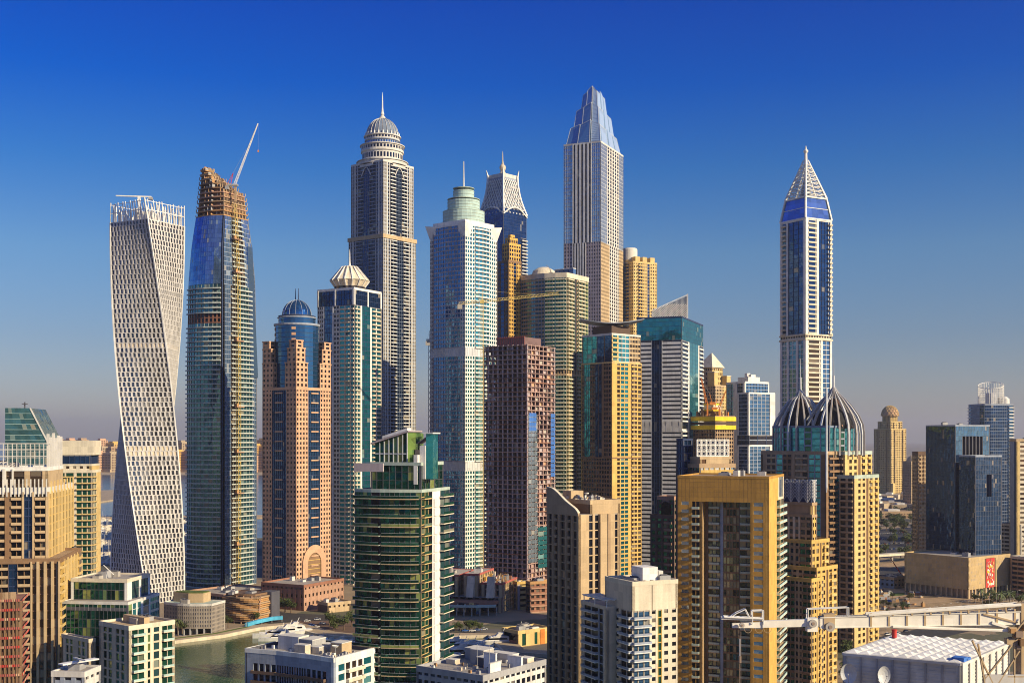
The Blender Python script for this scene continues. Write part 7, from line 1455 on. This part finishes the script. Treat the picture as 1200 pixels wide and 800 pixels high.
h0 = None
for i in range(230):
    px = rd.uniform(100, 140) if i < 200 else rd.uniform(205, 222); py = 611+53*(int(rd.random()*13)/13)+rd.uniform(-.6, .6); x, y = G(px, py)
    if h0 is None: o = h0 = hb.build('harbour_boat')
    else: o = h0.copy(); COL.objects.link(o)
    o.location = (x, y, 0); s_ = rd.uniform(.9, 2.0); o.scale = (s_, s_, s_); o.rotation_euler = (0, 0, rd.choice([1.3, 1.4, 4.5])); tag(o, 'tiny white boat packed into the distant harbour beside the twisted tower', 'boat', 'boats in the distant harbour')
for i in range(7): y = G(120, 613+i*7.5)[1]; xa, xb = X(95, y), X(225, y); m = MB(); m.box(xa, xb, y-1.5, y+1.5, .05, .8, 'sand'); tag(m.build('pontoon'), 'long narrow pontoon between the rows of harbour boats', 'pontoon', 'harbour pontoons')

# ------------------------------------------------------------------ cars
def car_proto(col):
    r_ = empty('car', None, 'car'); m = MB(); m.hexa([(-2.2, -.85, .35), (2.2, -.85, .35), (2.2, .85, .35), (-2.2, .85, .35), (-2.2, -.9, .95), (2.15, -.9, .85), (2.15, .9, .85), (-2.2, .9, .95)], col); m.hexa([(-1.8, -.8, .95), (1.1, -.8, .9), (1.1, .8, .9), (-1.8, .8, .95), (-1.3, -.65, 1.5), (.4, -.65, 1.5), (.4, .65, 1.5), (-1.3, .65, 1.5)], 'g_black'); m.box(-1.25, .35, -.62, .62, 1.501, 1.54, col); m.build('body', r_)
    for x in (-1.4, 1.4):
        for y in (-.86, .86): m = MB(); m.beam((x, y-.1, .33), (x, y+.1, .33), .33, 'black', 10); m.build('wheel', r_)
    return r_
cp = {}
def car(col, x, y, rz, label, group, z=.07):
    if col not in cp: cp[col] = o = car_proto(col)
    else: o = copy_tree(cp[col])
    o.location = (x, y, z); o.rotation_euler = (0, 0, rz); o['label'] = label; o['group'] = group
for i in range(96):
    c_ = rd.choice(['white', 'white', 'silver', 'greydark', 'blue', 'red']); row = i//24; px = 1026+(i % 24)*2.7; x, y = G(px, 626+row*6.2-(px-1026)*.06+(3 if i % 2 else 0)*0); car(c_, x, y, 1.2+rd.uniform(-.1, .1), {'greydark': 'dark grey'}.get(c_, c_)+' car parked in the open lot beyond the ribbed dome tower', {'greydark': 'dark grey'}.get(c_, c_)+' cars in the open lot')
for i in range(14): c_ = ('white', 'silver', 'greydark')[i % 3]; x, y = G(1040+i*11, 744-i*2.3+rd.uniform(-1, 1)); car(c_, x, y, .5, {'greydark': 'dark grey'}.get(c_, c_)+' car driving on the wide road behind the crane boom', {'greydark': 'dark grey'}.get(c_, c_)+' cars on the wide road')
for i, (px, py) in enumerate(((352, 733), (358, 734), (365, 733), (371, 735), (378, 731), (347, 730), (360, 728), (372, 726), (560, 744), (553, 745), (567, 743), (545, 745))):
    c_ = ('white', 'silver', 'blue')[i % 3]; x, y = G(px, py); car(c_, x, y+(8 if px > 500 else 0), .3, c_+(' car parked by the canal bend' if px < 500 else ' car parked on the promenade below the theatre hall'), c_+(' cars by the canal bend' if px < 500 else ' cars below the theatre hall'), .09 if px < 500 else 1.72)
x, y = G(1060, 684); k = empty('mobile_crane', 'red mobile crane with raised boom on the sandy plot', 'crane', (x, y, .05)); m = MB(); m.box(-4, 5, -1.5, 1.5, .8, 2.6, 'red'); m.box(-3.5, -1, -1.4, 1.4, 2.61, 4.4, 'red'); m.build('body', k); m = MB(); m.beam((1, 0, 2.6), (-12, 0, 22), .7, 'red', 4, .4); m.build('boom', k)
for q in (-3, 0, 3): m = MB(); m.beam((q, -1.7, .9), (q, 1.7, .9), .85, 'black', 12); m.build('wheel', k)

# ================================================================== foreground: roof hall and crane boom
def tent_hall():
    P = [(39.3, 141.0), (50.5, 134.6), (61.4, 148.0), (49.2, 153.5)]; zt = 99.6; cx, cy = 50.1, 144.3; root = empty('tensile_roof_hall', 'pale corrugated rooftop hall under a white quilted membrane roof at lower right', 'building', (cx, cy, 0))
    Q = [(x-cx, y-cy) for x, y in P]; m = MB(); m.prism(inset(Q, .2), 0, zt-1, 'grey'); m.build('core', root)
    for i in range(4):
        L, nv, M = mapper(Q[i], Q[(i+1) % 4]); m = MB(); k = 0; zz = zt-14
        while zz < zt-.3: bx(m, M, 0, L, -.1, .06+.05*(k % 2), zz, zz+.2, 'offwhite'); zz += .201; k += 1
        bx(m, M, 0, L, -.1, .05, 0, zt-14, 'concrete'); m.build('corrugated_wall', root); m = MB(); n = 7
        for j in range(n+1): u = lerp(.08, L-.08, j/n); bx(m, M, u-.09, u+.09, .05, .28, zt-14, zt-.1, 'grey')
        bx(m, M, -.1, L+.1, -.1, .34, zt-.3, zt, 'offwhite'); m.build('post', root)
    n = 9; z0 = zt+.02
    f = lambda s_, t: tuple(lerp(lerp(Q[0][k], Q[1][k], s_), lerp(Q[3][k], Q[2][k], s_), t) for k in (0, 1))
    for i in range(n):
        m = MB()
        for j in range(n):
            c = [f((i+a)/n, (j+b_)/n) for a, b_ in ((0, 0), (1, 0), (1, 1), (0, 1))]; ce = f((i+.5)/n, (j+.5)/n); tp = (*ce, z0+.34)
            g = 6
            for q in range(4):
                a, b_ = c[q], c[(q+1) % 4]; m.face([(*a, z0), (*b_, z0), ((b_[0]+ce[0])/2, (b_[1]+ce[1])/2, z0+.13), ((a[0]+ce[0])/2, (a[1]+ce[1])/2, z0+.13)], 'white'); m.face([((a[0]+ce[0])/2, (a[1]+ce[1])/2, z0+.13), ((b_[0]+ce[0])/2, (b_[1]+ce[1])/2, z0+.13), tp], 'white')
        m.build('membrane_panel', root)
    # roof edge clutter
    m = MB(); L, nv, M = mapper(Q[1], Q[2])
    for u, h in ((.6, .9), (1.6, .5)): bx(m, M, u, u+1.4, -1.2, .2, zt, zt+h*.5, 'blue')
    m.build('tarpaulin', root)
    for i, (px, py, s_) in enumerate(((998, 785, 1), (1037, 787, .9))):
        t = (px-600)/F; A, B_ = P[0], P[1]; dx, dy = B_[0]-A[0], B_[1]-A[1]; u = (t*A[1]-A[0])/(dx-t*dy); x, y = A[0]+dx*u, A[1]+dy*u; zz = Z(py, y)
        k = empty('satellite_dish', ('larger blue grey satellite dish on the left end of the corrugated wall', 'smaller grey satellite dish right of the larger one on the corrugated wall')[i], 'satellite dish', (x-.75, y-1.5, zz), -.35 if i == 0 else .25)
        m = MB(); r = 1.15*s_; pr = [(.02, 0), (r*.4, -.05), (r*.75, -.18), (r, -.34)]; nn = 24
        for (r0, d0), (r1, d1) in zip(pr, pr[1:]):
            for j in range(nn):
                a, c = 2*pi*j/nn, 2*pi*(j+1)/nn; p = lambda rr, dd, w_: (rr*cos(w_)*.8, dd, rr*sin(w_)); m.face([p(r0, d0, a), p(r0, d0, c), p(r1, d1, c), p(r1, d1, a)], 'silver'); m.face([p(r1, d1+.05, a), p(r1, d1+.05, c), p(r0, d0+.05, c), p(r0, d0+.05, a)], 'bluegrey')
        m.build('reflector', k, smooth=True); m = MB(); m.beam((0, .05, 0), (.4, 1.5, -.3), .07, 'grey'); m.build('mount', k); m = MB(); m.beam((0, -.33, -r*.95), (0, -1.0, 0), .025, 'grey'); m.beam((0, -1.05, 0), (0, -.85, 0), .07, 'offwhite', 8); m.build('feed_arm', k)
    # red drum on the roof behind
    k = MB(); k.lathe([(.3, 0), (.3, .9), (.36, .9), (.36, 1.0), (.05, 1.05)], 'red', 14); o = k.build('red_vent', None, (X(1049.5, 150), 150.5, zt+.2)); tag(o, 'short red vent pipe behind the far corner of the membrane roof', 'vent')
tent_hall()

def boom_crane():
    Y = 128.0; s = Y/F; root = empty('boom_crane', 'white box girder crane boom reaching left across the lower right foreground', 'crane', (X(1196, Y), Y+.5, Z(800, Y)))
    ox, oy, oz = root.location
    P = lambda px, py, dy=0: (X(px, Y)-ox, Y+dy-oy, Z(py, Y)-oz)
    def girder(x0, yt0, yb0, x1, yt1, yb1, th, mat='cranewhite', name='boom'):
        m = MB(); m.hexa([P(x0, yb0, -th), P(x1, yb1, -th), P(x1, yb1, th), P(x0, yb0, th), P(x0, yt0, -th), P(x1, yt1, -th), P(x1, yt1, th), P(x0, yt0, th)], mat); return m.build(name, root)
    girder(960, 722, 734.5, 1194, 715, 730, .45); girder(893, 727, 734.5, 961, 724.5, 733, .32); girder(858, 730, 735, 894, 728, 735, .2)
    # flanges, stiffeners, bolts
    m = MB()
    for a in range(9):
        x = 1018+a*21; t = (x-960)/234; yt, yb = lerp(722, 715, t), lerp(734.5, 730, t); m.hexa([P(x, yb, -.53), P(x+2.2, yb, -.53), P(x+2.2, yb, -.46), P(x, yb, -.46), P(x, yt-3, -.53), P(x+2.2, yt-3, -.53), P(x+2.2, yt-3, -.46), P(x, yt-3, -.46)], 'beige')
    m.build('stiffener', root); m = MB()
    m.hexa([P(960, 723, -.54), P(1194, 716, -.54), P(1194, 716, .54), P(960, 723, .54), P(960, 722, -.54), P(1194, 715, -.54), P(1194, 715, .54), P(960, 722, .54)], 'cranewhite')
    m.hexa([P(960, 735, -.54), P(1194, 730.6, -.54), P(1194, 730.6, .54), P(960, 735, .54), P(960, 734, -.54), P(1194, 729.7, -.54), P(1194, 729.7, .54), P(960, 734, .54)], 'cranewhite'); m.build('flange', root)
    # upper strut pair and lower strut
    for v in (-.5, .5): m = MB(); m.beam(P(1016, 719.5, v), P(1194, 707.5, v), .17, 'cranewhite', 6); m.build('upper_strut', root)
    m = MB()
    for a in range(8): x = 1022+a*22; t = (x-1016)/178; m.beam(P(x, lerp(719.5, 707.5, t), -.5), P(x+1, lerp(721, 715.5, t), -.5), .12, 'beige'); m.beam(P(x, lerp(719.5, 707.5, t), -.5), P(x, lerp(719.5, 707.5, t), .5), .08, 'beige')
    m.build('strut_bracket', root)
    m = MB(); m.beam(P(1044, 733, -.6), P(1192, 738, -.6), .17, 'cranewhite', 6); m.beam(P(1044, 732, .6), P(1192, 736, .6), .14, 'cranewhite', 6); m.build('lower_strut', root)
    m = MB(); m.beam(P(1160, 728, -.5), P(1192, 738, -.5), .2, 'cranewhite'); m.beam(P(1150, 718, -.5), P(1190, 728, -.5), .12, 'beige'); m.build('knee_brace', root)
    # white tube frames on the boom
    def frame(pts, name, r=.055): 
        m = MB()
        for a, c in zip(pts, pts[1:]):
            for v in (-.35, .35): m.beam(P(*a, v), P(*c, v), r, 'white', 6)
        for a in pts: m.beam(P(*a, -.35), P(*a, .35), r, 'white', 6)
        m.build(name, root)
    frame([(946, 731), (946, 713), (993.5, 711), (993.5, 724)], 'guard_frame'); frame([(881, 730), (881, 715), (894, 714.5), (894, 730)], 'guard_frame'); frame([(855, 723), (862, 718), (873, 713), (878, 723)], 'guard_frame'); frame([(848, 722), (893, 724)], 'guard_frame', .09)
    girder(845, 722, 725, 893, 722.5, 726.5, .22, name='tip_rail'); girder(945, 724, 739, 957, 723, 739, .5, name='boom_collar'); girder(964, 719, 737, 977, 718, 735, .52, 'beige', 'boom_collar')
    for px, py, r in ((951, 729, .42), (971, 733, .5), (868, 731, .28)): m = MB(); a, c = P(px, py, -.75), P(px, py, -.5); m.beam(a, c, r, 'concrete', 16); m.beam(P(px, py, -.8), P(px, py, -.74), r*.4, 'steel', 10); m.build('sheave', root)
    m = MB()
    for px in (876, 889, 899, 918): 
        for j in range(8): a, c = pi*j/8, pi*(j+1)/8; rr = .42; q = P(px, 735, -.3); m.beam((q[0]-rr*cos(a), q[1], q[2]-rr*sin(a)*1.2), (q[0]-rr*cos(c), q[1], q[2]-rr*sin(c)*1.2), .025, 'beige')
    m.build('cable_loop', root)
    m = MB(); m.beam(P(868, 733, -.1), P(868, 802, -.1), .03, 'steel'); m.beam(P(866, 733, .1), P(867, 802, .1), .03, 'steel'); m.build('hoist_rope', root); m = MB(); m.beam(P(867, 748, 0), P(867, 771, 0), .09, 'offwhite', 8); m.beam(P(867, 768, 0), P(867, 776, 0), .16, 'steel', 8); m.build('hook_block', root)
    # slewing post
    m = MB(); m.beam(P(1196, 706), P(1196, 800), .55, 'beige', 12); m.lathe([(.9, P(0, 741)[2]), (.9, P(0, 738)[2])], 'cranewhite', 16, X(1196, Y)-ox, 0); m.build('post', root)
    rr = random.Random(9); 
    for i in range(12): px, py = rr.uniform(1178, 1200), rr.uniform(730, 758); m = MB(); q = P(px, py, rr.uniform(-1.2, -.6)); a = rr.uniform(.12, .42); m.box(q[0]-a, q[0]+a, q[1]-a, q[1]+a, q[2]-a*.8, q[2]+a*.8, rr.choice(['steel', 'tan', 'beige', 'umber', 'timber'])); m.build('gearbox', root)
    m = MB()
    for a, c in (((1188, 745), (1150, 792)), ((1190, 760), (1165, 798)), ((1182, 742), (1200, 720)), ((1176, 790), (1200, 790)), ((1184, 745), (1184, 800)), ((1135, 748), (1160, 800)), ((1142, 752), (1150, 800))): m.beam(P(*a, -1), P(*c, -1), .12, 'beige', 6)
    m.build('brace', root); m = MB(); m.box(P(1150, 0)[0], P(1200, 0)[0], -1.6, -1.2, P(0, 800)[2]-.5, P(0, 788)[2], 'offwhite'); m.build('base_plate', root)
boom_crane()

# ------------------------------------------------------------------ air
if HAZE > 0:
    m = MB(); m.box(-13000, 13000, -580, 24900, -1.5, 480, 'white'); o = m.build('haze'); tag(o, kind='stuff'); mt = bpy.data.materials.new('haze_air'); mt.use_nodes = True; t = mt.node_tree; t.nodes.clear()
    a = t.nodes.new('ShaderNodeOutputMaterial'); v = t.nodes.new('ShaderNodeVolumePrincipled'); v.inputs['Density'].default_value = HAZE; v.inputs['Color'].default_value = (.80, .82, .95, 1); v.inputs['Anisotropy'].default_value = .3
    t.links.new(v.outputs[0], a.inputs['Volume']); o.data.materials.clear(); o.data.materials.append(mt)
